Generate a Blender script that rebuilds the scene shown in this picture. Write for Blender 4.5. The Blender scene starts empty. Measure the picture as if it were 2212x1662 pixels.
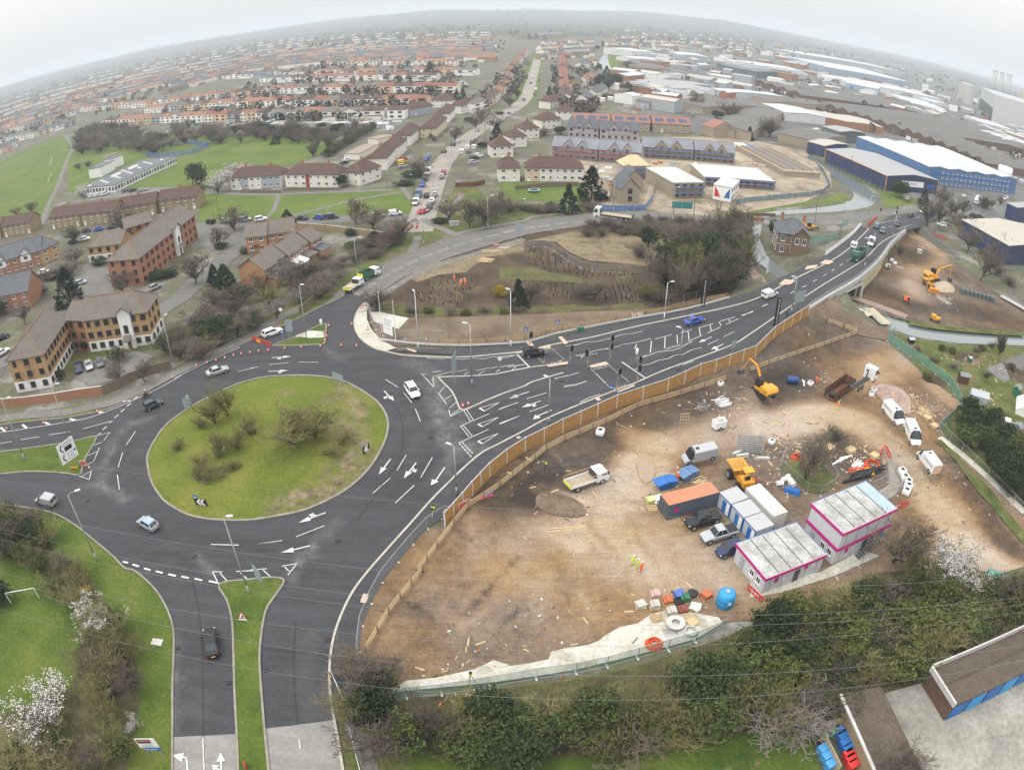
import bpy,math,random
import numpy as np
from mathutils import Vector,Matrix
from mathutils.geometry import delaunay_2d_cdt
SC=bpy.context.scene
COL=SC.collection
R=math.radians
PI=math.pi
# camera (drone, wide lens with barrel distortion)
FL,FA,PIT,ROL,CAMH=1532.5,0.01918,R(30.518),R(0.1446),63.0
cam=bpy.data.cameras.new('camera')
co=bpy.data.objects.new('camera',cam);COL.objects.link(co);SC.camera=co
cam.type='PANO'
cam.panorama_type='FISHEYE_LENS_POLYNOMIAL'
cam.sensor_fit='HORIZONTAL'
cam.sensor_width=36.0
_s=36.0/2212.0
cam.fisheye_fov=R(170)
cam.fisheye_polynomial_k0=0.0
cam.fisheye_polynomial_k1=-1.0/(FL*_s)
cam.fisheye_polynomial_k2=0.0
cam.fisheye_polynomial_k3=-FA/(FL*1e6*_s**3)
cam.fisheye_polynomial_k4=0.0
cam.clip_start=0.5
cam.clip_end=60000.0
co.matrix_world=Matrix.Translation((0,0,CAMH))@Matrix.Rotation(R(90)-PIT,4,'X')@Matrix.Rotation(-ROL,4,'Z')
# overcast sky
SUN_EL,SUN_AZ=R(56),R(240)
w=bpy.data.worlds.new('World');SC.world=w;w.use_nodes=True
nt=w.node_tree;nt.nodes.clear()
def wn(t,**k):
 n=nt.nodes.new(t)
 for a,b in k.items():setattr(n,a,b)
 return n
sky=wn('ShaderNodeTexSky',sky_type='NISHITA',sun_disc=False,sun_elevation=SUN_EL,sun_rotation=SUN_AZ,air_density=1.0,dust_density=6.0,ozone_density=1.0)
hs=wn('ShaderNodeHueSaturation');hs.inputs['Saturation'].default_value=0.35
nt.links.new(sky.outputs[0],hs.inputs['Color'])
tc=wn('ShaderNodeTexCoord');sx=wn('ShaderNodeSeparateXYZ');nt.links.new(tc.outputs['Generated'],sx.inputs[0])
mr=wn('ShaderNodeMapRange');mr.inputs[1].default_value=0.0;mr.inputs[2].default_value=1.0
mr.inputs[3].default_value=7.0;mr.inputs[4].default_value=23.5
nt.links.new(sx.outputs[2],mr.inputs[0])
cb=wn('ShaderNodeVectorMath',operation='SCALE');cb.inputs[0].default_value=(0.985,0.992,1.0)
nt.links.new(mr.outputs[0],cb.inputs['Scale'])
ad=wn('ShaderNodeMix',data_type='RGBA');ad.inputs[0].default_value=0.12
nt.links.new(cb.outputs[0],ad.inputs[6]);nt.links.new(hs.outputs[0],ad.inputs[7])
bg=wn('ShaderNodeBackground');bg.inputs[1].default_value=0.12
nt.links.new(ad.outputs[2],bg.inputs[0])
wo=wn('ShaderNodeOutputWorld');nt.links.new(bg.outputs[0],wo.inputs[0])
sl=bpy.data.lights.new('sun','SUN');sl.energy=1.5;sl.angle=R(11);sl.color=(1.0,0.96,0.9)
so=bpy.data.objects.new('sun',sl);COL.objects.link(so)
_d=Vector((math.sin(SUN_AZ)*math.cos(SUN_EL),math.cos(SUN_AZ)*math.cos(SUN_EL),math.sin(SUN_EL)))
so.rotation_euler=_d.to_track_quat('Z','Y').to_euler()
SC.view_settings.view_transform='Standard'
SC.view_settings.look='None'
SC.view_settings.exposure=0.05
SC.view_settings.gamma=1.0
SC.cycles.max_bounces=4
SC.cycles.diffuse_bounces=2
SC.cycles.glossy_bounces=2
SC.cycles.transparent_max_bounces=8
SC.cycles.volume_bounces=0
# photograph <-> place
def ray(x,y):
 x-=1106;y=831-y;r=math.hypot(x,y)+1e-9
 th=r/FL*(1+FA*(r/1000)**2);s=math.sin(th)/r
 a,b,c=x*s,y*s,math.cos(th)
 X=a*math.cos(ROL)-b*math.sin(ROL);U=a*math.sin(ROL)+b*math.cos(ROL)
 cp,sp=math.cos(PIT),math.sin(PIT)
 return X,c*cp+U*sp,-c*sp+U*cp
def at(x,y,z=0.0):
 v=ray(x,y);k=(CAMH-z)/max(1e-4,-v[2])
 return(v[0]*k,v[1]*k)
def T(cr,s):
 """points read in one of 16 enlarged crops -> picture points"""
 if isinstance(s,str):s=[float(q)for q in s.split()]
 ox=(0,540,1080,1618)[int(cr[0])];oy=(0,405,810,1230)[int(cr[1])]
 return[(ox+s[i]*.2685,oy+s[i+1]*.2685)for i in range(0,len(s),2)]
def D(s):
 s=[float(q)for q in s.split()]
 return[(s[i],s[i+1])for i in range(0,len(s),2)]
def G(pts,z=0.0):return[at(x,y,z)for x,y in pts]
def resample(p,step,closed=False):
 p=list(p)+([p[0]]if closed else[])
 out=[]
 for(a,b)in zip(p[:-1],p[1:]):
  n=max(1,int(math.dist(a,b)/step))
  out+=[tuple(a[k]+(b[k]-a[k])*i/n for k in range(len(a)))for i in range(n)]
 return out if closed else out+[tuple(p[-1])]
def smooth(p,n=6,closed=False):
 """Catmull-Rom through the points"""
 P=list(p);m=len(P);out=[]
 for i in range(m if closed else m-1):
  g=lambda j:P[j%m]if closed else P[max(0,min(m-1,j))]
  a,b,c,d=g(i-1),g(i),g(i+1),g(i+2)
  for k in range(n):
   t=k/n
   out.append(tuple(.5*((2*b[q])+(c[q]-a[q])*t+(2*a[q]-5*b[q]+4*c[q]-d[q])*t*t+(3*b[q]-a[q]-3*c[q]+d[q])*t**3)for q in range(len(b))))
 if not closed:out.append(tuple(P[-1]))
 return out
def offset(p,d):
 out=[]
 for i in range(len(p)):
  a=p[max(0,i-1)];b=p[min(len(p)-1,i+1)]
  l=math.hypot(b[0]-a[0],b[1]-a[1])+1e-9
  out.append((p[i][0]-(b[1]-a[1])/l*d,p[i][1]+(b[0]-a[0])/l*d)+tuple(p[i][2:]))
 return out
def poly_dist(P,poly,closed=True):
 """numpy: signed distance (negative inside) of points P (n,2) to a polygon"""
 P=np.asarray(P,float);V=np.asarray(poly,float)
 d=np.full(len(P),1e18);ins=np.zeros(len(P),bool)
 n=len(V)
 for i in range(n if closed else n-1):
  a,b=V[i],V[(i+1)%n];e=b-a
  t=np.clip(((P-a)@e)/(e@e+1e-12),0,1)
  q=P-a-t[:,None]*e
  d=np.minimum(d,(q*q).sum(1))
  if closed:
   c=((a[1]>P[:,1])!=(b[1]>P[:,1]))
   xi=a[0]+(P[:,1]-a[1])*e[0]/(e[1]if abs(e[1])>1e-12 else 1e-12)
   ins^=c&(P[:,0]<xi)
 d=np.sqrt(d)
 return np.where(ins,-d,d)if closed else d
def inside(p,poly):return poly_dist([p],poly)[0]<0
# materials
MATS={}
def nodes(name,rough=.8,spec=.3,metal=0.0):
 m=bpy.data.materials.new(name);m.use_nodes=True
 t=m.node_tree;b=t.nodes['Principled BSDF']
 b.inputs['Roughness'].default_value=rough;b.inputs['Specular IOR Level'].default_value=spec;b.inputs['Metallic'].default_value=metal
 MATS[name]=m
 return m,t,b
def c4(c):return(c[0],c[1],c[2],1.0)
def N(t,ty,**k):
 n=t.nodes.new(ty)
 for a,b in k.items():setattr(n,a,b)
 return n
def noise(t,scale,detail=4,rough=.6,coord=None,dist=0.0,stretch=None):
 n=N(t,'ShaderNodeTexNoise');n.inputs['Scale'].default_value=scale;n.inputs['Detail'].default_value=detail
 n.inputs['Roughness'].default_value=rough;n.inputs['Distortion'].default_value=dist
 if coord is None:
  g=N(t,'ShaderNodeNewGeometry');coord=g.outputs['Position']
 if stretch:
  mp=N(t,'ShaderNodeMapping');mp.inputs['Rotation'].default_value=(0,0,stretch[0]);mp.inputs['Scale'].default_value=stretch[1]
  t.links.new(coord,mp.inputs[0]);coord=mp.outputs[0]
 t.links.new(coord,n.inputs['Vector'])
 return n.outputs['Fac']
def ramp(t,fac,stops):
 r=N(t,'ShaderNodeValToRGB');e=r.color_ramp.elements
 while len(e)<len(stops):e.new(.5)
 for k,(p,c)in enumerate(stops):e[k].position=p;e[k].color=c4(c)if not isinstance(c,(int,float))else(c,c,c,1)
 t.links.new(fac,r.inputs[0]);return r.outputs[0]
def mix(t,fac,a,b,mode='MIX'):
 m=N(t,'ShaderNodeMix',data_type='RGBA',blend_type=mode)
 for i,v in((0,fac),(6,a),(7,b)):
  if isinstance(v,(int,float)):m.inputs[i].default_value=v
  elif isinstance(v,(tuple,list)):m.inputs[i].default_value=c4(v)
  else:t.links.new(v,m.inputs[i])
 return m.outputs[2]
def bump(t,b,h,dist=.1,s=.5):
 n=N(t,'ShaderNodeBump');n.inputs['Distance'].default_value=dist;n.inputs['Strength'].default_value=s
 t.links.new(h,n.inputs['Height']);t.links.new(n.outputs[0],b.inputs['Normal'])
def plain(name,c,rough=.6,spec=.3,metal=0.0,var=.12,scale=1.5):
 """one colour with slight wear"""
 if name in MATS:return MATS[name]
 m,t,b=nodes(name,rough,spec,metal)
 tcn=N(t,'ShaderNodeTexCoord');f=noise(t,scale,4,.65,tcn.outputs['Object'])
 lo=tuple(q*(1-var)for q in c);hi=tuple(min(1,q*(1+var))for q in c)
 t.links.new(ramp(t,f,[(.3,lo),(.7,hi)]),b.inputs['Base Color'])
 return m
def mottled(name,cols,scale,rough=.95,fine=None,fine_amt=.35,bmp=0,stretch=None,patch=None,spec=.15):
 """ground: large blotches of cols (dark->light), fine grain on top, optional second patchwork colour (colour, scale, lo, hi)"""
 m,t,b=nodes(name,rough,spec)
 f=noise(t,scale,5,.62,stretch=stretch)
 k=len(cols);col=ramp(t,f,[(.3+.4*i/max(1,k-1),c)for i,c in enumerate(cols)])
 for pt in(patch or[]):
  pf=noise(t,pt[1],5,.65)
  col=mix(t,ramp(t,pf,[(pt[2],0.0),(pt[3],1.0)]),col,pt[0])
 if fine:
  g=noise(t,fine,3,.7)
  col=mix(t,fine_amt,col,ramp(t,g,[(.3,(.25,.25,.25)),(.7,(.9,.9,.9))]),'OVERLAY')
  if bmp:bump(t,b,g,bmp)
 t.links.new(col,b.inputs['Base Color'])
 return m
# mesh builder
class MB:
 def __init__(s):s.v=[];s.f=[];s.m=[]
 def add(s,vs,fs,mi=0):
  n=len(s.v);s.v+=[tuple(q)for q in vs];s.f+=[tuple(i+n for i in f)for f in fs];s.m+=[mi]*len(fs);return s
 def quad(s,a,b,c,d,mi=0):return s.add([a,b,c,d],[(0,1,2,3)],mi)
 def box(s,cx,cy,z,lx,ly,h,rz=0,mi=0,tx=1.0,ty=1.0,bottom=True):
  c,n=math.cos(rz),math.sin(rz);vs=[]
  for zz,kx,ky in((z,1,1),(z+h,tx,ty)):
   for sx_,sy in((-1,-1),(1,-1),(1,1),(-1,1)):
    x,y=sx_*lx/2*kx,sy*ly/2*ky
    vs.append((cx+x*c-y*n,cy+x*n+y*c,zz))
  fs=[(4,5,6,7),(0,1,5,4),(1,2,6,5),(2,3,7,6),(3,0,4,7)]+([(3,2,1,0)]if bottom else[])
  return s.add(vs,fs,mi)
 def prism(s,pts,z0,z1,mi=0,top=True,bottom=False):
  n=len(pts)
  if sum(pts[i][0]*pts[(i+1)%n][1]-pts[(i+1)%n][0]*pts[i][1]for i in range(n))<0:pts=pts[::-1]
  vs=[(p[0],p[1],z0)for p in pts]+[(p[0],p[1],z1)for p in pts]
  fs=[(i,(i+1)%n,n+(i+1)%n,n+i)for i in range(n)]
  if top:fs.append(tuple(range(n,2*n)))
  if bottom:fs.append(tuple(range(n-1,-1,-1)))
  return s.add(vs,fs,mi)
 def side(s,prof,y0,y1,mi=0):
  """outline in x,z extruded across y"""
  n=len(prof)
  if sum(prof[i][0]*prof[(i+1)%n][1]-prof[(i+1)%n][0]*prof[i][1]for i in range(n))<0:prof=prof[::-1]
  vs=[(p[0],y0,p[1])for p in prof]+[(p[0],y1,p[1])for p in prof]
  fs=[(n+i,n+(i+1)%n,(i+1)%n,i)for i in range(n)]+[tuple(range(n)),tuple(range(2*n-1,n-1,-1))]
  return s.add(vs,fs,mi)
 def loft(s,rings,mi=0,cap=True,closed=True):
  n=len(rings[0]);vs=[p for r in rings for p in r];fs=[]
  for k in range(len(rings)-1):
   for i in range(n if closed else n-1):
    j=(i+1)%n;fs.append((k*n+i,k*n+j,(k+1)*n+j,(k+1)*n+i))
  if cap:fs+=[tuple(range(n-1,-1,-1)),tuple(range((len(rings)-1)*n,len(rings)*n))]
  return s.add(vs,fs,mi)
 def tube(s,a,b,r,n=6,r2=None,mi=0,cap=True):
  a=Vector(a);b=Vector(b);d=b-a
  if d.length<1e-6:return s
  u=d.orthogonal().normalized();v=d.normalized().cross(u);r2=r if r2 is None else r2
  rg=[[tuple(p+(u*math.cos(2*PI*i/n)+v*math.sin(2*PI*i/n))*q)for i in range(n)]for p,q in((a,r),(b,r2))]
  return s.loft(rg,mi,cap)
 def path(s,pts,r,n=5,mi=0):
  for a,b in zip(pts[:-1],pts[1:]):s.tube(a,b,r,n,mi=mi)
  return s
 def cyl(s,x,y,z,r,h,n=12,r2=None,mi=0):return s.tube((x,y,z),(x,y,z+h),r,n,r2,mi)
 def lathe(s,prof,n=14,x=0,y=0,mi=0):
  return s.loft([[(x+r*math.cos(2*PI*i/n),y+r*math.sin(2*PI*i/n),z)for i in range(n)]for r,z in prof],mi)
 def gable(s,cx,cy,L,W,z0,z1,rz=0,oh=.35,mi=0,th=.18,hip0=0.0,hip1=0.0):
  """pitched roof slab along local x; hip0/hip1 pull the ridge in at either end"""
  c,n=math.cos(rz),math.sin(rz);l,w_=L/2+oh,W/2+oh
  zz=z0-oh*(z1-z0)/(W/2)
  P=[(-l,-w_,zz),(l,-w_,zz),(l,w_,zz),(-l,w_,zz),(-l+hip0,0,z1),(l-hip1,0,z1)]
  Q=[(x,y,z+th)for x,y,z in P]
  tr=lambda p:(cx+p[0]*c-p[1]*n,cy+p[0]*n+p[1]*c,p[2])
  vs=[tr(p)for p in P+Q]
  fs=[(6,7,11,10),(8,9,10,11),(1,0,4,5),(3,2,5,4),(0,1,7,6),(2,3,9,8)]
  fs+=[(9,6,10),(0,3,4),(3,0,6,9)]if hip0 else[(0,4,10,6),(4,3,9,10)]
  fs+=[(7,8,11),(2,1,5),(1,2,8,7)]if hip1 else[(5,1,7,11),(2,5,11,8)]
  return s.add(vs,fs,mi)
 def walls(s,cx,cy,L,W,z0,z1,zr=None,rz=0,mi=0,hip0=0.0,hip1=0.0):
  """box of walls; gables rise to zr at unhipped ends"""
  s.box(cx,cy,z0,L,W,z1-z0,rz,mi)
  c,n=math.cos(rz),math.sin(rz)
  if zr:
   for e,hp in((-1,hip0),(1,hip1)):
    if hp==0:
     P=[(e*L/2,-W/2,z1),(e*L/2,W/2,z1),(e*L/2,0,zr),(e*(L/2-.25),-W/2,z1),(e*(L/2-.25),W/2,z1),(e*(L/2-.25),0,zr)]
     vs=[(cx+x*c-y*n,cy+x*n+y*c,z)for x,y,z in P]
     s.add(vs,[(0,1,2)if e>0 else(1,0,2),(4,3,5)if e>0 else(3,4,5),(0,2,5,3),(2,1,4,5)],mi)
  return s
 def mesh(s,name,mats,sm=False):
  me=bpy.data.meshes.new(name);me.from_pydata(s.v,[],s.f)
  for m in(mats if isinstance(mats,(list,tuple))else[mats]):me.materials.append(m)
  if any(s.m):me.polygons.foreach_set('material_index',s.m)
  if sm:me.polygons.foreach_set('use_smooth',[True]*len(s.f))
  me.update();return me
 def build(s,name,mats,parent=None,sm=False,loc=None,rz=None):
  return obj(name,s.mesh(name,mats,sm),parent,loc,rz)
def obj(name,me,parent=None,loc=None,rz=None):
 o=bpy.data.objects.new(name,me);COL.objects.link(o)
 if parent:o.parent=parent
 if loc:o.location=loc
 if rz is not None:o.rotation_euler=(0,0,rz)
 return o
def bx(name,m,parent,*a,**k):
 mb=MB();mb.box(*a,**k);return mb.build(name,m,parent)
def tag(o,label=None,cat=None,group=None,kind=None):
 if label:o['label']=label
 if cat:o['category']=cat
 if group:o['group']=group
 if kind:o['kind']=kind
 return o
def thing(name,label,cat,loc=(0,0,0),rz=0.0,group=None):
 o=bpy.data.objects.new(name,None);COL.objects.link(o);o.empty_display_size=.1
 o.location=loc;o.rotation_euler=(0,0,rz)
 return tag(o,label,cat,group)
def struct(name,mb,m,sm=False):return tag(mb.build(name,m,sm=sm),kind='structure')
def many(name,me,parent,locs,rz=0.0):
 """one object per piece, all sharing a mesh; past 100 the rest become one part"""
 L=list(locs)
 for p in L[:100]:obj(name,me,parent,p,rz)
 if len(L)>100:
  v=np.array([q.co[:]for q in me.vertices]);mb=MB()
  for p in L[100:]:mb.add((v+np.array(p)).tolist(),[tuple(f.vertices)for f in me.polygons])
  o=mb.build(name+'_run',me.materials[0],parent);o['kind']='stuff'
KIDS={}
def kids(o):
 k=KIDS.get(o.name)
 if k is None:k=KIDS[o.name]=list(o.children)
 return k
def dup(src,loc,rz=0.0,label=None,group=None,sc=None,mats=None):
 """a copy of a thing, its parts and sub-parts; mats = {part name: material for its first slot}"""
 def rec(o,par):
  c=o.copy();COL.objects.link(c);c.parent=par
  nm=o.name.split('.')[0]
  if mats and nm in mats and c.type=='MESH':
   c.material_slots[0].link='OBJECT';c.material_slots[0].material=mats[nm]
  for ch in kids(o):rec(ch,c)
  return c
 r=rec(src,None);r.location=loc;r.rotation_euler=(0,0,rz)
 if sc:r.scale=sc if isinstance(sc,(tuple,list))else(sc,sc,sc)
 if label:r['label']=label
 if group:r['group']=group
 return r
ORD='first second third fourth fifth sixth seventh eighth ninth tenth eleventh twelfth thirteenth fourteenth fifteenth sixteenth seventeenth eighteenth nineteenth twentieth twenty-first twenty-second twenty-third twenty-fourth twenty-fifth twenty-sixth twenty-seventh twenty-eighth twenty-ninth thirtieth thirty-first thirty-second thirty-third thirty-fourth thirty-fifth thirty-sixth'.split()
def heading(a,b):return math.atan2(b[1]-a[1],b[0]-a[0])
def tube_curve(name,pts,r,mat):
 mb=MB();mb.path(pts,r,5);return mb.build(name,mat)
# lie of the land
_cl=[(1000,800,0),(1150,775,.1),(1300,748,.5),(1450,735,1.2),(1560,700,2.4),(1640,672,3.6),(1747,630,4.6),(1810,592,4.8),(1860,547,4.5),(1900,520,3.8),(1950,494,2.6),(2000,475,1.4),(2060,455,.5),(2130,435,0)]
CLW=np.array([at(x,y,z)+(z,)for x,y,z in _cl])
def hr(P):
 """height of the new road beside the nearest point of its centre line"""
 P=np.atleast_2d(np.asarray(P,float))[:,:2];best=np.full(len(P),1e18);h=np.zeros(len(P))
 for a,b in zip(CLW[:-1],CLW[1:]):
  e=b[:2]-a[:2];t=np.clip(((P-a[:2])@e)/(e@e),0,1)
  d=((P-a[:2]-t[:,None]*e)**2).sum(1);k=d<best
  best[k]=d[k];h[k]=(a[2]+t*(b[2]-a[2]))[k]
 return h
def on_road(x,y,off=0.0):
 z=0.0
 for _ in range(12):
  p=at(x,y,z+off);z=.5*z+.5*float(hr([p])[0])
 p=at(x,y,z+off);return(p[0],p[1],float(hr([p])[0])+off)
def RD(pts,off=0.0):return[on_road(x,y,off)for x,y in pts]
N_PAR=T('11','1090 1290 1270 1290 1500 1290 1800 1290')+T('21','100 1262 430 1205 730 1140 1090 1070 1480 1010 1850 905')+T('31','0 860 200 770 400 680 620 560 820 410 905 320')
S_FEN=T('12','1565 1220 1635 1145 1710 1060 1785 970 1855 895 1925 820 2062 710')+T('22','198 615 350 540 500 465 645 400 780 340 935 270')+T('21','1345 1645 1480 1585 1605 1525 1730 1490 1840 1450 1950 1410 2050 1375')+T('31','200 1220 340 1130 475 1040')
S_PAR=T('31','480 990 640 890 880 750 1050 600 1150 465 1265 362')
EMB=[p[:2]for p in RD(N_PAR)]+[p[:2]for p in RD(D('1930 470 1990 462 2040 470 1985 497'))]+[p[:2]for p in RD((S_FEN+S_PAR)[::-1])]
UNDER=G(D('1752 700 1858 646 1728 570 1630 622'))
YARD=G(D('1846 640 1960 512 1975 500 2060 560 2212 640 2212 760 1900 735'))
CANAL_E=G(T('31','2400 1225 2212 1210 1900 1190 1500 1150 1280 1105 1080 1048 1000 1005 720 880 480 790 320 690 240 640 150 560 95 440 108 320 122 258 122 215 230 195 430 188 600 170 760 145 830 115 850 85 835 30 800 0')+T('30','850 1570 800 1520 620 1400 490 1300 440 1230 475 1235 560 1300 700 1375 800 1430 950 1520 1050 1600')+T('31','1058 100 1040 130 985 165 850 195 640 212 400 222 240 230 140 252 2 258 2 320')+T('21','1945 330 1942 420 1970 500 2050 590 2150 665')+T('31','140 715 260 745 420 830 640 940 780 990 940 1075 1060 1125 1185 1185 1400 1230 1700 1272 2212 1292 2400 1310'),-.45)
def gz(P):
 P=np.atleast_2d(np.asarray(P,float))[:,:2];z=np.zeros(len(P))
 k=(P[:,0]>-10)&(P[:,0]<260)&(P[:,1]>40)&(P[:,1]<420)
 if not k.any():return z
 Q=P[k];h=hr(Q);d=poly_dist(Q,EMB)
 q=np.where(d<0,h-.12,np.maximum(h,0)*np.clip(1-d/(2.2*h+1.2),0,1))
 q=np.maximum(q,0*q-(0.0))
 for pg in(UNDER,YARD):q[poly_dist(Q,pg)<0]=0
 c=poly_dist(Q,CANAL_E)
 q=np.where(c<.5,np.minimum(q,-1.1*np.clip((.5-c)/.9,0,1)),q)
 for mx,my,mr_,mh in MOUNDS:
  dd=np.hypot(Q[:,0]-mx,Q[:,1]-my);q+=mh*np.clip(1-dd/mr_,0,1)**.8
 z[k]=q
 return z
MOUNDS=[]
for cr,s,r_,h_ in(('22','2010 210',4.2,1.5),('32','40 210',3.0,1.3),('32','1170 210',5.5,1.5),('32','1560 760',5,1.6),('32','1680 900',5,1.8),('32','1800 1080',5,1.6),('32','1900 1250',4,1.2),('31','1580 830',4,2.2),('31','1600 690',6,2.0),('31','1200 1200',4,.8),('32','1550 300',3,1.2),('21','1860 1560',3,.9)):
 p=G(T(cr,s))[0];MOUNDS.append((p[0],p[1],r_,h_))
def on_ground(x,y,off=0.0):
 z=0.0
 for _ in range(10):
  p=at(x,y,z+off);z=.5*z+.5*float(gz([p])[0])
 p=at(x,y,z+off);return(p[0],p[1],float(gz([p])[0])+off)
def flat(x,y,off=0.0):return at(x,y,off)+(off,)
GD=lambda cr,s:[on_ground(x,y)for x,y in T(cr,s)]
# ground colours
M_town=mottled('garden_ground',[(.065,.058,.046),(.105,.095,.074),(.095,.1,.052),(.17,.155,.135)],.09,fine=.9,patch=[((.065,.08,.038),.03,.54,.66),((.2,.185,.165),.06,.54,.64)])
M_far=mottled('far_fields',[(.04,.037,.034),(.055,.049,.044),(.07,.075,.045),(.1,.092,.07)],.0022,fine=.05,fine_amt=.5,patch=[((.04,.038,.03),.006,.46,.56)])
M_grass=mottled('grass_blades',[(.033,.058,.009),(.06,.09,.014),(.1,.112,.024)],.11,fine=2.2,fine_amt=.45,bmp=.15,patch=[((.15,.125,.05),.3,.62,.75)])
M_grassd=mottled('rough_grass',[(.04,.055,.014),(.075,.09,.023),(.12,.11,.045)],.2,fine=2.0,fine_amt=.55,bmp=.3,patch=[((.13,.1,.06),.13,.52,.66)])
M_lawn=mottled('park_grass',[(.055,.09,.016),(.08,.115,.022),(.11,.13,.032)],.05,fine=1.2,fine_amt=.35,bmp=.08,patch=[((.14,.13,.05),.12,.6,.75)])
M_island=mottled('island_grass',[(.06,.085,.012),(.1,.115,.018),(.145,.138,.028)],.13,fine=2.4,fine_amt=.5,bmp=.2,patch=[((.09,.12,.015),.06,.45,.7),((.16,.13,.05),.35,.64,.78)])
def asphalt(name,c,stops,streak=.25,fine=1.7):
 m,t,b=nodes(name,.85,.25)
 f=noise(t,.09,6,.7);g=noise(t,.35,5,.7);h=noise(t,fine,3,.75)
 col=mix(t,f,tuple(q*stops[0]for q in c),tuple(q*stops[1]for q in c))
 col=mix(t,ramp(t,g,[(.6,0.),(.8,.35)]),col,tuple(q*1.7 for q in c))
 s_=noise(t,.5,4,.7,stretch=(.5,(.05,1,1)))
 col=mix(t,streak,col,ramp(t,s_,[(.35,(.3,.3,.3)),(.65,(.72,.72,.72))]),'OVERLAY')
 col=mix(t,.3,col,ramp(t,h,[(.3,(.25,.25,.25)),(.7,(.8,.8,.8))]),'OVERLAY')
 t.links.new(col,b.inputs['Base Color']);return m
M_asph=asphalt('new_asphalt',(.043,.043,.0465),(.72,1.3),.4)
_t=M_asph.node_tree;_b=_t.nodes['Principled BSDF'];_src=_b.inputs['Base Color'].links[0].from_socket;_a=N(_t,'ShaderNodeAttribute',attribute_name='tone');_mm=N(_t,'ShaderNodeMath',operation='MULTIPLY')
_t.links.new(_a.outputs['Fac'],_mm.inputs[0]);_t.links.new(ramp(_t,noise(_t,.7,5,.75),[(.35,0.),(.65,1.)]),_mm.inputs[1]);_t.links.new(mix(_t,_mm.outputs[0],_src,(.19,.182,.167)),_b.inputs['Base Color'])
_n=N(_t,'ShaderNodeMath',operation='MULTIPLY',use_clamp=True);_t.links.new(_a.outputs['Fac'],_n.inputs[0]);_n.inputs[1].default_value=-1.0;_l=_b.inputs['Base Color'].links[0].from_socket;_t.links.new(mix(_t,_n.outputs[0],_l,(.018,.018,.02)),_b.inputs['Base Color'])
M_asph_new=asphalt('fresh_asphalt',(.043,.043,.046),(.7,1.4))
M_old=asphalt('worn_asphalt',(.205,.195,.178),(.85,1.15),.35)
M_oldroad=asphalt('old_road_asphalt',(.125,.118,.108),(.8,1.2),.3)
M_path=mottled('path_tarmac',[(.12,.115,.105),(.17,.16,.145)],.3,fine=2.5)
M_avenue=mottled('avenue_concrete',[(.2,.18,.155),(.27,.245,.21)],.12,fine=.8)
M_kerb=mottled('kerb_concrete',[(.3,.28,.23),(.42,.39,.33)],.6,fine=3)
M_kerb_old=mottled('old_kerb',[(.16,.145,.12),(.26,.24,.2)],.5,fine=3)
M_white=mottled('road_paint',[(.36,.36,.35),(.55,.55,.535)],1.2,rough=.6)
M_conc=mottled('pale_concrete',[(.28,.26,.21),(.4,.38,.32),(.46,.44,.385)],.25,fine=1.8,patch=[((.22,.19,.14),.12,.58,.7)])
M_yardc=mottled('yard_concrete',[(.17,.16,.138),(.23,.218,.185),(.29,.275,.24)],.2,fine=1.5,patch=[((.12,.115,.1),.11,.56,.7)])
M_ind=mottled('industrial_tarmac',[(.075,.073,.07),(.11,.107,.1),(.16,.155,.15)],.05,fine=.5,patch=[((.2,.19,.18),.02,.6,.7)])
M_planted=mottled('planted_earth',[(.036,.025,.017),(.06,.042,.028),(.095,.07,.045)],.16,fine=2.2,fine_amt=.5,bmp=.25,patch=[((.13,.115,.045),.09,.6,.72)])
M_bank=mottled('bank_earth',[(.085,.062,.043),(.13,.095,.066),(.17,.13,.092)],.14,fine=2.4,fine_amt=.55,bmp=.3,patch=[((.11,.1,.04),.1,.62,.75)])
M_dry=mottled('dry_grass',[(.12,.092,.055),(.19,.15,.092),(.095,.085,.04)],.22,fine=1.8,fine_amt=.6,bmp=.5,patch=[((.08,.06,.04),.1,.5,.65)])
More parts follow.
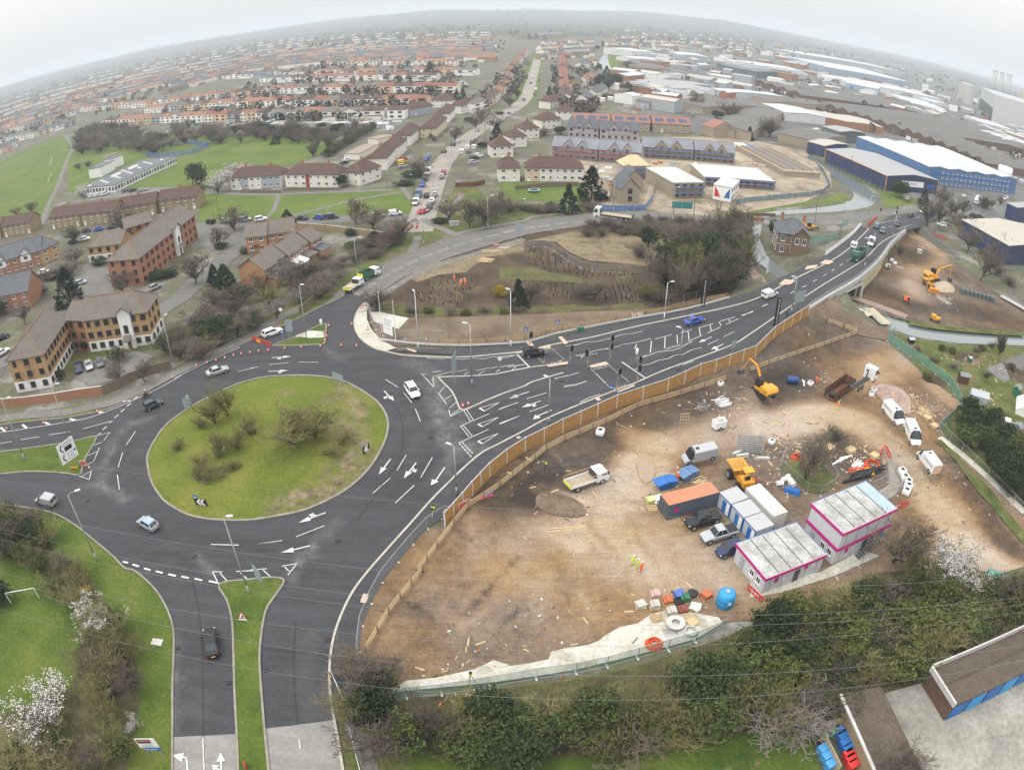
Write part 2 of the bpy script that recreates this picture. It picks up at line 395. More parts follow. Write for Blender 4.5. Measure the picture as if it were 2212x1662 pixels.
def soil(name):
 """bare earth: tone attribute from wheel wear and spread stone, plus wheel ruts"""
 m,t,b=nodes(name,.95,.12)
 at_=N(t,'ShaderNodeAttribute',attribute_name='tone')
 f=noise(t,.13,6,.68);g=noise(t,.8,5,.72);h=noise(t,3.2,3,.75)
 ad_=N(t,'ShaderNodeMath',operation='ADD');t.links.new(at_.outputs['Fac'],ad_.inputs[0])
 mu=N(t,'ShaderNodeMath',operation='MULTIPLY_ADD');t.links.new(f,mu.inputs[0]);mu.inputs[1].default_value=.75;mu.inputs[2].default_value=-.375
 t.links.new(mu.outputs[0],ad_.inputs[1])
 m2=N(t,'ShaderNodeMath',operation='MULTIPLY_ADD');t.links.new(g,m2.inputs[0]);m2.inputs[1].default_value=.45;t.links.new(ad_.outputs[0],m2.inputs[2])
 m3=N(t,'ShaderNodeMath',operation='ADD');t.links.new(m2.outputs[0],m3.inputs[0]);m3.inputs[1].default_value=-.2
 col=ramp(t,m3.outputs[0],[(.0,(.036,.025,.017)),(.25,(.078,.052,.032)),(.45,(.148,.094,.05)),(.65,(.225,.145,.078)),(.85,(.275,.196,.118)),(1.,(.325,.25,.165))])
 r1=noise(t,1.1,4,.65,stretch=(.6,(.12,1,1)),dist=1.6)
 col=mix(t,.22,col,ramp(t,r1,[(.38,(.22,.22,.22)),(.5,(.55,.55,.55)),(.7,(.62,.62,.62))]),'OVERLAY')
 col=mix(t,.3,col,ramp(t,h,[(.3,(.2,.2,.2)),(.72,(.85,.85,.85))]),'OVERLAY');gr=N(t,'ShaderNodeHueSaturation');gr.inputs['Saturation'].default_value=.66;gr.inputs['Value'].default_value=1.08;t.links.new(col,gr.inputs['Color']);col=mix(t,ramp(t,noise(t,.035,3,.6),[(.42,0.),(.58,1.)]),col,gr.outputs[0])
 t.links.new(col,b.inputs['Base Color']);bump(t,b,g,.3,.7);return m
M_soil=soil('site_earth')
def water(name,c):
 m,t,b=nodes(name,.12,1.0);b.inputs['Base Color'].default_value=c4(c)
 bump(t,b,noise(t,1.1,3,.6),.02,.2);return m
M_water=water('canal_water_surface',(.13,.15,.145))
# ground mesh
def grid_axis(lo,hi,st,ex):
 a=list(np.arange(lo,hi+.01,st));d=st
 while a[-1]<ex[1]:d=min(d*1.35,900);a.append(a[-1]+d)
 d=st
 while a[0]>ex[0]:d=min(d*1.35,900);a.insert(0,a[0]-d)
 return np.array(a)
def hills(X,Y):
 """low ridges at the edge of sight"""
 d=np.hypot(X,Y);a=np.degrees(np.arctan2(X,Y))
 k=np.clip((d-3600)/2600,0,1);k=k*k*(3-2*k)
 return k*(62+26*np.sin(a*.09+1.1)+14*np.sin(a*.31+d*.0006)+7*np.sin(a*.83))*np.where(a>22,.35,1.0)*np.clip((14500-d)/3000,.3,1)
gx=grid_axis(-40,250,1.25,(-14000,14000));gy=grid_axis(50,350,1.25,(-200,14000))
XX,YY=np.meshgrid(gx,gy);PP=np.c_[XX.ravel(),YY.ravel()]
ZZ=gz(PP)-.05+hills(PP[:,0],PP[:,1])
nx,ny=len(gx),len(gy)
ii=(np.arange(ny-1)[:,None]*nx+np.arange(nx-1)[None]).ravel()
fc=np.c_[ii,ii+1,ii+nx+1,ii+nx]
me=bpy.data.meshes.new('ground');me.from_pydata(np.c_[PP,ZZ].tolist(),[],fc.tolist())
me.materials.append(M_town);me.materials.append(M_far)
cen=PP[fc].mean(1);me.polygons.foreach_set('material_index',((np.hypot(cen[:,0],cen[:,1])>1900)).astype(np.int32))
me.polygons.foreach_set('use_smooth',[True]*len(fc));me.update()
tag(obj('ground',me),kind='structure')
# sheets laid on it
NSHEET=0
def sheet(name,pts,mat,layer=1,surf='flat',sp=None,tone=None,kind='structure',world=False,z0=0.0,raise_=0.0):
 """a ground covering: outline in picture points (or in place coordinates), draped on the ground"""
 global NSHEET
 NSHEET+=1;off=.02*layer+.0003*NSHEET+raise_
 if world:P=[tuple(p[:2])for p in pts]
 elif surf=='flat':P=G(pts,z0)
 elif surf=='road':P=[p[:2]for p in RD(pts)]
 else:P=[on_ground(x,y)[:2]for x,y in pts]
 if sp:P=[p for p in resample(P,sp,True)]
 V=[Vector(p)for p in P];n=len(V)
 if sp:
  a=np.array(P);lo,hi=a.min(0),a.max(0)
  q=np.stack(np.meshgrid(np.arange(lo[0],hi[0],sp),np.arange(lo[1],hi[1],sp)),-1).reshape(-1,2)
  q=q+np.random.RandomState(3).uniform(-.2,.2,q.shape)*sp
  q=q[poly_dist(q,P)<-.35*sp];V+=[Vector(p)for p in q]
 vs,_,fs,*_r=delaunay_2d_cdt(V,[(i,(i+1)%n)for i in range(n)],[],1,1e-4)
 A=np.array([(v.x,v.y)for v in vs])
 Z=np.full(len(A),z0)if surf=='flat' else(hr(A)if surf=='road' else gz(A))
 F=[tuple(f)if(A[f[1]]-A[f[0]])[0]*(A[f[2]]-A[f[0]])[1]-(A[f[1]]-A[f[0]])[1]*(A[f[2]]-A[f[0]])[0]>0 else tuple(f[::-1])for f in fs]
 m_=bpy.data.meshes.new(name);m_.from_pydata(np.c_[A,Z+off].tolist(),[],F);m_.materials.append(mat)
 if tone is not None:
  at_=m_.attributes.new('tone','FLOAT','POINT');at_.data.foreach_set('value',tone(A).astype(np.float32))
 m_.polygons.foreach_set('use_smooth',[True]*len(F));m_.update()
 return tag(obj(name,m_),kind=kind)
KERBS=[]
def kerb(pts,surf='flat',w_=.28,h=.26,mat=None,closed=False,name='kerb',z0=0.0,sm=4):
 P=smooth(pts,sm,closed)if sm else list(pts)
 W=[at(x,y,z0)+(z0,)for x,y in P]if surf=='flat' else(RD(P)if surf=='road' else[on_ground(x,y)for x,y in P])
 if closed:W.append(W[0])
 L,Q=offset(W,w_/2),offset(W,-w_/2)
 if closed:L[0]=L[-1];Q[0]=Q[-1]
 mb=MB();mb.loft([[(a[0],a[1],a[2]-.05),(a[0],a[1],a[2]+h),(b[0],b[1],b[2]+h),(b[0],b[1],b[2]-.05)]for a,b in zip(L,Q)])
 return struct(name,mb,mat or M_kerb)
def strip(name,pts,width,mat,layer=1,surf='flat',sm=5,sp=None):
 P=smooth(pts,sm);W=G(P)if surf=='flat' else[p[:2]for p in(RD(P)if surf=='road' else[on_ground(x,y)for x,y in P])]
 w0,w1=width if isinstance(width,tuple)else(width,width);n=len(W)-1
 L=[offset(W,(w0+(w1-w0)*i/n)/2)[i]for i in range(n+1)];Q=[offset(W,-(w0+(w1-w0)*i/n)/2)[i]for i in range(n+1)]
 return sheet(name,L+Q[::-1],mat,layer,surf,sp,world=True)
sheet('grass',D('-60 372 0 345 60 318 138 287 160 312 138 372 112 445 92 478 0 500 -60 520'),M_lawn,1)
sheet('grass',D('150 300 200 300 300 285 420 278 520 290 640 292 700 296 735 305 690 340 640 356 520 350 470 385 440 410 400 425 300 430 190 420 150 410'),M_lawn,1)
sheet('grass',D('428 480 440 412 640 420 862 408 884 412 905 470 840 476 600 470 500 474'),M_lawn,1)
sheet('grass',D('905 478 960 452 985 398 1015 388 1050 425 1130 440 1285 446 1290 458 1180 470 1060 488 975 505 935 520 890 535 830 560 800 580 770 585 800 560 860 520 905 500'),M_grassd,1)
sheet('grass',D('560 735 700 655 790 575 770 570 740 600 650 640 560 690 420 770 330 820 240 858 0 896 -60 905 -60 930 0 922 150 900 300 852 400 808'),M_grassd,2)
sheet('grass',D('1080 395 1300 395 1310 440 1090 432'),M_lawn,2)
sheet('grass',D('1560 480 1620 455 1790 432 1815 420 1846 430 1850 448 1700 462'),M_lawn,1,'ground',3)
sheet('grass',D('1760 350 1790 372 1850 395 1905 420 1910 450 1950 450 1990 440 1950 425 1900 395 1850 372 1800 352'),M_lawn,1,'ground',3)
sheet('grass',D('1750 474 1850 466 1950 455 1940 462 1850 474'),M_grassd,2,'ground',3)
strip('path',D('140 285 152 300 158 318 145 345 125 400 105 440 92 480'),2.6,M_path,2)
strip('path',D('428 494 470 488 560 478 680 452 760 432 830 420 880 412'),2.0,M_path,3)
strip('path',D('430 412 560 418 700 414 850 409'),2.5,M_path,3)
for a in('575 470 592 452 600 432 604 418','890 430 880 416 868 402','960 470 985 440 1000 420'):
 strip('path',D(a),1.8,M_path,3)
strip('road',D('30 560 110 515 200 495 330 488 430 484 530 482 650 476 780 470 860 468 905 470'),7.0,M_oldroad,2)
strip('road',D('905 500 918 455 930 420 945 380 960 350 990 318 1030 285 1080 255 1105 238'),8.5,M_avenue,3)
strip('road',D('1105 240 1130 222 1142 205 1148 185 1154 165 1160 145 1165 125 1170 108'),9.0,M_avenue,3)
for dx in(-1,1):
 strip('grass',D(f'{1128+dx*14} 222 {1143+dx*14} 200 {1150+dx*13} 175 {1158+dx*11} 145 {1166+dx*8} 115'),6.0,M_lawn,2)
strip('road',D('660 352 700 335 745 310 800 283 860 262'),6.0,M_path,2)
strip('road',D('555 480 530 510 505 540 470 570 430 600 390 640 345 668 320 690'),6.5,M_oldroad,3)
strip('road',D('-20 790 30 765 60 730 100 690 150 655 190 630 215 600 225 570'),6.0,M_oldroad,3)
sheet('car_park',D('190 560 240 545 262 600 235 640 180 650 150 620'),M_path,2)
sheet('car_park',D('150 770 240 735 330 765 300 800 200 830 150 805'),M_path,2)
sheet('car_park',D('430 490 520 492 530 520 470 545 430 520'),M_path,2)
sheet('car_park',D('185 430 330 415 420 400 330 402 200 412'),M_path,2)
sheet('grass',D('135 800 165 740 240 720 310 730 400 700 430 690 420 720 330 750 240 760 190 780 150 820'),M_grassd,2)
sheet('industrial_yard',D('1380 250 1380 120 1500 95 1700 100 1900 130 2260 240 2260 520 2160 500 2050 480 1990 440 1900 390 1780 340 1700 310 1600 300 1480 290'),M_ind,1)
sheet('building_site',D('1190 330 1260 300 1600 300 1740 330 1795 375 1800 410 1740 440 1560 470 1440 462 1400 455 1280 440 1265 400 1190 380'),mottled('site_hardcore',[(.17,.135,.095),(.25,.205,.15),(.33,.28,.21)],.15,fine=.9,patch=[((.11,.085,.06),.08,.54,.68)]),3)
sheet('road',D('1385 462 1430 380 1440 350 1560 365 1630 345 1600 330 1400 335 1380 350 1412 380'),mottled('site_track',[(.27,.22,.155),(.35,.295,.215)],.2,fine=1.0),4)
sheet('water_far',D('1303 100 1310 115 1297 135 1310 158 1328 162 1320 140 1316 128 1322 102'),M_water,2)
sheet('grass',D('1316 128 1330 160 1345 185 1362 170 1350 140 1340 120 1325 115'),M_lawn,1)
OLD_L=T('11','790 830 900 730 1040 670 1130 600 1300 520 1450 470 1640 400 1900 350 2212 295')+T('21','300 262 780 213 1100 198 1560 205 1900 235 2212 262')
OLD_R=T('11','960 905 1010 860 1150 770 1350 660 1600 565 1900 470 2212 385')+T('21','400 350 760 300 1200 276 1560 275 1900 262 2212 268')
sheet('road',smooth(OLD_L,3)+D('1700 470 1780 468 1860 462 1960 455 2040 442 2100 430 2100 450 2010 470 1960 488 1900 492 1860 487 1780 490 1700 484')+smooth(OLD_R[::-1],3),M_oldroad,2)
strip('pavement',T('11','800 850 920 755 1050 690 1140 620 1310 542 1460 490 1650 420'),2.0,M_path,3)if 0 else None
strip('pavement',T('11','1650 372 1900 322 2212 268')+T('21','300 232 780 190 1000 178'),1.8,M_path,3)
strip('pavement',T('11','2212 415 1900 505 1600 600 1350 690 1160 800 1020 900 960 990'),2.0,M_path,3)
strip('pavement',T('11','1300 520 1340 450 1355 390'),2.2,M_path,3)
strip('pavement',T('11','1400 250 1480 300 1600 350 1680 390'),2.6,M_path,3)
strip('road',D('1990 470 2060 448 2130 425 2212 405 2300 385'),9.0,M_ind,3)
strip('road',D('2060 460 2085 430 2110 395 2140 345 2212 330'),8.0,M_ind,4)
# the new junction
ASPH=D('370 1720 369 1661 370 1560 370.5 1472 373 1418 373 1359 362 1319 344 1284 322 1257 290 1230 268 1223 242 1197 201 1162 161 1130 121 1107 75 1095 0 1085 -60 1080 -60 922 0 913 64 905 134 899 200 888 242 877 303 850 340 830 392 803 440 780 500 752 540 733 580 715 629 694 690 663 739 641 752 628 798 648 779 663 767 687 768 711 782 733 808 751 833 758 870 767 930 771 980 772')
N_KERB=D('1023 771')+T('11','2212 1325')+T('21','130 1335 430 1270 730 1215 1090 1130 1480 1050 1880 965 2110 890')+T('31','340 765 600 640 770 540 900 420 970 350')
S_KERB=T('13','740 1760 735 1605 665 1190 640 1040 630 850 645 640 700 430 800 210')+T('12','920 1605 1100 1400 1300 1180 1500 960 1820 660 2000 560 2212 450')+T('22','390 350 740 205')+T('21','1070 1590 1300 1490 1550 1400 1870 1280')+T('31','0 1200 340 970 600 800 800 680 940 590 1060 470 1180 400 1260 362')
DST=[(np.array(G(T(cr,q))),w_,v)for cr,q,w_,v in(('02','1250 310 1100 370 980 420 900 540 850 680 820 800 830 880 900 930 1010 985',.8,.8),('02','700 840 830 890',.8,.7),('12','720 1160 600 1270 500 1400 400 1490 330 1600',.9,.8),('11','640 1300 690 1350 780 1370',.7,.8),('12','1480 60 1530 250 1520 420 1600 560 1750 580 1890 585',1.0,.6),('12','1500 160 1620 420 1660 600',2.6,.45),('02','1560 1450 1640 1500 1690 1570',.8,.8),('11','1280 1400 1450 1480 1520 1560',1.5,.5),('12','1340 80 1500 30',.6,.8),('21','100 1350 300 1330 420 1300',1.2,.4),('21','1080 1440 1500 1300',1.4,.3),('12','1500 800 1640 640 1700 560',1.6,.4),('03','1410 500 1400 900 1400 1300',.7,.7),('03','1530 900 1530 1320',.5,.3),('03','1640 900 1640 1320',.5,.3),('13','620 900 640 1180',.5,.6),('12','1360 830 1500 660 1700 510 2000 390 2212 290',.9,-.5),('22','0 280 250 190 500 100 800 0',.8,-.3),('21','950 1500 1400 1380 1700 1280 2100 1060',.8,-.3),('12','700 1180 1000 1050 1300 850',1.2,-.25),('21','200 1420 500 1340 900 1270 1400 1160 2000 940',.9,-.25),('03','1470 500 1470 1300',.6,-.25),('03','1720 700 1720 1300',.6,-.25),('13','250 500 230 900 260 1200',.9,-.2),('13','480 500 450 900 480 1200',.9,.16),('12','1250 520 1190 640 1080 770 900 900',1.0,-.2),('31','100 1050 400 870 700 670 880 520',.8,-.25),('31','-60 1050 200 900 500 720',.8,.15))]
def dust(A):
 t_=np.zeros(len(A))
 for P,w_,v in DST:t_+=.72*v*np.clip(1.5-poly_dist(A,P,closed=False)/w_,0,1)
 d=np.hypot(A[:,0]-ISL0[0],A[:,1]-ISL0[1])-20.4;t_+=np.where((d>.5)&(d<11),.13*np.sin(d*2.9)-.05,0)
 return np.clip(t_,-.6,.9)
ISL0=at(580,967)
sheet('road',[p for p in ASPH]+N_KERB+D('1925 470 1990 462 2040 470 1985 497')+S_KERB[::-1],M_asph,4,'road',1.5,tone=dust)
sheet('road',D('369 1720 369 1588 507 1582 512 1661 514 1720'),M_old,5)
sheet('road',D('577 1720 577 1661 569 1571 717 1553 737 1661 742 1720'),M_old,5)
SF=S_FEN+S_PAR
NEARF=T('13','1010 1760 940 1030 890 880 865 660 890 450 960 270 1050 100')+T('12','1180 1500 1300 1360 1420 1230 1540 1150')
sheet('pavement',S_KERB[1:]+S_PAR[::-1]+S_FEN[::-1]+NEARF[::-1][:-1]+T('13','670 1185'),M_asph_new,5,'road',3.0,raise_=.1)
sheet('pavement',N_KERB+N_PAR[::-1][:-3]+D('833 757'),M_asph_new,5,'road',3.0,raise_=.1)
sheet('pavement',T('11','960 905 890 960 845 1050 850 1140 900 1220 1000 1290 1090 1315 1180 1290 1060 1230 980 1140 945 1060 945 980 1000 905'),M_conc,5,raise_=.08)
strip('pavement',T('02','-150 345 0 332 250 300 500 285 720 240 900 205 1050 140 1150 95 1300 30')+T('01','1250 1560 1400 1485 1600 1385 1760 1300 1900 1235 2050 1165')+T('11','100 1110 300 1015 520 905'),2.6,M_path,4)
for pt in(S_KERB,N_KERB):kerb(pt,'road')
kerb(D('833 758 870 767 930 771 980 772 1023 771'))
kerb(T('11','960 905 890 960 845 1050 850 1140 900 1220 1000 1290 1090 1315'))
kerb(ASPH[1:18],mat=M_kerb_old,w_=.25)
kerb(ASPH[19:37],mat=M_kerb_old,w_=.25)
kerb([OLD_L[i]for i in range(len(OLD_L)-2)],mat=M_kerb_old,w_=.25,h=.2)
kerb([OLD_R[i]for i in range(len(OLD_R)-4)],mat=M_kerb_old,w_=.25,h=.2)
ISL_C,ISL_R=at(580,967),20.4
ISL=D('318 995 326 1035 349 1073 375 1093 403 1108 440 1117 483 1121 540 1121 594 1113 647 1103 690 1087 728 1068 757 1049 782 1027 805 1000 822 971 834 943 838 917 834 896 825 880 811 864 792 850 768 835 741 822 701 813 660 810 620 810 564 814 510 829 456 853 413 876 376 901 350 925 330 955 320 977')
isl_w=G(ISL,.12)
_isl=[(np.array(G(T('12',q))),w_)for q,w_ in(('720 90 790 170 860 270 890 400 880 540 840 640',1.6),('880 650 780 760 700 830',2.6),('700 880 560 950 400 1000 230 1080',2.2),('980 690 900 800 700 960 500 1050',1.2),('300 165 320 168',1.2),('650 212 720 215',1.6),('750 470 800 420',3.0),('840 250 870 330',2))]
def isl_tone(A):
 t_=np.zeros(len(A))
 for P,w_ in _isl:t_=np.maximum(t_,np.clip(1.4-poly_dist(A,P,closed=False)/w_,0,1))
 return t_
_m=M_island;_t=_m.node_tree;_b=_t.nodes['Principled BSDF'];_src=_b.inputs['Base Color'].links[0].from_socket
_a=N(_t,'ShaderNodeAttribute',attribute_name='tone');_n=noise(_t,.8,5,.7);_mm=N(_t,'ShaderNodeMath',operation='MULTIPLY');_t.links.new(_a.outputs['Fac'],_mm.inputs[0]);_t.links.new(ramp(_t,_n,[(.35,0.),(.6,1.)]),_mm.inputs[1])
_t.links.new(mix(_t,_mm.outputs[0],_src,ramp(_t,noise(_t,.5,5,.7),[(.35,(.07,.05,.035)),(.65,(.24,.18,.12))])),_b.inputs['Base Color'])
def dome(name,pts,mat,h,z=.1,world=False,wid=4.0,layer=1,tone=None):
 P=[tuple(p[:2])for p in pts]if world else G(pts,z)
 o=sheet(name,P,mat,layer,'flat',1.5,world=True,raise_=z,tone=tone)
 a=np.array([v.co[:]for v in o.data.vertices]);d=-poly_dist(a[:,:2],P)
 a[:,2]+=h*(1-np.exp(-np.maximum(d,0)/wid))
 o.data.vertices.foreach_set('co',a.ravel());o.data.update();return o
dome('roundabout_grass',ISL,M_island,.9,tone=isl_tone)
kerb(ISL,closed=True,mat=M_kerb_old,w_=.35,h=.26)
def isle(pts,mat,k=M_kerb_old,name='splitter_island'):
 sheet(name,smooth(pts,3,True),mat,6,raise_=.06);kerb(pts,closed=True,mat=k,w_=.26,h=.29,sm=3)
W_ISL=T('02','-250 612 0 600 200 577 400 550 600 518 770 480 745 555 690 650 665 720 640 790 540 778 380 765 200 762 0 780 -250 810')
S_ISL=T('03','1760 110 1820 240 1860 400 1870 600 1880 1000 1895 1300 1905 1605 1910 1900 2170 1900 2150 1605 2120 1300 2100 1050 2080 750 2090 560 2130 330 2212 200 2280 90 2200 60 2000 75')
N_ISL=T('11','470 1148 610 1092 605 1180 600 1250 480 1262 370 1265 240 1268 185 1266 250 1240 350 1205 440 1175')
E_ISL=T('12','1520 25 1570 80 1620 130 1655 195 1680 260 1700 280 1720 285 1800 255 1900 210 2050 150 2212 95')+T('21','250 1575 470 1510 720 1450 860 1420 1000 1390 1090 1370 1130 1358 1120 1330 1085 1305 1040 1294 900 1330 720 1372 560 1410 400 1435 240 1455 0 1500')+T('11','2000 1505 1800 1520 1540 1528')
isle(W_ISL,M_grass);isle(S_ISL,M_grass);isle(N_ISL,M_grass)
isle(E_ISL,M_asph_new,M_kerb)
sheet('paving',T('11','365 1192 470 1150 595 1155 598 1205 470 1210'),M_conc,7,raise_=.1)
for s_ in('21 375 1440 545 1410 550 1430 390 1455','21 715 1445 850 1412 880 1435 730 1463','21 205 1250 245 1245 285 1290 250 1297','21 470 1212 500 1208 550 1262 520 1272','21 300 1297 405 1280 412 1300 315 1310','22 940 145 1075 90 1085 103 950 155','22 760 197 790 190 815 212 785 222','11 360 1200 430 1170 440 1185 380 1205','11 1263 1295 1345 1318 1330 1332 1262 1305','13 905 195 955 205 925 275 880 265','22 125 510 150 500 170 512 145 525','31 290 755 380 770 330 800 240 800','31 470 650 560 640 540 665 450 680','31 620 600 690 615 640 640 570 630'):
 cr,*q=s_.split();sheet('tactile_paving',T(cr,' '.join(q)),mottled('buff_paving',[(.36,.27,.21),(.46,.36,.29)],1.0,fine=4)if 'buff_paving' not in MATS else MATS['buff_paving'],8,'road',raise_=.11)
sheet('grass',D('-80 1095 0 1085 75 1096 121 1108 161 1131 201 1163 242 1198 290 1231 322 1258 344 1285 362 1320 373 1360 372 1472 369 1661 369 1760 -80 1760'),M_grass,1,sp=6)
sheet('grass',D('720 1760 735 1661 720 1555 800 1520 960 1500 1200 1470 1600 1390 1700 1500 1760 1580 1750 1700 1750 1760'),M_grassd,1,sp=6)
sheet('grass',D('870 1720 880 1640 950 1620 1080 1625 1300 1640 1450 1615 1600 1585 1730 1575 1760 1640 1790 1760'),M_grass,2,sp=5)
strip('path',D('752 1560 775 1600 790 1640 810 1720'),1.6,M_path,3)
sheet('undergrowth_floor',D('780 1520 960 1500 1300 1460 1560 1380 1700 1310 1900 1240 2050 1230 2260 1290 2300 1430 2212 1460 2020 1500 1850 1520 1780 1560 1560 1590 1300 1640 1080 1625 880 1630 800 1600'),mottled('leaf_litter',[(.035,.034,.014),(.06,.052,.026),(.075,.075,.03),(.1,.085,.055)],.3,fine=2.5,fine_amt=.6,bmp=.4),3,sp=4)
sheet('undergrowth_floor',D('0 1085 60 1090 90 1120 110 1180 190 1240 250 1330 290 1420 300 1520 260 1700 -60 1750 -60 1560 150 1480 190 1380 170 1300 120 1260 60 1200 -60 1180'),MATS['leaf_litter'],2,sp=4)
sheet('yard',D('1870 1510 2020 1470 2260 1400 2300 1760 2000 1760 1950 1661 1880 1540'),M_yardc,3,sp=5)
# earthworks
strokes=[(T('22','560 1180 900 1000 1100 800 1150 700 1300 560 1450 520 1700 520 1900 480 2100 400'),5,.3),(T('32','200 420 400 380 700 330 950 420 1100 560 1250 700 1330 850 1450 1000 1600 1200 1750 1400 1950 1560 2212 1700'),4.6,.55),(T('22','800 1150 950 1300 1100 1380 1250 1420 1500 1500 1800 1500'),9,.32),(T('22','100 1250 300 1400 500 1500 900 1600'),9,.1),(T('23','100 150 500 300 900 250 1100 130'),7,.1),(T('22','620 1250 760 1400 900 1560'),.5,-.1),(T('22','700 1220 850 1380 1000 1560'),.5,-.1),(T('23','1000 0 1010 120 1060 200'),.6,-.16),(T('23','1110 0 1150 130 1200 200'),.5,-.14),(T('23','700 60 820 150 850 300 700 360 400 380'),.5,-.1),(T('23','200 40 420 120 560 220 500 330'),.5,-.1),(T('22','150 900 330 780 520 700 720 640'),.6,-.14),(T('22','60 1000 300 860 560 740'),.5,-.12),(T('32','1280 760 1500 1100 1700 1430 1900 1600'),.5,-.12),(T('32','1380 760 1600 1100 1800 1430 2000 1600'),.5,-.12),(T('22','900 760 1050 700 1300 600 1500 560'),.5,-.1),(T('22','950 840 1120 760 1350 650'),.5,-.1),(T('12','1500 1500 1700 1350 1900 1250 2100 1150'),.6,-.1),(T('12','1900 1500 2000 1350 2150 1250'),5,.12),(T('22','1150 760 1190 840'),5,.5),
(T('22','0 1000 200 850 500 680 800 560 1000 470 1300 330 1600 200'),6,-.3),(T('22','450 1000 560 1080'),6,-.34),(T('23','0 600 60 480'),7,-.12),(T('22','200 1050 60 1200'),5,-.15),(T('32','250 120 420 60'),6,-.3),(T('31','0 1560 250 1400 500 1300 800 1200'),9,-.22),(T('32','1620 760 1720 900 1850 1080 1950 1250 2100 1420'),3.4,-.24),(T('22','1800 640 1900 850 1980 1000 2060 1100'),5,-.06),(T('32','300 1000 150 850 180 700'),5,-.1),(T('32','500 600 800 700 1000 800'),9,-.2),(T('31','1000 1500 1300 1400'),6,.25),(T('32','700 400 500 350 300 450'),6,.2),(T('32','1050 150 1250 260'),6,.12),(T('32','1500 100 1650 240'),4,.2),(T('22','1300 560 1080 520 1050 480'),3,.35),(T('22','330 920 600 1020'),2.2,.4),(T('22','500 1300 620 1370'),1.5,.45)]
STK=[(np.array(G(p)),w_,v)for p,w_,v in strokes]
def tone(A,base=.36):
 t_=np.full(len(A),base)
 for P,w_,v in STK:
  d=poly_dist(A,P,closed=False);t_+=v*np.clip((1.1*w_-d)/(.7*w_),0,1)
 return np.minimum(t_,.93)
SITE=D('960 1140')+S_FEN[1:]+D('1764 686 1800 690 1850 712 1900 738 1917 742')+T('32','1400 10 1700 240 1520 450 1600 560 2212 1150 2400 1330 2400 1500 2000 1620 1550 1540')+D('1900 1275 1700 1335')+T('23','1780 430 1560 560 1100 680 600 800 0 890')+T('13','1250 960 940 1030 890 880 865 660 890 450 960 270 1050 100')+T('12','1180 1500 1300 1360 1420 1230')
rr=random.Random(12)
for i in range(46):
 x,y=rr.uniform(870,1560),rr.uniform(1000,1400);a=rr.choice((.45,.5,1.9,2.6))+rr.uniform(-.3,.3);l=rr.uniform(50,190);k=rr.uniform(-.5,.5);v=rr.uniform(-.13,.12)
 for d in(0,13):STK.append((np.array(G([(x+d*math.sin(a)+l*u*math.cos(a+k*u),y-d*math.cos(a)-l*u*math.sin(a+k*u))for u in(0,.3,.6,1)])),.42,v))
sheet('bare_earth',SITE,M_soil,2,'ground',.75,tone=lambda A:tone(A,.46))
sheet('concrete_apron',T('13','940 1030 1000 1010 1140 960 1250 890 1480 870 1800 800 1950 730 2080 770')+T('23','0 785 200 760 380 725 400 665 500 640 700 610 780 580 830 540 950 470 1100 440 1200 370 1350 330 1500 350 1750 395 1780 440 1560 570 1100 690 600 810 0 900')+T('13','1250 970'),M_conc,6)
sheet('concrete_apron',T('32','0 1610 560 1600 900 1420 1040 1470 700 1620 250 1760 0 1800'),M_conc,4)
strip('path',T('32','1530 520 1700 650 1900 830 2212 1130'),1.6,M_conc,5)
sheet('bare_earth',T('31','850 865 870 775 1000 720 1060 560 1150 440 1270 370 1330 360 1420 410 1560 530 1700 640 1850 760 2050 900 2212 1010 2400 1100 2400 1215 2212 1205 1900 1180 1500 1140 1290 1095 1090 1040 1000 1000'),M_soil,2,'ground',2.0,tone=lambda A:tone(A,.3)*0+.3+.35*np.clip(1.2-poly_dist(A,np.array(G(T('31','1300 380 1420 450 1550 560 1500 640 1350 720 1300 800 1350 900'))),False)/5,0,1)-.2*np.clip(1.2-poly_dist(A,np.array(G(T('31','1250 520 1350 600 1450 560'))),False)/6,0,1)-.18*np.clip(1.2-poly_dist(A,np.array(G(T('31','900 800 1150 880 1300 950 1700 1000 2100 1080'))),False)/6,0,1))
strip('towpath',T('31','700 860 900 920 1100 990 1270 1055'),3.0,mottled('red_grit',[(.2,.14,.11),(.27,.2,.16)],.4,fine=2),4)
strip('towpath',T('31','-60 590 0 650 60 720 130 800'),2.6,MATS['red_grit'],4,'ground')
strip('grass',T('31','1290 1100 1500 1140 1900 1180 2212 1200'),2.4,M_grassd,4)
strip('grass',T('31','660 935 760 985 900 1050 1000 1110'),2.0,M_grassd,4)
sheet('grass',T('31','1190 1190 1400 1235 1700 1280 2212 1300 2400 1320 2400 1640 2212 1600')+T('32','2300 500 2250 800 2212 1100 1950 830 1600 540 1540 440 1720 230 1400 0'),M_grassd,1,'ground',3)
for s_,m_ in(('31 1900 1480 2212 1350 2300 1420 2060 1590',M_ind),('32 1720 230 1820 150 1960 230 1820 300',M_ind),('31 1480 1500 1620 1560 1580 1620 1420 1580',M_planted),('31 2040 1420 2212 1500 2212 1600 2100 1560',M_planted),('31 1700 1330 1860 1370 1830 1440 1650 1400',M_planted),('31 1720 1400 1850 1400 1860 1450 1730 1450',M_bank)):
 cr,*q=s_.split();sheet('allotment_bed',T(cr,' '.join(q)),m_,3,'ground')
PLANT=smooth(OLD_R[1:],2)+D('1600 480 1590 500 1620 585 1600 610 1580 640')+[(x,y-6)for x,y in N_PAR[::-1][8:]]+T('11','1080 1290 980 1140 945 1060 945 980 1000 905')
sheet('planting_ground',PLANT,M_planted,1,'ground',2.5)
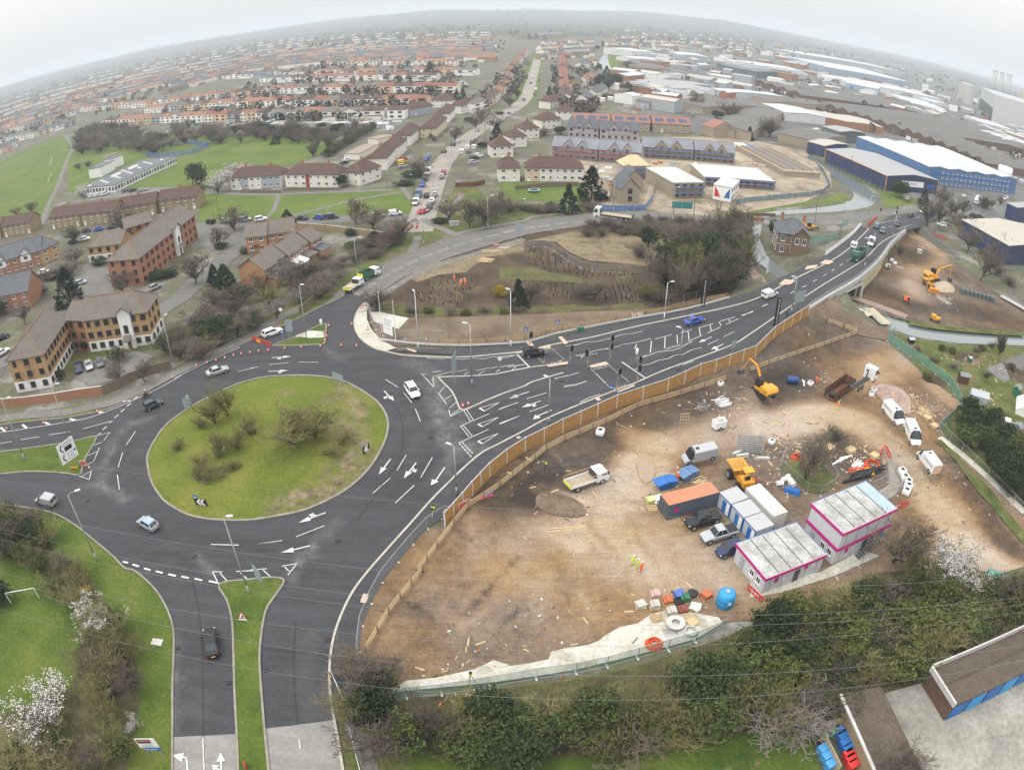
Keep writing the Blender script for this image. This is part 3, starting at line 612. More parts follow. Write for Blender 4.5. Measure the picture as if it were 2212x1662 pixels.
sheet('bank',T('11','1050 1260 990 1130 960 1040 1000 990 1280 1045 1700 1040 2212 1018')+T('21','300 1020 700 1000 1150 990 1500 950 1800 880 1820 900 1480 1000 1090 1060 730 1125 430 1190 100 1250')+T('11','1800 1280 1500 1275'),M_bank,3,'ground',2.5)
sheet('rough_grass',T('21','200 440 380 400 620 350 1000 310 1350 290 1500 300 1480 420 1300 500 1200 640 960 610 720 590 560 520 460 440 330 425'),M_dry,2)
sheet('rough_grass',T('11','1240 700 1500 600 1900 500 2212 420 2212 520 1900 560 1740 680 1520 700 1350 760'),M_dry,2)
M_moss=mottled('mossy_earth',[(.045,.038,.022),(.075,.068,.03),(.085,.09,.032),(.11,.095,.045)],.25,fine=2,fine_amt=.55,bmp=.3)
sheet('rough_grass',T('11','1020 900 1160 930 1300 965 1500 958 1700 972 1950 958 2212 965 2212 1010 1950 1032 1700 1022 1500 1042 1280 1030 1000 985'),M_moss,2)
sheet('rough_grass',T('21','0 965 200 940 400 958 600 945 800 965 1000 938 1150 930 1170 975 1000 992 700 985 500 1010 300 1005 0 1012'),M_moss,2)
sheet('rough_grass',T('21','0 640 250 640 420 690 700 740 850 760 800 790 500 760 300 750 0 740'),M_moss,3)
sheet('concrete_base',T('11','965 995 1060 1000 1280 1048 1200 1135 1000 1075'),M_conc,4)
sheet('old_asphalt',T('22','300 960 560 980 680 1060 680 1150 420 1140 270 1060'),M_ind,4)if 0 else None
sheet('rough_grass',T('32','240 770 330 700 480 680 590 740 690 860 670 920 570 975 460 955 380 880'),M_grassd,9)
sheet('gravel',T('32','980 990 1120 900 1110 720 1150 700 1220 900 1170 990 1050 1050'),mottled('path_gravel',[(.16,.14,.12),(.26,.23,.2)],.5,fine=3),9)
sheet('gravel',T('32','960 120 1080 90 1200 120 1290 200 1300 330 1200 340 1080 250'),mottled('pink_rubble',[(.2,.14,.115),(.28,.205,.17),(.33,.26,.22)],.4,fine=2.5,bmp=.4,fine_amt=.6),9,'ground',1.0)
sheet('gravel',T('31','1480 800 1600 790 1660 850 1640 870 1520 860'),MATS['site_track'],9,'ground',1.0)
sheet('rough_grass',T('32','1490 560 1560 600 1700 780 1850 980 2000 1150 2212 1400 2212 1300 1900 900 1700 700 1540 540'),M_grassd,9,'ground',2.0)
sheet('bare_earth',T('31','545 1045 655 965 780 1010 900 1065 1000 1115 1180 1195 1115 1250 880 1205 700 1135'),M_bank,9,'ground',2.0)
tag(sheet('canal_water',CANAL_E,M_water,0,'flat',world=True,z0=-.45),kind='structure')
# painted markings
MK=MB()
def seg(a,b,w_=.16,off=.2):
 A,B=on_road(*a),on_road(*b);l=math.dist(A[:2],B[:2])+1e-9;w_*=.86
 px,py=-(B[1]-A[1])/l*w_/2,(B[0]-A[0])/l*w_/2
 n=max(1,int(l/4));pts=[tuple(A[k]+(B[k]-A[k])*i/n for k in range(2))for i in range(n+1)]
 z=hr(pts)+off
 for i in range(n):
  (x0,y0),(x1,y1)=pts[i],pts[i+1]
  MK.quad((x0+px,y0+py,z[i]),(x0-px,y0-py,z[i]),(x1-px,y1-py,z[i+1]),(x1+px,y1+py,z[i+1]))
def segs(cr,s,w_=.16):
 p=T(cr,s)
 for i in range(0,len(p)-1,2):seg(p[i],p[i+1],w_)
def dashed(cr,s,n,w_=.3,duty=.6):
 a,b=T(cr,s)
 for i in range(n):
  f,g=i/n,(i+duty)/n;seg((a[0]+(b[0]-a[0])*f,a[1]+(b[1]-a[1])*f),(a[0]+(b[0]-a[0])*g,a[1]+(b[1]-a[1])*g),w_)
def line(cr,s,w_=.2):
 p=smooth(T(cr,s),4)
 for a,b in zip(p[:-1],p[1:]):seg(a,b,w_)
def arrow(cr,s,br=None,turn=None,w_=.22,hw=.62):
 a,b=T(cr,s);A,B=Vector(on_road(*a)[:2]),Vector(on_road(*b)[:2]);d=(B-A).normalized();q=Vector((-d.y,d.x));L=(B-A).length
 z=float(hr([A])[0])+.204
 def pol(P):MK.add([(p.x,p.y,float(hr([p])[0])+.204)for p in P],[tuple(range(len(P)))]if(P[1]-P[0]).cross(P[2]-P[0])>0 else[tuple(range(len(P)-1,-1,-1))])
 h=min(1.7,L*.42)
 if turn:
  Cc=Vector(on_road(*T(cr,turn)[0])[:2]);e=(Cc-B).normalized();f=Vector((-e.y,e.x))
  pol([A-q*w_/2,B-q*w_/2,B+q*w_/2,A+q*w_/2]);pol([B-f*w_/2,Cc-f*w_/2,Cc+f*w_/2,B+f*w_/2])
  pol([Cc-f*hw,Cc+e*1.3,Cc+f*hw]);return
 M=B-d*h
 pol([A-q*w_/2,M-q*w_/2,M+q*w_/2,A+q*w_/2]);pol([M-q*hw*.8,B,M+q*hw*.8])
 if br:
  Cc=Vector(on_road(*T(cr,br)[0])[:2]);S=A+d*((Cc-A).dot(d)-.5);e=(Cc-S).normalized();f=Vector((-e.y,e.x))
  pol([S-f*.12,Cc-f*.12,Cc+f*.12,S+f*.12]);pol([Cc-f*.5,Cc+e*.7,Cc+f*.5])
segs('12','1090 35 1190 98 1235 140 1303 225 1330 272 1370 375 1255 645 1180 768 1465 665 1370 828 1125 830 985 952 1318 888 1165 1030 594 1210 365 1298 255 1327 18 1357 1690 415 1925 315 1680 550 1920 440 1998 285 2150 227 2003 403 2165 335')
arrow('12','1130 675 1035 800');arrow('12','1335 707 1235 833','1318 765');arrow('12','1565 745 1500 840',turn='1490 850');arrow('12','605 1105 388 1185','505 1125');arrow('12','480 1370 247 1425');arrow('12','1080 128 1160 210','1095 178')
arrow('11','177 1365 335 1355','235 1370');arrow('11','150 1475 310 1468','240 1480')
segs('11','0 1450 67 1437 150 1420 315 1405 393 1401 552 1404');segs('01','1915 1475 2078 1438')
segs('02','0 535 98 518 167 505 320 482 393 468 563 442 667 420 905 358 905 358 880 378 1090 443 1015 553 987 613 950 730 943 790 960 910 1693 1355 1917 1362 2030 1357 2212 1337',.18)
for x,y in((1095,175),(1040,228),(990,273),(940,320),(845,415),(797,465)):segs('02',f'{x-18} {y+14} {x+14} {y-12}',.32)
line('02','0 447 250 410 500 372 700 335 850 285 1000 225 1145 160 1300 85 1460 -5',.2);line('01','1400 1528 1600 1430 1760 1355 1930 1278',.2)
segs('02','5 405 45 440 180 383 215 412 360 365 400 385 562 340 610 352 790 285 835 292',.62);segs('02','990 202 1050 195',.5)
segs('02','885 450 780 475 885 450 835 515 745 555 820 530 800 572 752 685 705 637 778 605 675 722 745 687 735 752 718 828 718 828 635 800 660 800 722 765',.16)
segs('02','985 1490 1027 1500 1062 1512 1115 1530 1155 1545 1208 1560 1250 1568 1305 1583 1350 1592 1410 1607',.36);segs('03','1455 47 1515 60 1562 65 1623 80 1675 85 1745 100',.36)
segs('03','1705 10 1785 12 1705 10 1755 112 1765 20 1820 85 1897 10 2050 2 1930 20 1990 78 2112 0 2175 57',.18);segs('12','250 1533 372 1513 372 1513 300 1605 275 1540 310 1575 0 1562 130 1553',.18)
segs('03','1622 1345 1631 1605',.16);arrow('03','1772 1640 1763 1460','1732 1590');arrow('03','1502 1640 1490 1505',turn='1462 1500');segs('13','385 1362 392 1432',.16)
for q in('1845 270 2005 227 2005 227 1885 295','1832 400 1997 345 1997 345 1872 420','1832 535 1997 475 1997 475 1868 558'):segs('12',q,.14)
segs('12','1885 295 1845 270 1872 420 1832 400 1868 558 1832 535',.4)
for q in('1720 290 1775 378','1742 282 1798 368','1692 415 1765 505','1715 410 1790 497','1680 552 1785 670','1705 545 1795 640'):dashed('12',q,5,.2,.7)
segs('12','1515 145 1580 237 1525 142 1568 92 1568 200 1625 163 1605 268 1660 222 1600 285 1612 337 1612 337 1710 288 1620 325 1690 275 1385 0 1480 100 1480 100 1472 20',.15)
segs('11','1377 1500 1440 1560 1377 1500 1420 1505 1477 1525 1560 1500 1465 1487 1545 1480 1560 1497 1660 1480 1665 1485 1750 1467 1820 1477 1930 1455 1935 1462 1990 1447 2080 1447 2212 1430 1725 1510 1760 1488 1845 1502 1890 1477 1980 1490 2012 1465 2105 1475 2142 1447 1425 1370 1440 1380 1432 1375 1570 1382 1570 1375 1640 1380 1640 1377 1700 1387 1700 1387 1770 1380 1790 1377 1880 1382 1880 1382 1960 1365 1965 1367 2050 1375 2050 1375 2130 1355',.15)
segs('21','0 1365 130 1355 530 1285 545 1280 545 1280 635 1270 600 1278 690 1250 690 1252 780 1248 780 1248 915 1218 920 1213 985 1192 985 1192 1070 1187 1070 1187 1150 1165 610 1353 625 1365 625 1360 745 1330 640 1365 760 1345 745 1325 870 1303 850 1310 970 1285 970 1275 1100 1257 1090 1258 1220 1225 0 1450 110 1430 60 1450 210 1430 95 1475 130 1447 205 1462 225 1445 655 1380 670 1362 770 1352 782 1340',.15)
segs('21','1250 1230 1380 1197 1455 1180 1545 1157 1605 1140 1720 1107 1775 1088 1890 1057 1955 1045 2035 1010 1940 1045 2035 1015 1820 1115 1920 1070 1672 1182 1775 1137 1515 1250 1625 1203 1335 1310 1450 1280 1085 1310 1100 1270 1210 1340 1220 1245 1325 1305 1330 1215 1430 1268 1425 1195 1522 1237 1515 1170 1612 1200 1605 1140 1700 1165 1692 1117 1780 1125 1765 1095 1850 1092 1845 1075',.2)
segs('21','1100 1385 1180 1360 1130 1385 1265 1335 1265 1335 1380 1322 1380 1325 1440 1307 1440 1305 1550 1250 1085 1475 1105 1465 1110 1450 1210 1430 1205 1432 1265 1405 1265 1405 1355 1388 1355 1388 1405 1360 1405 1360 1475 1355 1475 1355 1540 1320 1540 1320 1625 1300 1180 1540 1250 1520 1250 1522 1300 1495 1350 1480 1450 1462 1450 1450 1520 1420 1520 1422 1620 1385 1620 1385 1715 1350 1800 1215 1885 1175 1670 1278 1760 1237 2110 975 2155 955 440 1540 460 1548 455 1540 540 1523 540 1525 630 1497 515 1605 600 1592 600 1597 700 1565',.16)
segs('21','140 1350 243 1455 980 1413 1175 1547',.3)
arrow('21','1705 1215 1600 1260');arrow('21','1800 1273 1697 1317','1745 1310')
segs('22','440 35 545 12 510 105 600 92 600 92 700 57 640 230 720 188 720 190 805 162 215 197 375 150 235 303 390 247 0 275 145 227 0 393 155 335')
arrow('22','232 143 72 193');arrow('22','327 215 172 268','275 248');arrow('22','415 290 320 328',turn='305 338');arrow('12','2212 150 2085 195')
for q,n in(('425 1308 525 1398',9),('310 1378 352 1415',4),('735 1470 850 1585',9),('880 1440 1045 1582',11)):dashed('21',q,n,.28,.35)
dashed('22','780 5 893 118',7,.28,.35)
segs('31','0 1025 35 1010 110 972 152 953 230 918 270 900 335 868 368 850 430 820 467 802 518 773 550 757 600 730 627 713 668 690 692 673 735 647 757 632 790 608 808 596 925 505 940 490 985 430 1000 415 1015 400 1025 388',.2)
segs('31','1045 310 1090 295 1080 305 1140 285 1130 292 1195 278 1190 280 1240 295 1130 335 1180 325 1200 350 1310 320 595 295 660 297 720 297 800 295 820 300 850 302 1180 260 1230 250 1330 270 1380 255 1460 235 1540 210',.18)
for cr,q in(('11','850 868 905 830 935 805 1010 765 1040 738 1115 700 1148 678 1225 640 1258 625 1345 587 1380 570 1470 537 1510 522 1600 490 1640 475 1730 452 1785 437 1860 415 1915 402 2005 380 2040 370 2145 347'),('21','30 367 110 350 140 345 280 325 310 322 400 307 450 298 545 290 600 292 720 280')):
 p=T(cr,q)
 for i in range(0,len(p),2):
  a,b=at(*p[i]),at(*p[i+1]);o_=offset([a,b],.45),offset([a,b],-.45)
  for(c,e)in o_:
   pass
  for(c,e)in(o_[0],o_[1],(o_[0][1],o_[1][1])):
   l=math.dist(c,e);ux,uy=-(e[1]-c[1])/l*.06,(e[0]-c[0])/l*.06
   MK.quad((c[0]+ux,c[1]+uy,.2),(c[0]-ux,c[1]-uy,.2),(e[0]-ux,e[1]-uy,.2),(e[0]+ux,e[1]+uy,.2))
segs('10','1445 1500 1470 1480 1460 1605 1470 1580',.15);segs('11','1400 150 1412 120',.15)
TXT={}
def text_mesh(s,size=1.0,ext=0.0):
 k=(s,size,ext)
 if k not in TXT:
  cu=bpy.data.curves.new('lettering','FONT');cu.body=s;cu.size=size;cu.extrude=ext;cu.align_x='CENTER';cu.align_y='CENTER';cu.resolution_u=2
  o=bpy.data.objects.new('lettering',cu);COL.objects.link(o)
  me_=bpy.data.meshes.new_from_object(o.evaluated_get(bpy.context.evaluated_depsgraph_get()));bpy.data.objects.remove(o);bpy.data.curves.remove(cu)
  TXT[k]=me_
 return TXT[k]
def road_text(s,a,b,cr,h,sx=1.0):
 """lettering painted on the road, its baseline running from a to b"""
 p,q=[on_road(*v)for v in T(cr,f'{a} {b}')];L=math.dist(p[:2],q[:2]);m_=text_mesh(s,1.0);V=np.array([v.co[:]for v in m_.vertices]);wd=V[:,0].max()-V[:,0].min()
 ang=heading(p,q);c,n=math.cos(ang),math.sin(ang);X=V[:,0]*L/wd;Y=V[:,1]*h/.72
 cx,cy=(p[0]+q[0])/2,(p[1]+q[1])/2
 MK.add([(cx+x*c-y*n,cy+x*n+y*c,float(hr([(cx,cy)])[0])+.204)for x,y in zip(X,Y)],[tuple(f.vertices)for f in m_.polygons])
road_text('\u2190LOOK LEFT','385 1437','508 1405','21',.9);road_text('\u2190LOOK LEFT','755 1472','872 1440','21',.9)
road_text('LOOK RIGHT\u2192','915 130','1040 88','22',.9);road_text('\u2190LOOK','345 1312','410 1302','21',.7)
road_text('SLOW','1522 1516','1460 1516','10',2.4)
struct('road_markings',MK,M_white)
MK=MB()
for cr,q in(('12','1370 1010 1560 1000 1700 1010 1890 585'),('12','850 1180 1180 700 1230 480 1200 300 1080 100'),('11','600 1350 900 1390 1100 1480 1200 1590'),('02','880 640 960 420 1250 300'),('02','1000 1000 1300 1250 1700 1400 2212 1400'),('21','0 1420 600 1330 1100 1230 1600 1110 2100 900'),('22','0 230 500 60'),('03','1540 60 1600 400 1620 800 1625 1340'),('13','360 400 340 800 370 1240'),('31','0 1060 500 730 800 540')):line(cr,q,.07)
for x,y in T('12','1450 500 1240 950 700 1330 1900 300')+T('02','700 1000 1560 1450 1020 620')+T('03','1420 620 1830 900')+T('13','620 560 120 800')+T('21','900 1240 1600 1180 500 1560')+T('31','400 900'):p=on_road(x,y);MK.box(p[0],p[1],p[2]+.15,.75,.6,.04,.5)
struct('road_joints_and_drain_covers',MK,plain('bitumen_seam',(.02,.02,.021),.6))
# building materials
def brick(name,c,mortar=.8):
 m,t,b=nodes(name,.9,.15)
 g=N(t,'ShaderNodeTexCoord');f=noise(t,.5,4,.6,g.outputs['Object']);h=noise(t,6,3,.7,g.outputs['Object'])
 col=mix(t,f,tuple(q*.82 for q in c),tuple(q*1.15 for q in c));col=mix(t,.35,col,ramp(t,h,[(.3,(.25,.25,.25)),(.7,(.85,.85,.85))]),'OVERLAY')
 t.links.new(col,b.inputs['Base Color']);return m
def tiles(name,c,scale=3.2,moss=.0,var=.3):
 """courses of roof tiles with weathering"""
 m,t,b=nodes(name,.85,.2)
 g=N(t,'ShaderNodeTexCoord');f=noise(t,.45,5,.65,g.outputs['Object']);h=noise(t,2.2,4,.7,g.outputs['Object'])
 wv=N(t,'ShaderNodeTexWave',bands_direction='Z');wv.inputs['Scale'].default_value=scale;wv.inputs['Distortion'].default_value=.6;t.links.new(g.outputs['Object'],wv.inputs[0])
 col=mix(t,f,tuple(q*(1-var)for q in c),tuple(q*(1+var)for q in c))
 if moss:col=mix(t,ramp(t,h,[(.55,0.),(.75,moss)]),col,(.16,.13,.05))
 col=mix(t,.35,col,wv.outputs['Color'],'OVERLAY');col=mix(t,.3,col,ramp(t,h,[(.3,(.25,.25,.25)),(.7,(.8,.8,.8))]),'OVERLAY')
 t.links.new(col,b.inputs['Base Color']);return m
def sheeting(name,c,scale=2.5,dirX=True,var=.1,dirt=(.2,.19,.17),amt=.25,rough=.5):
 """profiled metal sheet"""
 m,t,b=nodes(name,rough,.35)
 g=N(t,'ShaderNodeTexCoord');f=noise(t,.12,5,.65,g.outputs['Object']);k=noise(t,.5,4,.65,g.outputs['Object'],stretch=(0,(1,.1,.1)))
 wv=N(t,'ShaderNodeTexWave',bands_direction='X' if dirX else 'Y');wv.inputs['Scale'].default_value=scale;t.links.new(g.outputs['Object'],wv.inputs[0])
 col=mix(t,f,tuple(q*(1-var)for q in c),tuple(min(1,q*(1+var))for q in c));col=mix(t,ramp(t,k,[(.5,0.),(.75,amt)]),col,dirt)
 col=mix(t,.18,col,wv.outputs['Color'],'OVERLAY')
 t.links.new(col,b.inputs['Base Color']);return m
B_buff=brick('buff_brick',(.37,.235,.12));B_red=brick('red_brick',(.29,.145,.085));B_brown=brick('brown_brick',(.25,.19,.11));B_tan=brick('tan_brick',(.29,.24,.175));B_orange=brick('orange_brick',(.36,.2,.105));B_old=brick('old_yellow_brick',(.17,.12,.075));B_dark=brick('dark_brick',(.12,.075,.055))
W_white=plain('white_render',(.68,.67,.64),.8,var=.05,scale=.4);W_cream=plain('cream_render',(.64,.61,.53),.85,var=.06,scale=.4);W_grey=plain('grey_render',(.3,.31,.34),.85,var=.05,scale=.4);W_peach=plain('peach_render',(.55,.4,.27),.85,var=.05);W_yel=plain('yellow_render',(.52,.43,.27),.85,var=.05)
R_brown=tiles('brown_tile',(.085,.052,.042),moss=.35);R_grey=tiles('grey_brown_tile',(.135,.117,.098),moss=.3);R_slate=tiles('slate_tile',(.1,.105,.115));R_orange=tiles('orange_tile',(.235,.12,.08),moss=.1);R_redd=tiles('red_tile',(.2,.085,.06),moss=.2);R_pale=tiles('pale_slate',(.19,.195,.215));R_pink=tiles('pink_tile',(.25,.13,.1),moss=.0)
R_mossy=tiles('mossy_fibre_cement',(.085,.066,.05),9,moss=.4,var=.5)
F_white=plain('upvc',(.75,.75,.74),.4,var=.04);F_dark=plain('dark_frame',(.045,.03,.025),.5);GLASS=plain('window_glass',(.022,.027,.033),.08,.6,var=.5,scale=.8)
TIM=plain('fresh_timber',(.46,.34,.19),.8,var=.2,scale=4);TIMD=plain('weathered_timber',(.16,.12,.085),.9,var=.25,scale=3);GALV=plain('galvanised_steel',(.36,.37,.38),.45,.5,.5,var=.15);STEELD=plain('dark_steel',(.05,.052,.055),.5,.4)
BLACK=plain('black_paint',(.015,.015,.016),.45);RED=plain('red_plastic',(.5,.03,.025),.45,var=.12);ORANGE=plain('orange_plastic',(.62,.12,.02),.5,var=.1);YEL=plain('yellow_paint',(.6,.27,.02),.45,.4,var=.15);BLUE=plain('blue_paint',(.02,.12,.36),.45,var=.15);BLUEL=plain('bright_blue_plastic',(.03,.25,.52),.45,var=.08);WHITE=plain('white_paint',(.72,.72,.7),.4,var=.06);MAG=plain('magenta_trim',(.42,.012,.17),.45,var=.06);GREYP=plain('grey_paint',(.33,.34,.35),.5,var=.08);LBLUE=plain('pale_blue_roof',(.3,.38,.5),.55,var=.15);LIME=plain('hi_vis_yellow',(.55,.75,.05),.7,var=.06);ORV=plain('hi_vis_orange',(.85,.15,.03),.7,var=.06);SKIN=plain('skin',(.42,.24,.17),.6);GREENP=plain('green_paint',(.03,.13,.07),.5);NAVY=plain('navy_cladding',(.018,.03,.085),.55,var=.15,scale=.2);SKYB=plain('blue_cladding',(.06,.17,.38),.55,var=.12,scale=.2);CONCP=plain('cast_concrete',(.42,.41,.38),.85,var=.12);RUST=plain('rusted_steel',(.13,.06,.035),.8,var=.4,scale=1.2)
_win={}
def win_mesh(w,h,fr,n=2):
 k=(round(w,2),round(h,2),fr.name,n)
 if k not in _win:
  mb=MB();t=.08
  mb.box(0,-.03,0,w,.09,t,mi=0);mb.box(0,-.03,h-t,w,.09,t,mi=0)
  for i in range(n+1):mb.box(-w/2+t/2+(w-t)*i/n,-.031,t,t if i in(0,n)else.06,.085,h-2*t)
  mb.box(0,-.01,t,w-t,.03,h-2*t,mi=1);mb.box(0,-.07,-.08,w+.16,.16,.075)
  _win[k]=mb.mesh('window',[fr,GLASS])
 return _win[k]
def add_win(root,x,y,z,rz,w=1.2,h=1.2,fr=None,n=2,name='window'):
 o=obj(name,win_mesh(w,h,fr or F_white,n),root,(x,y,z),rz);return o
_door={}
def add_door(root,x,y,z,rz,mat=None):
 k=(mat or F_white).name
 if k not in _door:
  mb=MB();mb.box(0,-.04,0,.95,.1,2.05);mb.box(0,-.095,1.2,.5,.012,.6,mi=1);_door[k]=mb.mesh('door',[mat or F_white,GLASS])
 return obj('door',_door[k],root,(x,y,z),rz)
def face_windows(root,L,W,eave,rows,face='front',fr=None,w=1.2,h=1.15,n=None,door=None,x0=None,x1=None,storey=2.6,sill=.95,skip=()):
 """windows along one wall: front -y, back +y, left -x, right +x"""
 ln=L if face in('front','back')else W
 x0=-ln/2 if x0 is None else x0;x1=ln/2 if x1 is None else x1
 n=n or max(1,int((x1-x0)/2.9))
 for r in range(rows):
  for i in range(n):
   if(r,i)in skip:continue
   u=x0+(x1-x0)*(i+.5)/n;z=r*storey+sill
   p={'front':(u,-W/2,0),'back':(-u,W/2,PI),'left':(-L/2,-u,-PI/2),'right':(L/2,u,PI/2)}[face]
   if r==0 and door is not None and i in door:add_door(root,p[0],p[1],.05,p[2])
   else:add_win(root,p[0],p[1],z,p[2],w*(.7 if(i*7+r*3)%5==1 else 1),h,fr)
def frame(a,b,depth,z=0.0):
 """a, b: ground points of the near wall, left to right -> centre, heading, length"""
 L=math.dist(a,b);h=heading(a,b)
 return((a[0]+b[0])/2-math.sin(h)*depth/2,(a[1]+b[1])/2+math.cos(h)*depth/2,z),h,L
def chimney(roof,x,y,z,h=1.3,mat=None):
 mb=MB();mb.box(x,y,z-.6,.9,.5,h+.6);mb.box(x,y,z+h,1.0,.6,.1)
 for q in(-.22,.22):mb.cyl(x+q,y,z+h+.1,.11,.35,6)
 return mb.build('chimney',mat or B_red,roof)
def house(label,a,b,depth,eave=5.1,ridge=7.9,wall=None,roof=None,hip=(1,1),rows=2,fr=None,sides='',chim=(.3,),group=None,front=None,door=(1,),n=None,name='house',cat='house',band=None,oh=.35,storey=2.55,win=(1.25,1.15),porch=False):
 loc,rz,L=frame(a,b,depth)
 r=thing(name,label,cat,loc,rz,group)
 hp=[depth/2*.9 if q else 0 for q in hip]
 mb=MB();mb.walls(0,0,L,depth,0,eave,None if hip[0]and hip[1]else ridge-.1,0,0,hp[0],hp[1]);mb.build('wall',wall or W_cream,r)
 if band:m2=MB();m2.box(0,0,.01,L+.06,depth+.06,band[0]);m2.build('rendered_base',band[1],r)
 if front:
  for x0,x1,m in front:m2=MB();m2.box((x0+x1)/2*L-L/2,-depth/2-.02,.02,(x1-x0)*L,.06,eave-.05);m2.build('render_panel',m,r)
 mb=MB();mb.gable(0,0,L,depth,eave,ridge,0,oh,0,.16,hp[0]+(oh if hp[0]else 0),hp[1]+(oh if hp[1]else 0))
 ro=mb.build('roof',roof or R_brown,r)
 rt=MB();rt.tube((-L/2-oh+hp[0]+(oh if hp[0]else 0),0,ridge+.17),(L/2+oh-hp[1]-(oh if hp[1]else 0),0,ridge+.17),.13,5)
 for e,k in((-1,0),(1,1)):
  if hp[k]:
   for s in(-1,1):rt.tube((e*(L/2-hp[k]),0,ridge+.17),(e*(L/2+oh),s*(depth/2+oh),eave-.1),.1,4)
 rt.build('ridge_tile',R_orange if roof in(R_grey,)else R_redd if roof is R_brown else(roof or R_brown),ro)
 for c in chim:chimney(ro,-L/2+c*L,.1,ridge,mat=B_red if wall is not W_white else B_brown)
 if rows:
  face_windows(r,L,depth+(.08 if band or front else 0),eave,rows,'front',fr,win[0],win[1],n,door,storey=storey)
  for s in sides:face_windows(r,L,depth,eave,rows,{'l':'left','r':'right','b':'back'}[s],fr,win[0]*.8,win[1],2 if depth<9 else 3,storey=storey)
 if porch:
  for i in range(max(1,int(L/7))):
   p=MB();x=-L/2+L*(i+.5)/max(1,int(L/7));p.box(x,-depth/2-.6,2.3,1.8,1.2,.14);p.build('porch',R_brown,r)
 return r
def P2(cr,s):return[at(x,y)for x,y in T(cr,s)]
# flats beside the roundabout
def multi(name,label,cat,blocks,loc0):
 """one building of several wings: (a, b, depth, eave, ridge, hip, wall, roof, windows dict)"""
 r=thing(name,label,cat,(loc0[0],loc0[1],0))
 for k,(a,b,dp,ev,rg,hip,wl,rf,opt)in enumerate(blocks):
  loc,rz,L=frame(a,b,dp);q=thing('wing',None,None,(loc[0]-loc0[0],loc[1]-loc0[1],0),rz);q.parent=r
  hp=[dp/2*.9 if e else 0 for e in hip];oh=.4
  mb=MB();mb.walls(0,0,L,dp,0,ev+.002*k,rg-.1 if not(hip[0]and hip[1])else None,0,0,*hp);mb.build('wall',wl,q)
  if opt.get('band'):
   m2=MB();m2.box(0,0,.01,L+.06,dp+.06,opt['band']);m2.build('rendered_base',W_white,q)
  mb=MB();mb.gable(0,0,L,dp,ev,rg+.01*k,0,oh,0,.16,*[h+oh if h else 0 for h in hp]);mb.build('roof',rf,q)
  rt=MB();rt.tube((-L/2+hp[0],0,rg+.2),(L/2-hp[1],0,rg+.2),.15,5)
  for e,kk in((-1,0),(1,1)):
   if hp[kk]:
    for s in(-1,1):rt.tube((e*(L/2-hp[kk]),0,rg+.2),(e*(L/2+oh),s*(dp/2+oh),ev),.12,4)
  rt.build('ridge_tile',R_orange,q)
  for f in opt.get('faces',('front',)):
   face_windows(q,L+(.08 if opt.get('band')else 0),dp+(.08 if opt.get('band')else 0),ev,opt.get('rows',3),f,opt.get('fr',F_dark),1.3,1.25,opt.get('n')if f=='front' else None,storey=opt.get('st',2.65),sill=.85)
  for u in opt.get('tower',()):
   x=-L/2+u*L;t=MB();t.box(x,-dp/2-.45,0,3.0,.9,ev+.6);t.add([(x-1.5,-dp/2-.9,ev+.6),(x+1.5,-dp/2-.9,ev+.6),(x,-dp/2-.9,ev+1.7)],[(0,1,2)]);t.build('stair_tower',W_white,q)
   t=MB();t.gable(x,-dp/2+.6,3.4,3.2,ev+.6,ev+1.9,PI/2,.25);t.build('tower_roof',rf,q)
   add_win(q,x,-dp/2-.9,3.3+.6,0,1.1,1.8,F_dark);add_door(q,x,-dp/2-.9,.05,0,F_dark)
   t=MB();t.gable(x,-dp/2-1.4,1.4,2.2,2.6,3.4,0,.2);t.build('porch',rf,q)
  for u in opt.get('gables',()):
   x=-L/2+u*L;t=MB();t.box(x,-dp/2+.5,ev-2.6,4.0,1.4,2.7);t.add([(x-2,-dp/2-.2,ev+.1),(x+2,-dp/2-.2,ev+.1),(x,-dp/2-.2,ev+2.1)],[(0,1,2)]);t.build('gable_front',opt.get('gw',wl),q)
   t=MB();t.gable(x,-dp/2+1.5,3.8,4.0,ev+.1,ev+2.2,PI/2,.25);t.build('gable_roof',rf,q);add_win(q,x,-dp/2-.2,ev-1.9,0,1.6,1.3,opt.get('fr',F_dark))
 return r
A1,A2,A3=P2('01','430 1585 600 1290'),P2('01','598 1292 742 1302'),P2('01','738 1305 1240 1244')
multi('apartment_block','L-shaped buff brick flats with white ground floor and gabled white stair tower','apartment block',[
(A1[0],A1[1],9.5,8.0,11.4,(1,0),B_buff,R_grey,dict(band=2.5,faces=('front','left'),n=8,gables=())),
(A2[0],A2[1],8.0,8.0,10.6,(0,0),B_red,R_grey,dict(n=2)),
(A3[0],A3[1],9.0,8.0,11.3,(0,1),B_buff,R_grey,dict(band=2.5,faces=('front','right'),n=7,tower=(.66,)))],A2[0])
B1,B2_,B3_=P2('01','1160 772 1600 395'),P2('01','728 590 1000 562'),P2('01','1045 480 1250 420')
multi('apartment_block','long red and buff brick flats with white stair tower between car parks','apartment block',[
(B1[0],B1[1],11,8.0,11.5,(1,0),B_red,R_grey,dict(faces=('front','left'),n=12,tower=(.62,))),
(B2_[0],B2_[1],9,5.4,8.2,(1,0),B_buff,R_grey,dict(band=2.5,rows=2,faces=('front','left'))),
(B3_[0],B3_[1],8,7.2,9.6,(0,0),B_red,R_grey,dict(rows=3,st=2.4))],B1[0])
C1,C2=P2('01','-170 745 352 605'),P2('01','352 605 500 540')
multi('apartment_block','flats with slate blue roof and white painted gables at left edge','apartment block',[
(C1[0],C1[1],10,5.4,9.2,(0,0),B_red,R_slate,dict(rows=2,fr=F_white,gables=(.4,.78),gw=W_white)),
(C2[0],C2[1],9,5.4,8.6,(0,1),B_buff,R_slate,dict(rows=2,fr=F_white))],C1[1])
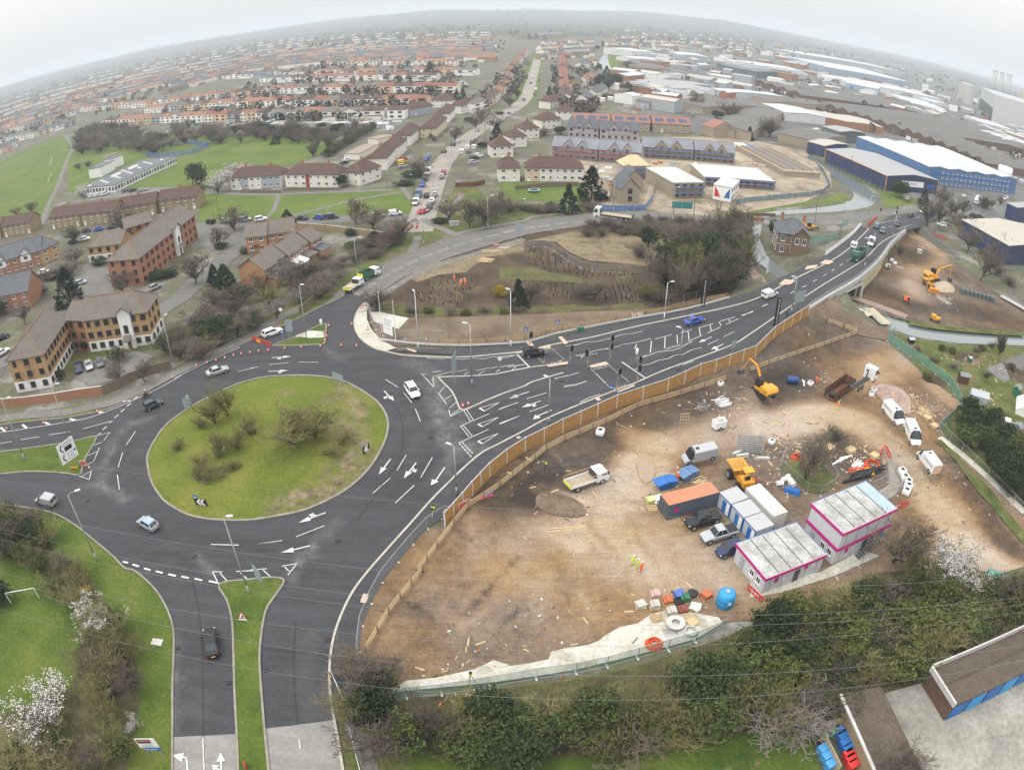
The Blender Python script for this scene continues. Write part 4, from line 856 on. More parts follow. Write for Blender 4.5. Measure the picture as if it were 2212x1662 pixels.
house('red brick house with slate roof and blank gable beside tall conifer',*P2('01','-120 1015 262 945'),9.5,5.3,9.4,B_red,R_slate,(0,0),2,F_white,'',(),n=5)
for i,(s,lb)in enumerate((('1292 190 1605 155','brown brick house with grey streak down its roof, next to pale blossom'),('972 246 1268 202','brown brick house, second from blossom end of its row'),('672 292 948 268','brown brick house with round bush at its corner'),('420 320 662 292','brown brick house, farthest from the blossom in its row'),('40 382 268 346','detached brown brick house beside grey sheds at left'),('-140 398 20 382','brown brick house cut by left edge of picture'))):
 r=house(lb,*P2('01',s),8.0,5.0,7.8,B_brown,R_brown,(0,0),2,F_white,'',(.5,),'brown brick houses in a row',n=5,door=(0,4),win=(1.1,1.1))
house('orange brick house with green garage door',*P2('11','-15 522 150 505'),8,5.0,7.6,B_orange,R_grey,(0,0),2,F_white,'',(),'modern orange brick houses',n=2,door=(),porch=True)
house('orange brick house with white framed windows at top of the close',*P2('11','160 495 372 470'),8,5.0,7.8,B_orange,R_grey,(0,0),2,F_white,'',(),'modern orange brick houses',n=3,door=(),porch=True)
F0,F1=P2('01','2150 800')[0],P2('11','600 515')[0]
for i in range(5):
 a=tuple(F0[k]+(F1[k]-F0[k])*i/5 for k in range(2));b=tuple(F0[k]+(F1[k]-F0[k])*(i+.985)/5 for k in range(2))
 off_=offset([a,b],.9*(i%2));lb=('orange brick end house nearest the roundabout with blank gable','orange brick house with blue slatted lean-to','orange brick house with white conservatory','orange brick house with grey extension roof','orange brick end house with roof light')[i]
 r=house(lb,off_[0],off_[1],8.5,4.9+.15*(i%2),7.4+.15*(i%2),B_orange,R_grey,(0,0),2,F_white,'l' if i else '',(),'modern orange brick terrace',n=2,door=(0,))
 L=math.dist(a,b);e=MB();e.box(0,-8.5/2-1.4,0,L*.8,2.8,2.2);e.build('extension_wall',(B_orange,W_white,F_white,B_orange,B_orange)[i],r)
 e=MB();y0,y1=-8.5/2-.03,-8.5/2-3.1;x=L*.44;e.add([(-x,y0,3.1),(x,y0,3.1),(x,y1,2.3),(-x,y1,2.3),(-x,y0,3.2),(x,y0,3.2),(x,y1,2.4),(-x,y1,2.4)],[(4,7,6,5),(0,1,2,3),(3,2,6,7),(0,3,7,4),(1,5,6,2)]);e.build('extension_roof',(R_grey,plain('blue_lean_to',(.15,.19,.33)),F_white,R_grey,R_slate)[i],r)
HW=dict(depth=8.2)
house('grey and white rendered house, leftmost on the green',P2('00','1870 1520')[0],P2('10','262 1500')[0],8.2,5.2,8.3,W_cream,R_brown,(1,1),2,F_white,'',(.25,.75),'cream rendered houses',n=8,door=(1,4),front=[(.18,.36,W_grey),(.62,.99,W_grey)])
house('cream rendered house with red front panel above the green',*P2('10','296 1494 722 1504'),8.2,5.2,8.3,W_cream,R_brown,(1,1),2,F_white,'r',(.25,.75),'cream rendered houses',n=7,door=(0,3),front=[(.40,.47,plain('red_render',(.25,.03,.03)))])
for s,wl,lb,kw in(('885 1494 1080 1428',W_cream,'cream house with low side extension at avenue mouth',dict(sides='l',n=3)),('1108 1365 1192 1268',W_cream,'cream house with small brick porch, second up the avenue',dict(n=3)),('1200 1268 1278 1198',W_cream,'cream house behind red and yellow parked cars',dict(n=3)),('1298 1172 1388 1092',W_cream,'cream house above the garage court',dict(sides='l')),('1500 1112 1604 1010',W_yel,'yellow rendered end house beside the avenue',dict(sides='l')),('1610 985 1668 925',W_white,'white house on avenue bend',{}),('1700 918 1872 880',W_cream,'pale pebbledash house facing avenue bend',dict(sides=''))):
 a,b=P2('10',s);e=lambda u:(a[0]+(b[0]-a[0])*u,a[1]+(b[1]-a[1])*u)
 house(lb,e(.05),e(.92),8.0,5.1,8.2,wl,R_brown,(1,1),2,F_white,kw.get('sides',''),(.5,),'cream rendered houses',n=kw.get('n'))
house('grey rendered house end of the long orange roofed terrace',*P2('10','1300 940 1480 905'),8,5.1,8,W_grey,R_brown,(1,1),2,F_white,'',(.3,))
house('brown roofed house with brick upper band behind the terrace',*P2('10','1470 862 1645 865'),8,5.1,8,W_cream,R_brown,(1,1),2,F_white,'',(.5,))
house('corner cream house with flat roofed annexe right of avenue',*P2('10','2005 1462 2180 1460'),9.5,5.2,8.6,W_cream,R_brown,(1,1),2,F_white,'l',(.5,),'cream rendered houses')
house('cream house with peach left end above the lawns',*P2('20','210 1458 676 1466'),8.4,5.2,8.4,W_cream,R_brown,(1,1),2,F_white,'',(.25,.7),'cream rendered houses',n=8,door=(0,4),front=[(.01,.25,W_peach)])
for i,(s,lb)in enumerate((('-60 1270 115 1262','cream house behind the corner house right of avenue'),('90 1190 225 1180','cream house with long brown roof, third right of avenue'),('190 1120 325 1110','cream house with tan rear wing, fourth right of avenue'),('345 1045 500 1032','broad cream house with lit brown roof beside scaffolded houses'),('465 965 605 968','white rendered house with flat roofed white annexe'),('415 880 560 850','brown roofed house below the long terrace'))):
 house(lb,*P2('20',s),8.2,5.1,8.1,W_cream,R_brown,(1,1),2,F_white,'r' if i in(0,4)else '',(.5,),'cream rendered houses')
# school
sc_=P2('00','661 1554 935 1532 1440 1300')
def shed3(name,label,cat,pts,h,rise=0.0,wall=None,roof=None,nr=1,along=True,eaves=.25,trims=None,group=None):
 """a long building from three ground corners: far left, near corner, right"""
 a,b,c=pts;L=math.dist(a,b);W=math.dist(b,c);rz=heading(a,b)
 n_=(-math.sin(rz),math.cos(rz));sgn=1 if(c[0]-b[0])*n_[0]+(c[1]-b[1])*n_[1]>0 else-1
 cx,cy=(a[0]+b[0])/2+n_[0]*sgn*W/2,(a[1]+b[1])/2+n_[1]*sgn*W/2
 r=thing(name,label,cat,(cx,cy,0),rz,group)
 mb=MB();mb.box(0,0,0,L,W,h)
 ro=MB()
 for i in range(nr):
  if along:
   w_=W/nr;y=-W/2+w_*(i+.5)
   if rise:
    mb.walls(0,y,L,w_-.01,h-.2,h,h+rise-.05);ro.gable(0,y,L,w_,h,h+rise,0,eaves if nr==1 else.0,0,.15)
   else:ro.box(0,0,h+.002,L+.3,W+.3,.3)
  else:
   w_=L/nr;x=-L/2+w_*(i+.5)
   mb.walls(x,0,W,w_-.01,h-.2,h,h+rise-.05,PI/2);ro.gable(x,0,W,w_,h,h+rise,PI/2,.0 if nr>1 else eaves,0,.15)
  if along and not rise:break
 mb.build('wall',wall or GREYP,r);ro.build('roof',roof or R_pale,r)
 return r,L,W,sgn
S_dark=sheeting('dark_flat_roof',(.07,.075,.085),.8);S_white=sheeting('white_sheet_roof',(.4,.41,.42),.5,amt=.35,var=.16);S_grey=sheeting('grey_sheet_roof',(.26,.26,.26),.7);S_asb=sheeting('grey_asbestos_roof',(.12,.115,.105),.8,var=.3,dirt=(.06,.055,.045),amt=.6,rough=.9);S_tan=sheeting('tan_sheet_roof',(.36,.33,.27),.7)
S_blue=sheeting('blue_sheet_wall',(.075,.16,.31),1.5);S_navy=sheeting('navy_sheet_wall',(.02,.035,.1),1.5);S_gwall=sheeting('grey_sheet_wall',(.36,.37,.38),1.5);S_wwall=sheeting('white_sheet_wall',(.58,.58,.57),1.5);S_teal=sheeting('teal_grey_wall',(.1,.12,.125),1.5);S_pale=sheeting('pale_blue_wall',(.27,.36,.45),1.5)
r,L,W,sg=shed3('school','flat-roofed white and glass school with skylights and long wings','school',(sc_[0],sc_[1],sc_[2]),3.4,0,W_white,S_dark)
face_windows(r,L,W,3.4,1,'front',F_white,1.7,2.0,max(3,int(L/2)));
nn=int(W/2.2);face_windows(r,L,W,3.4,1,'right',F_white,1.8,2.1,min(nn,40),sill=.8)
for i in range(18):
 sk=MB();x=-L/2+L*(.2+.6*((i*37)%10)/10);y=-W/2+W*(.05+.9*i/18);sk.box(x,y,3.72,1.6,1.1,.35,tx=.8,ty=.7);sk.build('skylight',W_white,r)
for y in(-.15,.12):
 sk=MB();sk.box(-L*.1,W*y,3.71,2.2,W*.12,.9);sk.build('roof_lantern',W_white,r)
p=P2('00','730 1420 830 1405 1000 1345');shed3('school_hall','taller flat-roofed school hall behind the skylit block','school hall',p,5.2,0,W_white,S_dark)
p=P2('00','860 1345 900 1345 970 1310');shed3('school_annexe','small white flat-roofed annexe at back of school','annexe',p,5.5,0,W_white,S_dark)
# building site beyond the old road
BLOCK=brick('grey_blockwork',(.33,.3,.31))
def scaffold(a,b,h,label,lift=2.0,mesh_=None,gap=.9):
 L=math.dist(a,b);rz=heading(a,b);r=thing('scaffold',label,'scaffolding',(a[0],a[1],0),rz,'scaffolding round the new houses')
 n=max(2,int(L/2.4));mb=MB();bd=MB();rl=MB();pm=MB();pm.tube((0,0,0),(0,0,h+.9),.05,4,cap=False);many('upright',pm.mesh('upright',GALV),r,[(L*i/n,y,0)for i in range(n+1)for y in(-.2,-1.2)])
 z=lift
 while z<=h+.1:
  for y in(-.2,-1.2):mb.tube((0,y,z),(L,y,z),.05,4)
  bd.box(L/2,-.7,z,L,.95,.08);rl.box(L/2,-1.26,z+.1,L,.03,.5);z+=lift
 mb.build('ledger',GALV,r);bd.build('board',TIM,r);rl.build('safety_net',mesh_ or plain('blue_scaffold_net',(.1,.14,.32)),r)
def newhouse(label,a,b,depth,gables=2,wall=None,eave=5.2,ridge=8.6,scaf='',roof=None,rows=2,mesh_=None):
 r=house(label,a,b,depth,eave,ridge,wall or BLOCK,roof or R_pale,(0,0),rows,F_dark,'',(),'new houses under construction',door=(),name='house')
 L=math.dist(a,b)
 for i in range(gables):
  x=-L/2+L*(i+.5)/gables*.62+L*.2;w_=L*.26;t=MB();t.box(x,-depth/2+1,eave-2.2,w_,2.4,2.3);t.add([(x-w_/2,-depth/2-.2,eave+.1),(x+w_/2,-depth/2-.2,eave+.1),(x,-depth/2-.2,ridge-.3)],[(0,1,2)]);t.build('gable_front',wall or BLOCK,r)
  t=MB();t.gable(x,-depth/4+.1,depth/2+.4,w_,eave+.1,ridge-.1,PI/2,.35);t.build('gable_roof',roof or R_pale,r);add_win(r,x,-depth/2-.2,eave-.6,0,1.3,1.3,F_dark)
 if scaf:scaffold(*offset([a,b],-.25),eave+.2,scaf,mesh_=mesh_)
 return r
PINK=plain('red_scaffold_net',(.3,.1,.11))
newhouse('grey block house with twin gables, front left on the site',*P2('20','430 1268 790 1300'),9,2,scaf='scaffold with red netting on front left new house',mesh_=PINK)
newhouse('grey block house with twin gables beside timber framed roof',*P2('20','805 1300 1140 1330'),9,2,scaf='scaffold with red netting beside timber roof',mesh_=PINK)
newhouse('new house with twin gables behind front left pair',*P2('20','560 1105 800 1120'),8.5,2,roof=R_slate)
newhouse('new slate roofed house with twin gables in middle of site',*P2('20','815 1125 1120 1140'),8.5,2,roof=R_slate)
newhouse('brick new house in blue netted scaffold with twin gables',*P2('20','1160 1275 1555 1300'),9,2,B_tan,scaf='scaffold with blue netting facing the site track')
newhouse('brick new house at right end with blue netted scaffold',*P2('20','1575 1300 1890 1330'),9,2,B_tan,scaf='scaffold with blue netting at right end of the new houses')
SOL=plain('solar_panel',(.02,.03,.09),.15,.6)
for i,s in enumerate(('605 1045 895 1055','915 1055 1215 1068','1238 1068 1535 1085')):
 a,b=P2('20',s);r=house(('tan brick terrace with three roof solar arrays, left of three','tan brick terrace with three roof solar arrays, middle of three','tan brick terrace with three roof solar arrays, right of three')[i],a,b,9,5.0,8.4,B_tan,R_pink,(0,0),2,F_white,'',(),'terraces with solar panels',n=6);L=math.dist(a,b)
 for k in(-.32,0,.32):
  sp_=MB();x=k*L;sl_=3.4/4.5;sp_.add([(x-L*.11,-3.6,5+sl_*.9+.25),(x+L*.11,-3.6,5+sl_*.9+.25),(x+L*.11,-1.6,5+sl_*2.9+.25),(x-L*.11,-1.6,5+sl_*2.9+.25)],[(0,1,2,3)]);sp_.build('solar_panel',SOL,r)
def gablehouse(label,a,b,depth,eave,ridge,wall,roof,**k):
 """gable end towards the viewer"""
 L=math.dist(a,b);rz=heading(a,b);loc=((a[0]+b[0])/2-math.sin(rz)*depth/2,(a[1]+b[1])/2+math.cos(rz)*depth/2,0)
 r=thing('house',label,'house',loc,rz,k.get('group'));mb=MB();mb.walls(0,0,depth,L,0,eave,ridge-.1,PI/2);mb.build('wall',wall,r)
 mb=MB();mb.gable(0,0,depth,L,eave,ridge,PI/2,.25);mb.build('roof',roof,r)
 for z in k.get('wins',(1,3.6)):add_win(r,k.get('wx',0),-depth/2,z,0,1.5,1.6,F_dark)
 return r
gablehouse('tan stone gabled house with tall dark windows by the old road',*P2('21','975 138 1125 132'),9,5.2,8.6,B_tan,R_slate)
gablehouse('tan gabled house directly behind the one by the old road',*P2('20','1010 1560 1160 1560'),8,5.2,8.6,B_tan,R_slate,wins=())
gablehouse('plain tan brick gable house with pink roof at back of site',*P2('20','1725 1118 1895 1118'),10,5.4,9,B_tan,R_pink,wins=())
a,b=P2('20','1000 1440 1205 1440');r=house('new house with bare plywood hipped roof and blue scaffold',a,b,8,5.2,8.4,BLOCK,plain('plywood',(.5,.4,.24),.8),(1,1),0,chim=(),group='new houses under construction');scaffold(*offset([a,b],-.2),5.2,'scaffold round the house with plywood roof')
p=P2('21','1395 95 1640 90')+P2('20','1640 1480');r,L,W,sg=shed3('apartment_shell','flat white concrete topped shell of new flats with scaffold','building shell',p,5.5,0,B_tan,plain('white_screed',(.42,.42,.4),.8,var=.25));face_windows(r,L,W,5,2,'front',F_dark,1.6,1.5)
scaffold(p[0],p[1],5.4,'scaffold on near face of the flat white topped shell')
p=P2('20','1650 1500 2212 1540 2180 1440');r,L,W,sg=shed3('apartment_shell','long low brick shell of new flats with pale deck','building shell',p,3.2,0,B_tan,MATS['white_screed']);face_windows(r,L,W,3,1,'front',F_dark,1.6,1.5);scaffold(p[0],p[1],3.2,'long low scaffold along pale decked shell',1.6)
p=P2('30','285 1430 575 1450 470 1270');r,L,W,sg=shed3('wall_shell','open half built brick shell with rows of cross walls','building shell',p,2.2,0,B_tan,B_tan)
for i in range(7):bx('cross_wall',BLOCK if i%2 else B_tan,r,-L/2+L*(.1+.13*i),0,2.52,.25,W*.9,.9)
p=P2('21','1718 100 1862 128 2012 85');r,L,W,sg=shed3('site_office','two storey white site office with red and blue flashes','site office',p,5.2,0,WHITE,plain('cabin_roof',(.5,.49,.46),.6));face_windows(r,L,W,5,2,'right',F_dark,1.0,1.0,4)
for s_,m_ in((-1,RED),(1,BLUE)):
 t=MB();t.add([(s_*L*.1,-W/2-.03,1.2),(s_*L*.42,-W/2-.03,1.2),(s_*L*.42,-W/2-.03,4.9),(s_*L*.25,-W/2-.03,3.4)],[(0,1,2,3)]);t.build('painted_flash',m_,r)
PA=P2('31','218 545 470 580 480 480');SLT=R_slate
a,b=PA[0],PA[1];r=house('old yellow brick pumping station with slate roof beside canal',a,b,9.5,6.6,9.8,B_old,SLT,(1,1),2,F_white,'l',(.15,.85),name='pumping_station',cat='pumping station',n=3,door=(),storey=3.3,win=(1.2,1.7));L=math.dist(a,b)
t=MB();t.box(L*.22,-4.9,0,L*.5,1.2,6.6);t.add([(L*-.03,-5.5,6.6),(L*.47,-5.5,6.6),(L*.22,-5.5,8.7)],[(0,1,2)]);t.build('gable_front',B_old,r)
t=MB();t.gable(L*.22,-3.2,5,L*.5,6.6,8.8,PI/2,.3);t.build('gable_roof',SLT,r)
for x in(.1,.32):add_win(r,L*x,-5.5,3.9,0,1.2,1.8,F_white)
bx('string_course',CONCP,r,0,0,3.2,L+.16,9.66,.18)
# industry
IND=[
('30','615 1318 1100 1548 1305 1496',6.8,1.6,S_navy,S_grey,1,True,'navy blue merchant shed with yellow corner trims beside canal'),
('30','472 1238 608 1278 700 1235',6,.8,S_navy,S_tan,1,True,'small navy shed with tan roof behind the longer navy one'),
('30','865 1235 1440 1500 1950 1500',9,.9,S_blue,S_white,5,True,'huge blue warehouse with white ridged roof'),
('30','592 1118 735 1165 845 1145',7,1,S_teal,S_grey,1,True,'square teal grey shed with pale roof'),
('30','240 1150 560 1230 700 1160',5,1.6,B_tan,S_asb,1,True,'low tan brick workshop with grey roof by site fence'),
('30','-330 1090 20 1150 470 1010',5,1.8,B_tan,S_asb,1,False,'long brown workshop with roof light strip'),
('30','110 905 300 985 470 975',6,1,S_wwall,S_white,1,True,'bright white roofed shed with glazed end'),
('30','370 935 480 1000 760 985',5,.8,B_red,S_tan,2,True,'flat tan roofed works beside white roofed shed'),
('30','215 440 420 490 1045 585',13,.8,S_gwall,S_white,1,True,'enormous pale grey distribution warehouse farthest right'),
('30','300 500 620 590 1355 760',9,1.2,S_pale,S_white,8,False,'long pale blue warehouse with many white ridges'),
('30','560 640 780 710 900 680',7,.8,S_wwall,S_white,1,True,'white shed before pale blue warehouse'),
('30','785 720 1040 775 1210 780',7,.5,S_pale,S_white,1,True,'white roofed loading shed with tall blue door bays'),
('30','1110 800 1290 880 1440 895',6,1.2,S_wwall,S_white,3,False,'white gabled units in a stepped row'),
('30','1440 905 1560 935 1700 950',5,1.0,S_wwall,S_white,3,False,'smaller white gabled units at end of stepped row'),
('30','1520 955 1620 1010 1890 1050',5,.4,S_wwall,S_asb,1,True,'flat grey roofed office with white fascia'),
('30','1480 1060 1640 1100 1780 1100',5,.8,B_dark,S_white,1,True,'brick unit with sharp white roof'),
('30','1740 985 1920 1060 2160 1120',6,.8,S_wwall,S_white,2,True,'long white roofed unit with yellow doors'),
('30','1860 1120 2060 1200 2260 1230',7,.8,S_wwall,S_white,2,True,'white roofed factory at right edge'),
('30','1640 1090 1900 1200 2260 1360',5,1.4,B_dark,S_asb,1,True,'long dark brick shed with grey roof behind blue warehouse'),
('30','1365 830 1500 870 1560 870',5,.8,S_wwall,S_white,1,True,'small white unit behind stepped gables'),
('30','20 830 200 880 420 840',5,1,B_tan,S_asb,2,True,'low tan building with grey split roof'),
('30','-40 620 140 640 250 620',7,.3,S_teal,S_dark,1,True,'dark navy office block with window bands'),
('30','100 560 350 600 490 620',5,1,S_wwall,S_white,2,True,'pale roofed units behind navy offices'),
('20','1075 465 1240 470 1305 455',9,1.4,S_wwall,S_white,2,True,'white double roofed unit at end of estate'),
('20','1370 460 1450 490 1535 485',8,1.2,S_gwall,S_white,1,True,'white roofed shed beside estate railway path'),
('20','1112 510 1320 515 1495 520',5,.5,S_wwall,S_white,1,True,'long low white unit with dark end windows'),
('20','1128 585 1400 600 1630 590',5,1.0,B_brown,S_asb,3,True,'wide grey roofed works with tan skylights'),
('20','1098 700 1200 730 1350 690',6,.8,S_pale,S_grey,1,True,'pale blue sided shed with grey roof'),
('20','1345 780 1700 778 1760 740',6,.9,S_wwall,S_grey,1,True,'white sided unit with blue roller doors'),
('20','1700 760 1790 790 1900 750',5,.5,S_gwall,S_white,1,True,'pale office end with red trimmed corner'),
('20','1340 640 1560 660 1860 690',5,1.2,B_brown,S_asb,4,False,'ridged brown works with white end gable'),
('20','1815 515 1930 555 2080 545',6,1.2,S_wwall,S_white,1,True,'white roofed shed right of car parks'),
('20','1905 610 2080 640 2212 625',8,.2,S_teal,S_dark,1,True,'dark navy office with pale sign'),
('20','1385 860 1640 930 1960 870',5,1.8,B_tan,S_asb,1,True,'tan brick workshop behind bare trees'),
('20','1890 1130 2130 1100 2212 1080',5,2.0,B_tan,S_asb,1,True,'long tan sided shed with lichen grey roof'),
('31','1690 420 2060 640 2400 560',7,1.6,S_navy,S_tan,1,True,'large white roofed unit beside the car park at right'),
('31','2060 260 2140 300 2300 260',7,1,S_navy,S_grey,1,True,'navy unit with sign panel at right edge'),
]
for k,(cr,s,h,ri,wl,rf,nr,al,lb)in enumerate(IND):
 r,L,W,sg=shed3('industrial_shed',lb,'industrial shed',P2(cr,s),h,ri,wl,rf,nr,al,group='sheds on the industrial estate')
 if k==0:
  y=-sg*W/2
  for x,yy in((-L/2,y),(L/2,y),(L/2,-y)):bx('corner_trim',YEL,r,x,yy,0,.35,.35,h)
  bx('eaves_trim',YEL,r,0,y-sg*.3,h-.05,L+.6,.12,.3)
  sgn_=bx('sign_board',WHITE,r,L/2+.06,0,2.6,.1,W*.42,2.6)
  o=obj('sign_lettering',text_mesh('JEWSON',1.3,.01).copy(),sgn_,(L/2+.13,0,3.9));o.rotation_euler=(PI/2,0,PI/2);o.data.materials.append(BLACK)
  bx('sign_board',BLUE,r,L/2+.06,W*.36,3,.1,W*.15,1.1)
 elif k==2:
  for z in(.9,3.9,6.6):
   n_=16
   for i in range(n_):add_win(r,L/2+.0,-W/2+W*.12+W*.8*(i+.5)/n_,z,PI/2,1.6,1.1,F_white)
  bx('fascia_band',BLUE,r,L/2+.05,0,5.4,.1,W*.96,.9)
 elif wl is S_wwall or wl is S_pale or wl is S_gwall:
  nd=3
  for i in range(nd):bx('roller_door',BLUE if wl is S_pale or k%3==1 else GREYP,r,-L*.3+L*.3*i,-sg*(W/2+.04),0,min(4,L*.15),.1,3.6)
 elif wl is S_teal:
  face_windows(r,L,W,h,2,'front',F_white,1.3,1.3,max(3,int(L/4)),storey=3)
 if al and rf in(S_asb,S_white)and L>25:
  for i in range(min(12,int(L/6))):bx('roof_light',plain('roof_light_sheet',(.5,.5,.47)),r,-L/2+L*(i+.5)/min(12,int(L/6)),-sg*W/nr*.27*1+(0 if nr==1 else-W/2+W/nr/2+sg*W/nr*.27-sg*W/nr*.27),h+ri*.5+.14,1.2,.9,.12)
def saw(label,cr,s,n,h=5,ri=2.6):
 r,L,W,sg=shed3('ridged_workshop',label,'workshop row',P2(cr,s),h,ri,B_dark,S_asb,n,False,0)
 for i in range(n):
  x=-L/2+L*(i+.5)/n
  for j in range(4):
   bx('roof_light',MATS['roof_light_sheet'],r,x-L/n*.24,-W/2+W*(j+.5)/4,h+ri*.5,L/n*.2,1.0,.3)
  add_win(r,x,-sg*W/2,1.5,0 if sg>0 else PI,1.6,1.6,F_white)
saw('row of grey ridged brick workshops in the middle of the estate','30','530 880 1225 1110 1640 1010',7)
saw('row of grey ridged brick workshops with skylights behind','30','60 700 430 820 900 790',4)
saw('row of grey ridged brick workshops beside blue warehouse','30','1240 1110 1900 1390 2230 1420',7)
p=P2('30','2055 1478')[0];r=thing('storage_tank','white cylindrical storage tank behind blue offices','tank',(p[0],p[1],0));t=MB();t.lathe([(5,0),(5,9),(4.6,9.3),(0.1,9.9)],24);t.build('shell',WHITE,r,True);t=MB();t.tube((5.1,0,0),(5.1,0,9.5),.15,4);t.build('ladder',GALV,r)
pw=[at(*q)for q in T('30','1860 900 1960 1010 2330 1190')]
r,L,W,sg=shed3('power_station','pale grey power station hall with yellow roof gantry','power station',pw,38,0,plain('pale_cladding',(.46,.46,.45),.6),GREYP)
bx('louvre_wall',STEELD,r,0,-sg*(W/2+.3),0,L*.96,.4,20)
for i in range(7):t=MB();x=-L/2+L*(.05+.05*i);t.tube((x,0,38),(x+5,0,50),.8,4);t.tube((x+5,0,50),(x+10,0,38),.8,4);t.build('roof_gantry',plain('gantry_yellow',(.55,.45,.12)),r)
for i,(x,y)in enumerate(T('30','1972 800 2028 820 2085 840')):
 p=at(x,y);r=thing('chimney_stack',('left','middle','right')[i]+' concrete chimney of three behind power station','chimney',(p[0],p[1],0),group='power station chimneys');t=MB();t.lathe([(9,0),(8.2,78),(7.4,78)],14);t.build('shaft',CONCP,r,True);t=MB();t.lathe([(8.6,74),(8.6,78.2)],14);t.build('rim',GREYP,r)
for i,(x,y)in enumerate(T('30','1720 830 1745 840 1775 855')):
 p=at(x,y);t=MB();t.lathe([(9,0),(9,34),(.1,35)],14);tag(t.build('silo',CONCP,loc=(p[0],p[1],0)),('left','middle','right')[i]+' pale silo beside power station','silo','silos')
p=[(48.0,32.9),(66.0,35.8)]
r=house('low mossy roofed workshop with bright blue doors in concrete yard',p[0],p[1],5.6,3.0,3.5,B_dark,R_mossy,(0,0),0,chim=(),name='workshop',cat='workshop',oh=.15);L=math.dist(*p)
for i in range(6):bx('blue_door',BLUEL if i%2 else BLUE,r,-L/2+L*(i+.5)/6,-2.85,.05,L/6-.5,.1,2.6)
t=MB();t.box(-L/2-.2,0,2.95,.25,5.9,.8);t.box(0,2.95,2.6,L,.2,1.3);t.build('parapet',CONCP,r)
p=P2('33','1340 1640 1090 1000');r=house('long mossy corrugated roofed shed beside bin store',p[1],p[0],8,2.8,3.8,B_brown,R_mossy,(0,0),0,chim=(),name='workshop',cat='workshop',oh=.15)if 0 else None
a,b,c=P2('33','960 1010 1000 1640 1400 1660');rz_=heading(a,b)
q0,q1=(34.8,36.4),(35.8,25.0);r=thing('workshop','long mossy corrugated roofed shed beside bin store','workshop',((q0[0]+q1[0])/2,(q0[1]+q1[1])/2,0),heading(q0,q1));L=math.dist(q0,q1)+2;bx('wall',B_brown,r,0,2.65,0,L,5.3,2.15);t=MB();t.add([(-L/2-.2,0,2.75),(L/2+.2,0,2.75),(L/2+.2,5.5,2.18),(-L/2-.2,5.5,2.18),(-L/2-.2,0,2.9),(L/2+.2,0,2.9),(L/2+.2,5.5,2.33),(-L/2-.2,5.5,2.33)],[(4,5,6,7),(3,2,1,0),(0,1,5,4),(1,2,6,5),(2,3,7,6),(3,0,4,7)]);t.build('roof',R_mossy,r);bx('parapet_wall',B_brown,r,0,-.12,0,L+.4,.25,2.75);bx('parapet',CONCP,r,0,-.12,2.76,L+.5,.34,.2)
# bridge
def loft_line(mb,L3,z0f,z1f,t0,t1,mi=0):
 """wall along a line of (x,y,h): from height z0f(h) to z1f(h), between side offsets t0 and t1"""
 A,B=offset(L3,t0),offset(L3,t1)
 mb.loft([[(a[0],a[1],z0f(a[2])),(a[0],a[1],z1f(a[2])),(b[0],b[1],z1f(b[2])),(b[0],b[1],z0f(b[2]))]for a,b in zip(A,B)],mi)
br=thing('road_bridge','new concrete road bridge with pale stone wing wall over the canal','bridge',(0,0,0))
SP=resample(RD(smooth(S_PAR,4)),2.0);NPB=resample(RD(smooth(N_PAR[13:],3)),2.0)
STONE=brick('pale_stone_facing',(.42,.36,.22))
kA=min(range(len(SP)),key=lambda i:math.dist(SP[i][:2],UNDER[0]));kB=min(range(len(SP)),key=lambda i:math.dist(SP[i][:2],UNDER[1]))
mb=MB();loft_line(mb,SP,lambda h:h-1.0,lambda h:h+.45,.25,-.3);mb.build('edge_beam',CONCP,br)
mb=MB();loft_line(mb,NPB,lambda h:h-1.0,lambda h:h+.35,-.25,.3);mb.build('edge_beam',CONCP,br)
mb=MB();loft_line(mb,SP[kB:],lambda h:-.3,lambda h:h-.98,.15,-.12);mb.build('wing_wall',STONE,br)
mb=MB();loft_line(mb,SP[:kA+1],lambda h:-.3,lambda h:h-.98,.15,-.12);mb.build('wing_wall',STONE,br)
d0=[SP[kA],SP[kB]];e0=[min(NPB,key=lambda q:math.dist(q[:2],u))for u in(UNDER[3],UNDER[2])]
mb=MB();mb.add([(UNDER[0][0],UNDER[0][1],3.2),(UNDER[1][0],UNDER[1][1],3.4),(e0[1][0],e0[1][1],3.4),(e0[0][0],e0[0][1],3.2),(UNDER[0][0],UNDER[0][1],4.2),(UNDER[1][0],UNDER[1][1],4.4),(e0[1][0],e0[1][1],4.2),(e0[0][0],e0[0][1],4.0)],[(3,2,1,0),(0,1,5,4),(1,2,6,5),(2,3,7,6),(3,0,4,7)]);mb.build('deck',CONCP,br)
for a,b,s in((UNDER[0],e0[0],1),(UNDER[1],e0[1],-1)):
 mb=MB();W=[(a[0],a[1],0),(b[0],b[1],0)];loft_line(mb,W,lambda h:-.4,lambda h:3.3,0,s*.6);mb.build('abutment',CONCP,br)
def railing(name,label,L3,hts,mat,step=2.0,r=.045,base=.4,cat='railing',post=None,pr=.05):
 o=thing(name,label,cat);m1,m2=MB(),MB()
 for h in hts:m1.path([(p[0],p[1],p[2]+h)for p in L3],r,4)
 m2.tube((0,0,base-.3),(0,0,max(hts)+.06),pr,4);many('post',m2.mesh('post',post or mat),o,resample(L3,step));m1.build('rail',mat,o);return o
railing('bridge_railing','grey steel railing on the canal side of the new bridge',SP,(.75,1.1,1.45),GALV)
railing('bridge_railing','white steel railing along pump house side of bridge',NPB,(.6,.95,1.3),plain('white_steel',(.6,.6,.6),.4),2.0,.07,.3)
GR=RD(smooth(T('11','1040 1232 1270 1262 1500 1280 1800 1285 2212 1262')+T('21','430 1200 730 1140 1090 1072 1480 1005 1850 908'),3))
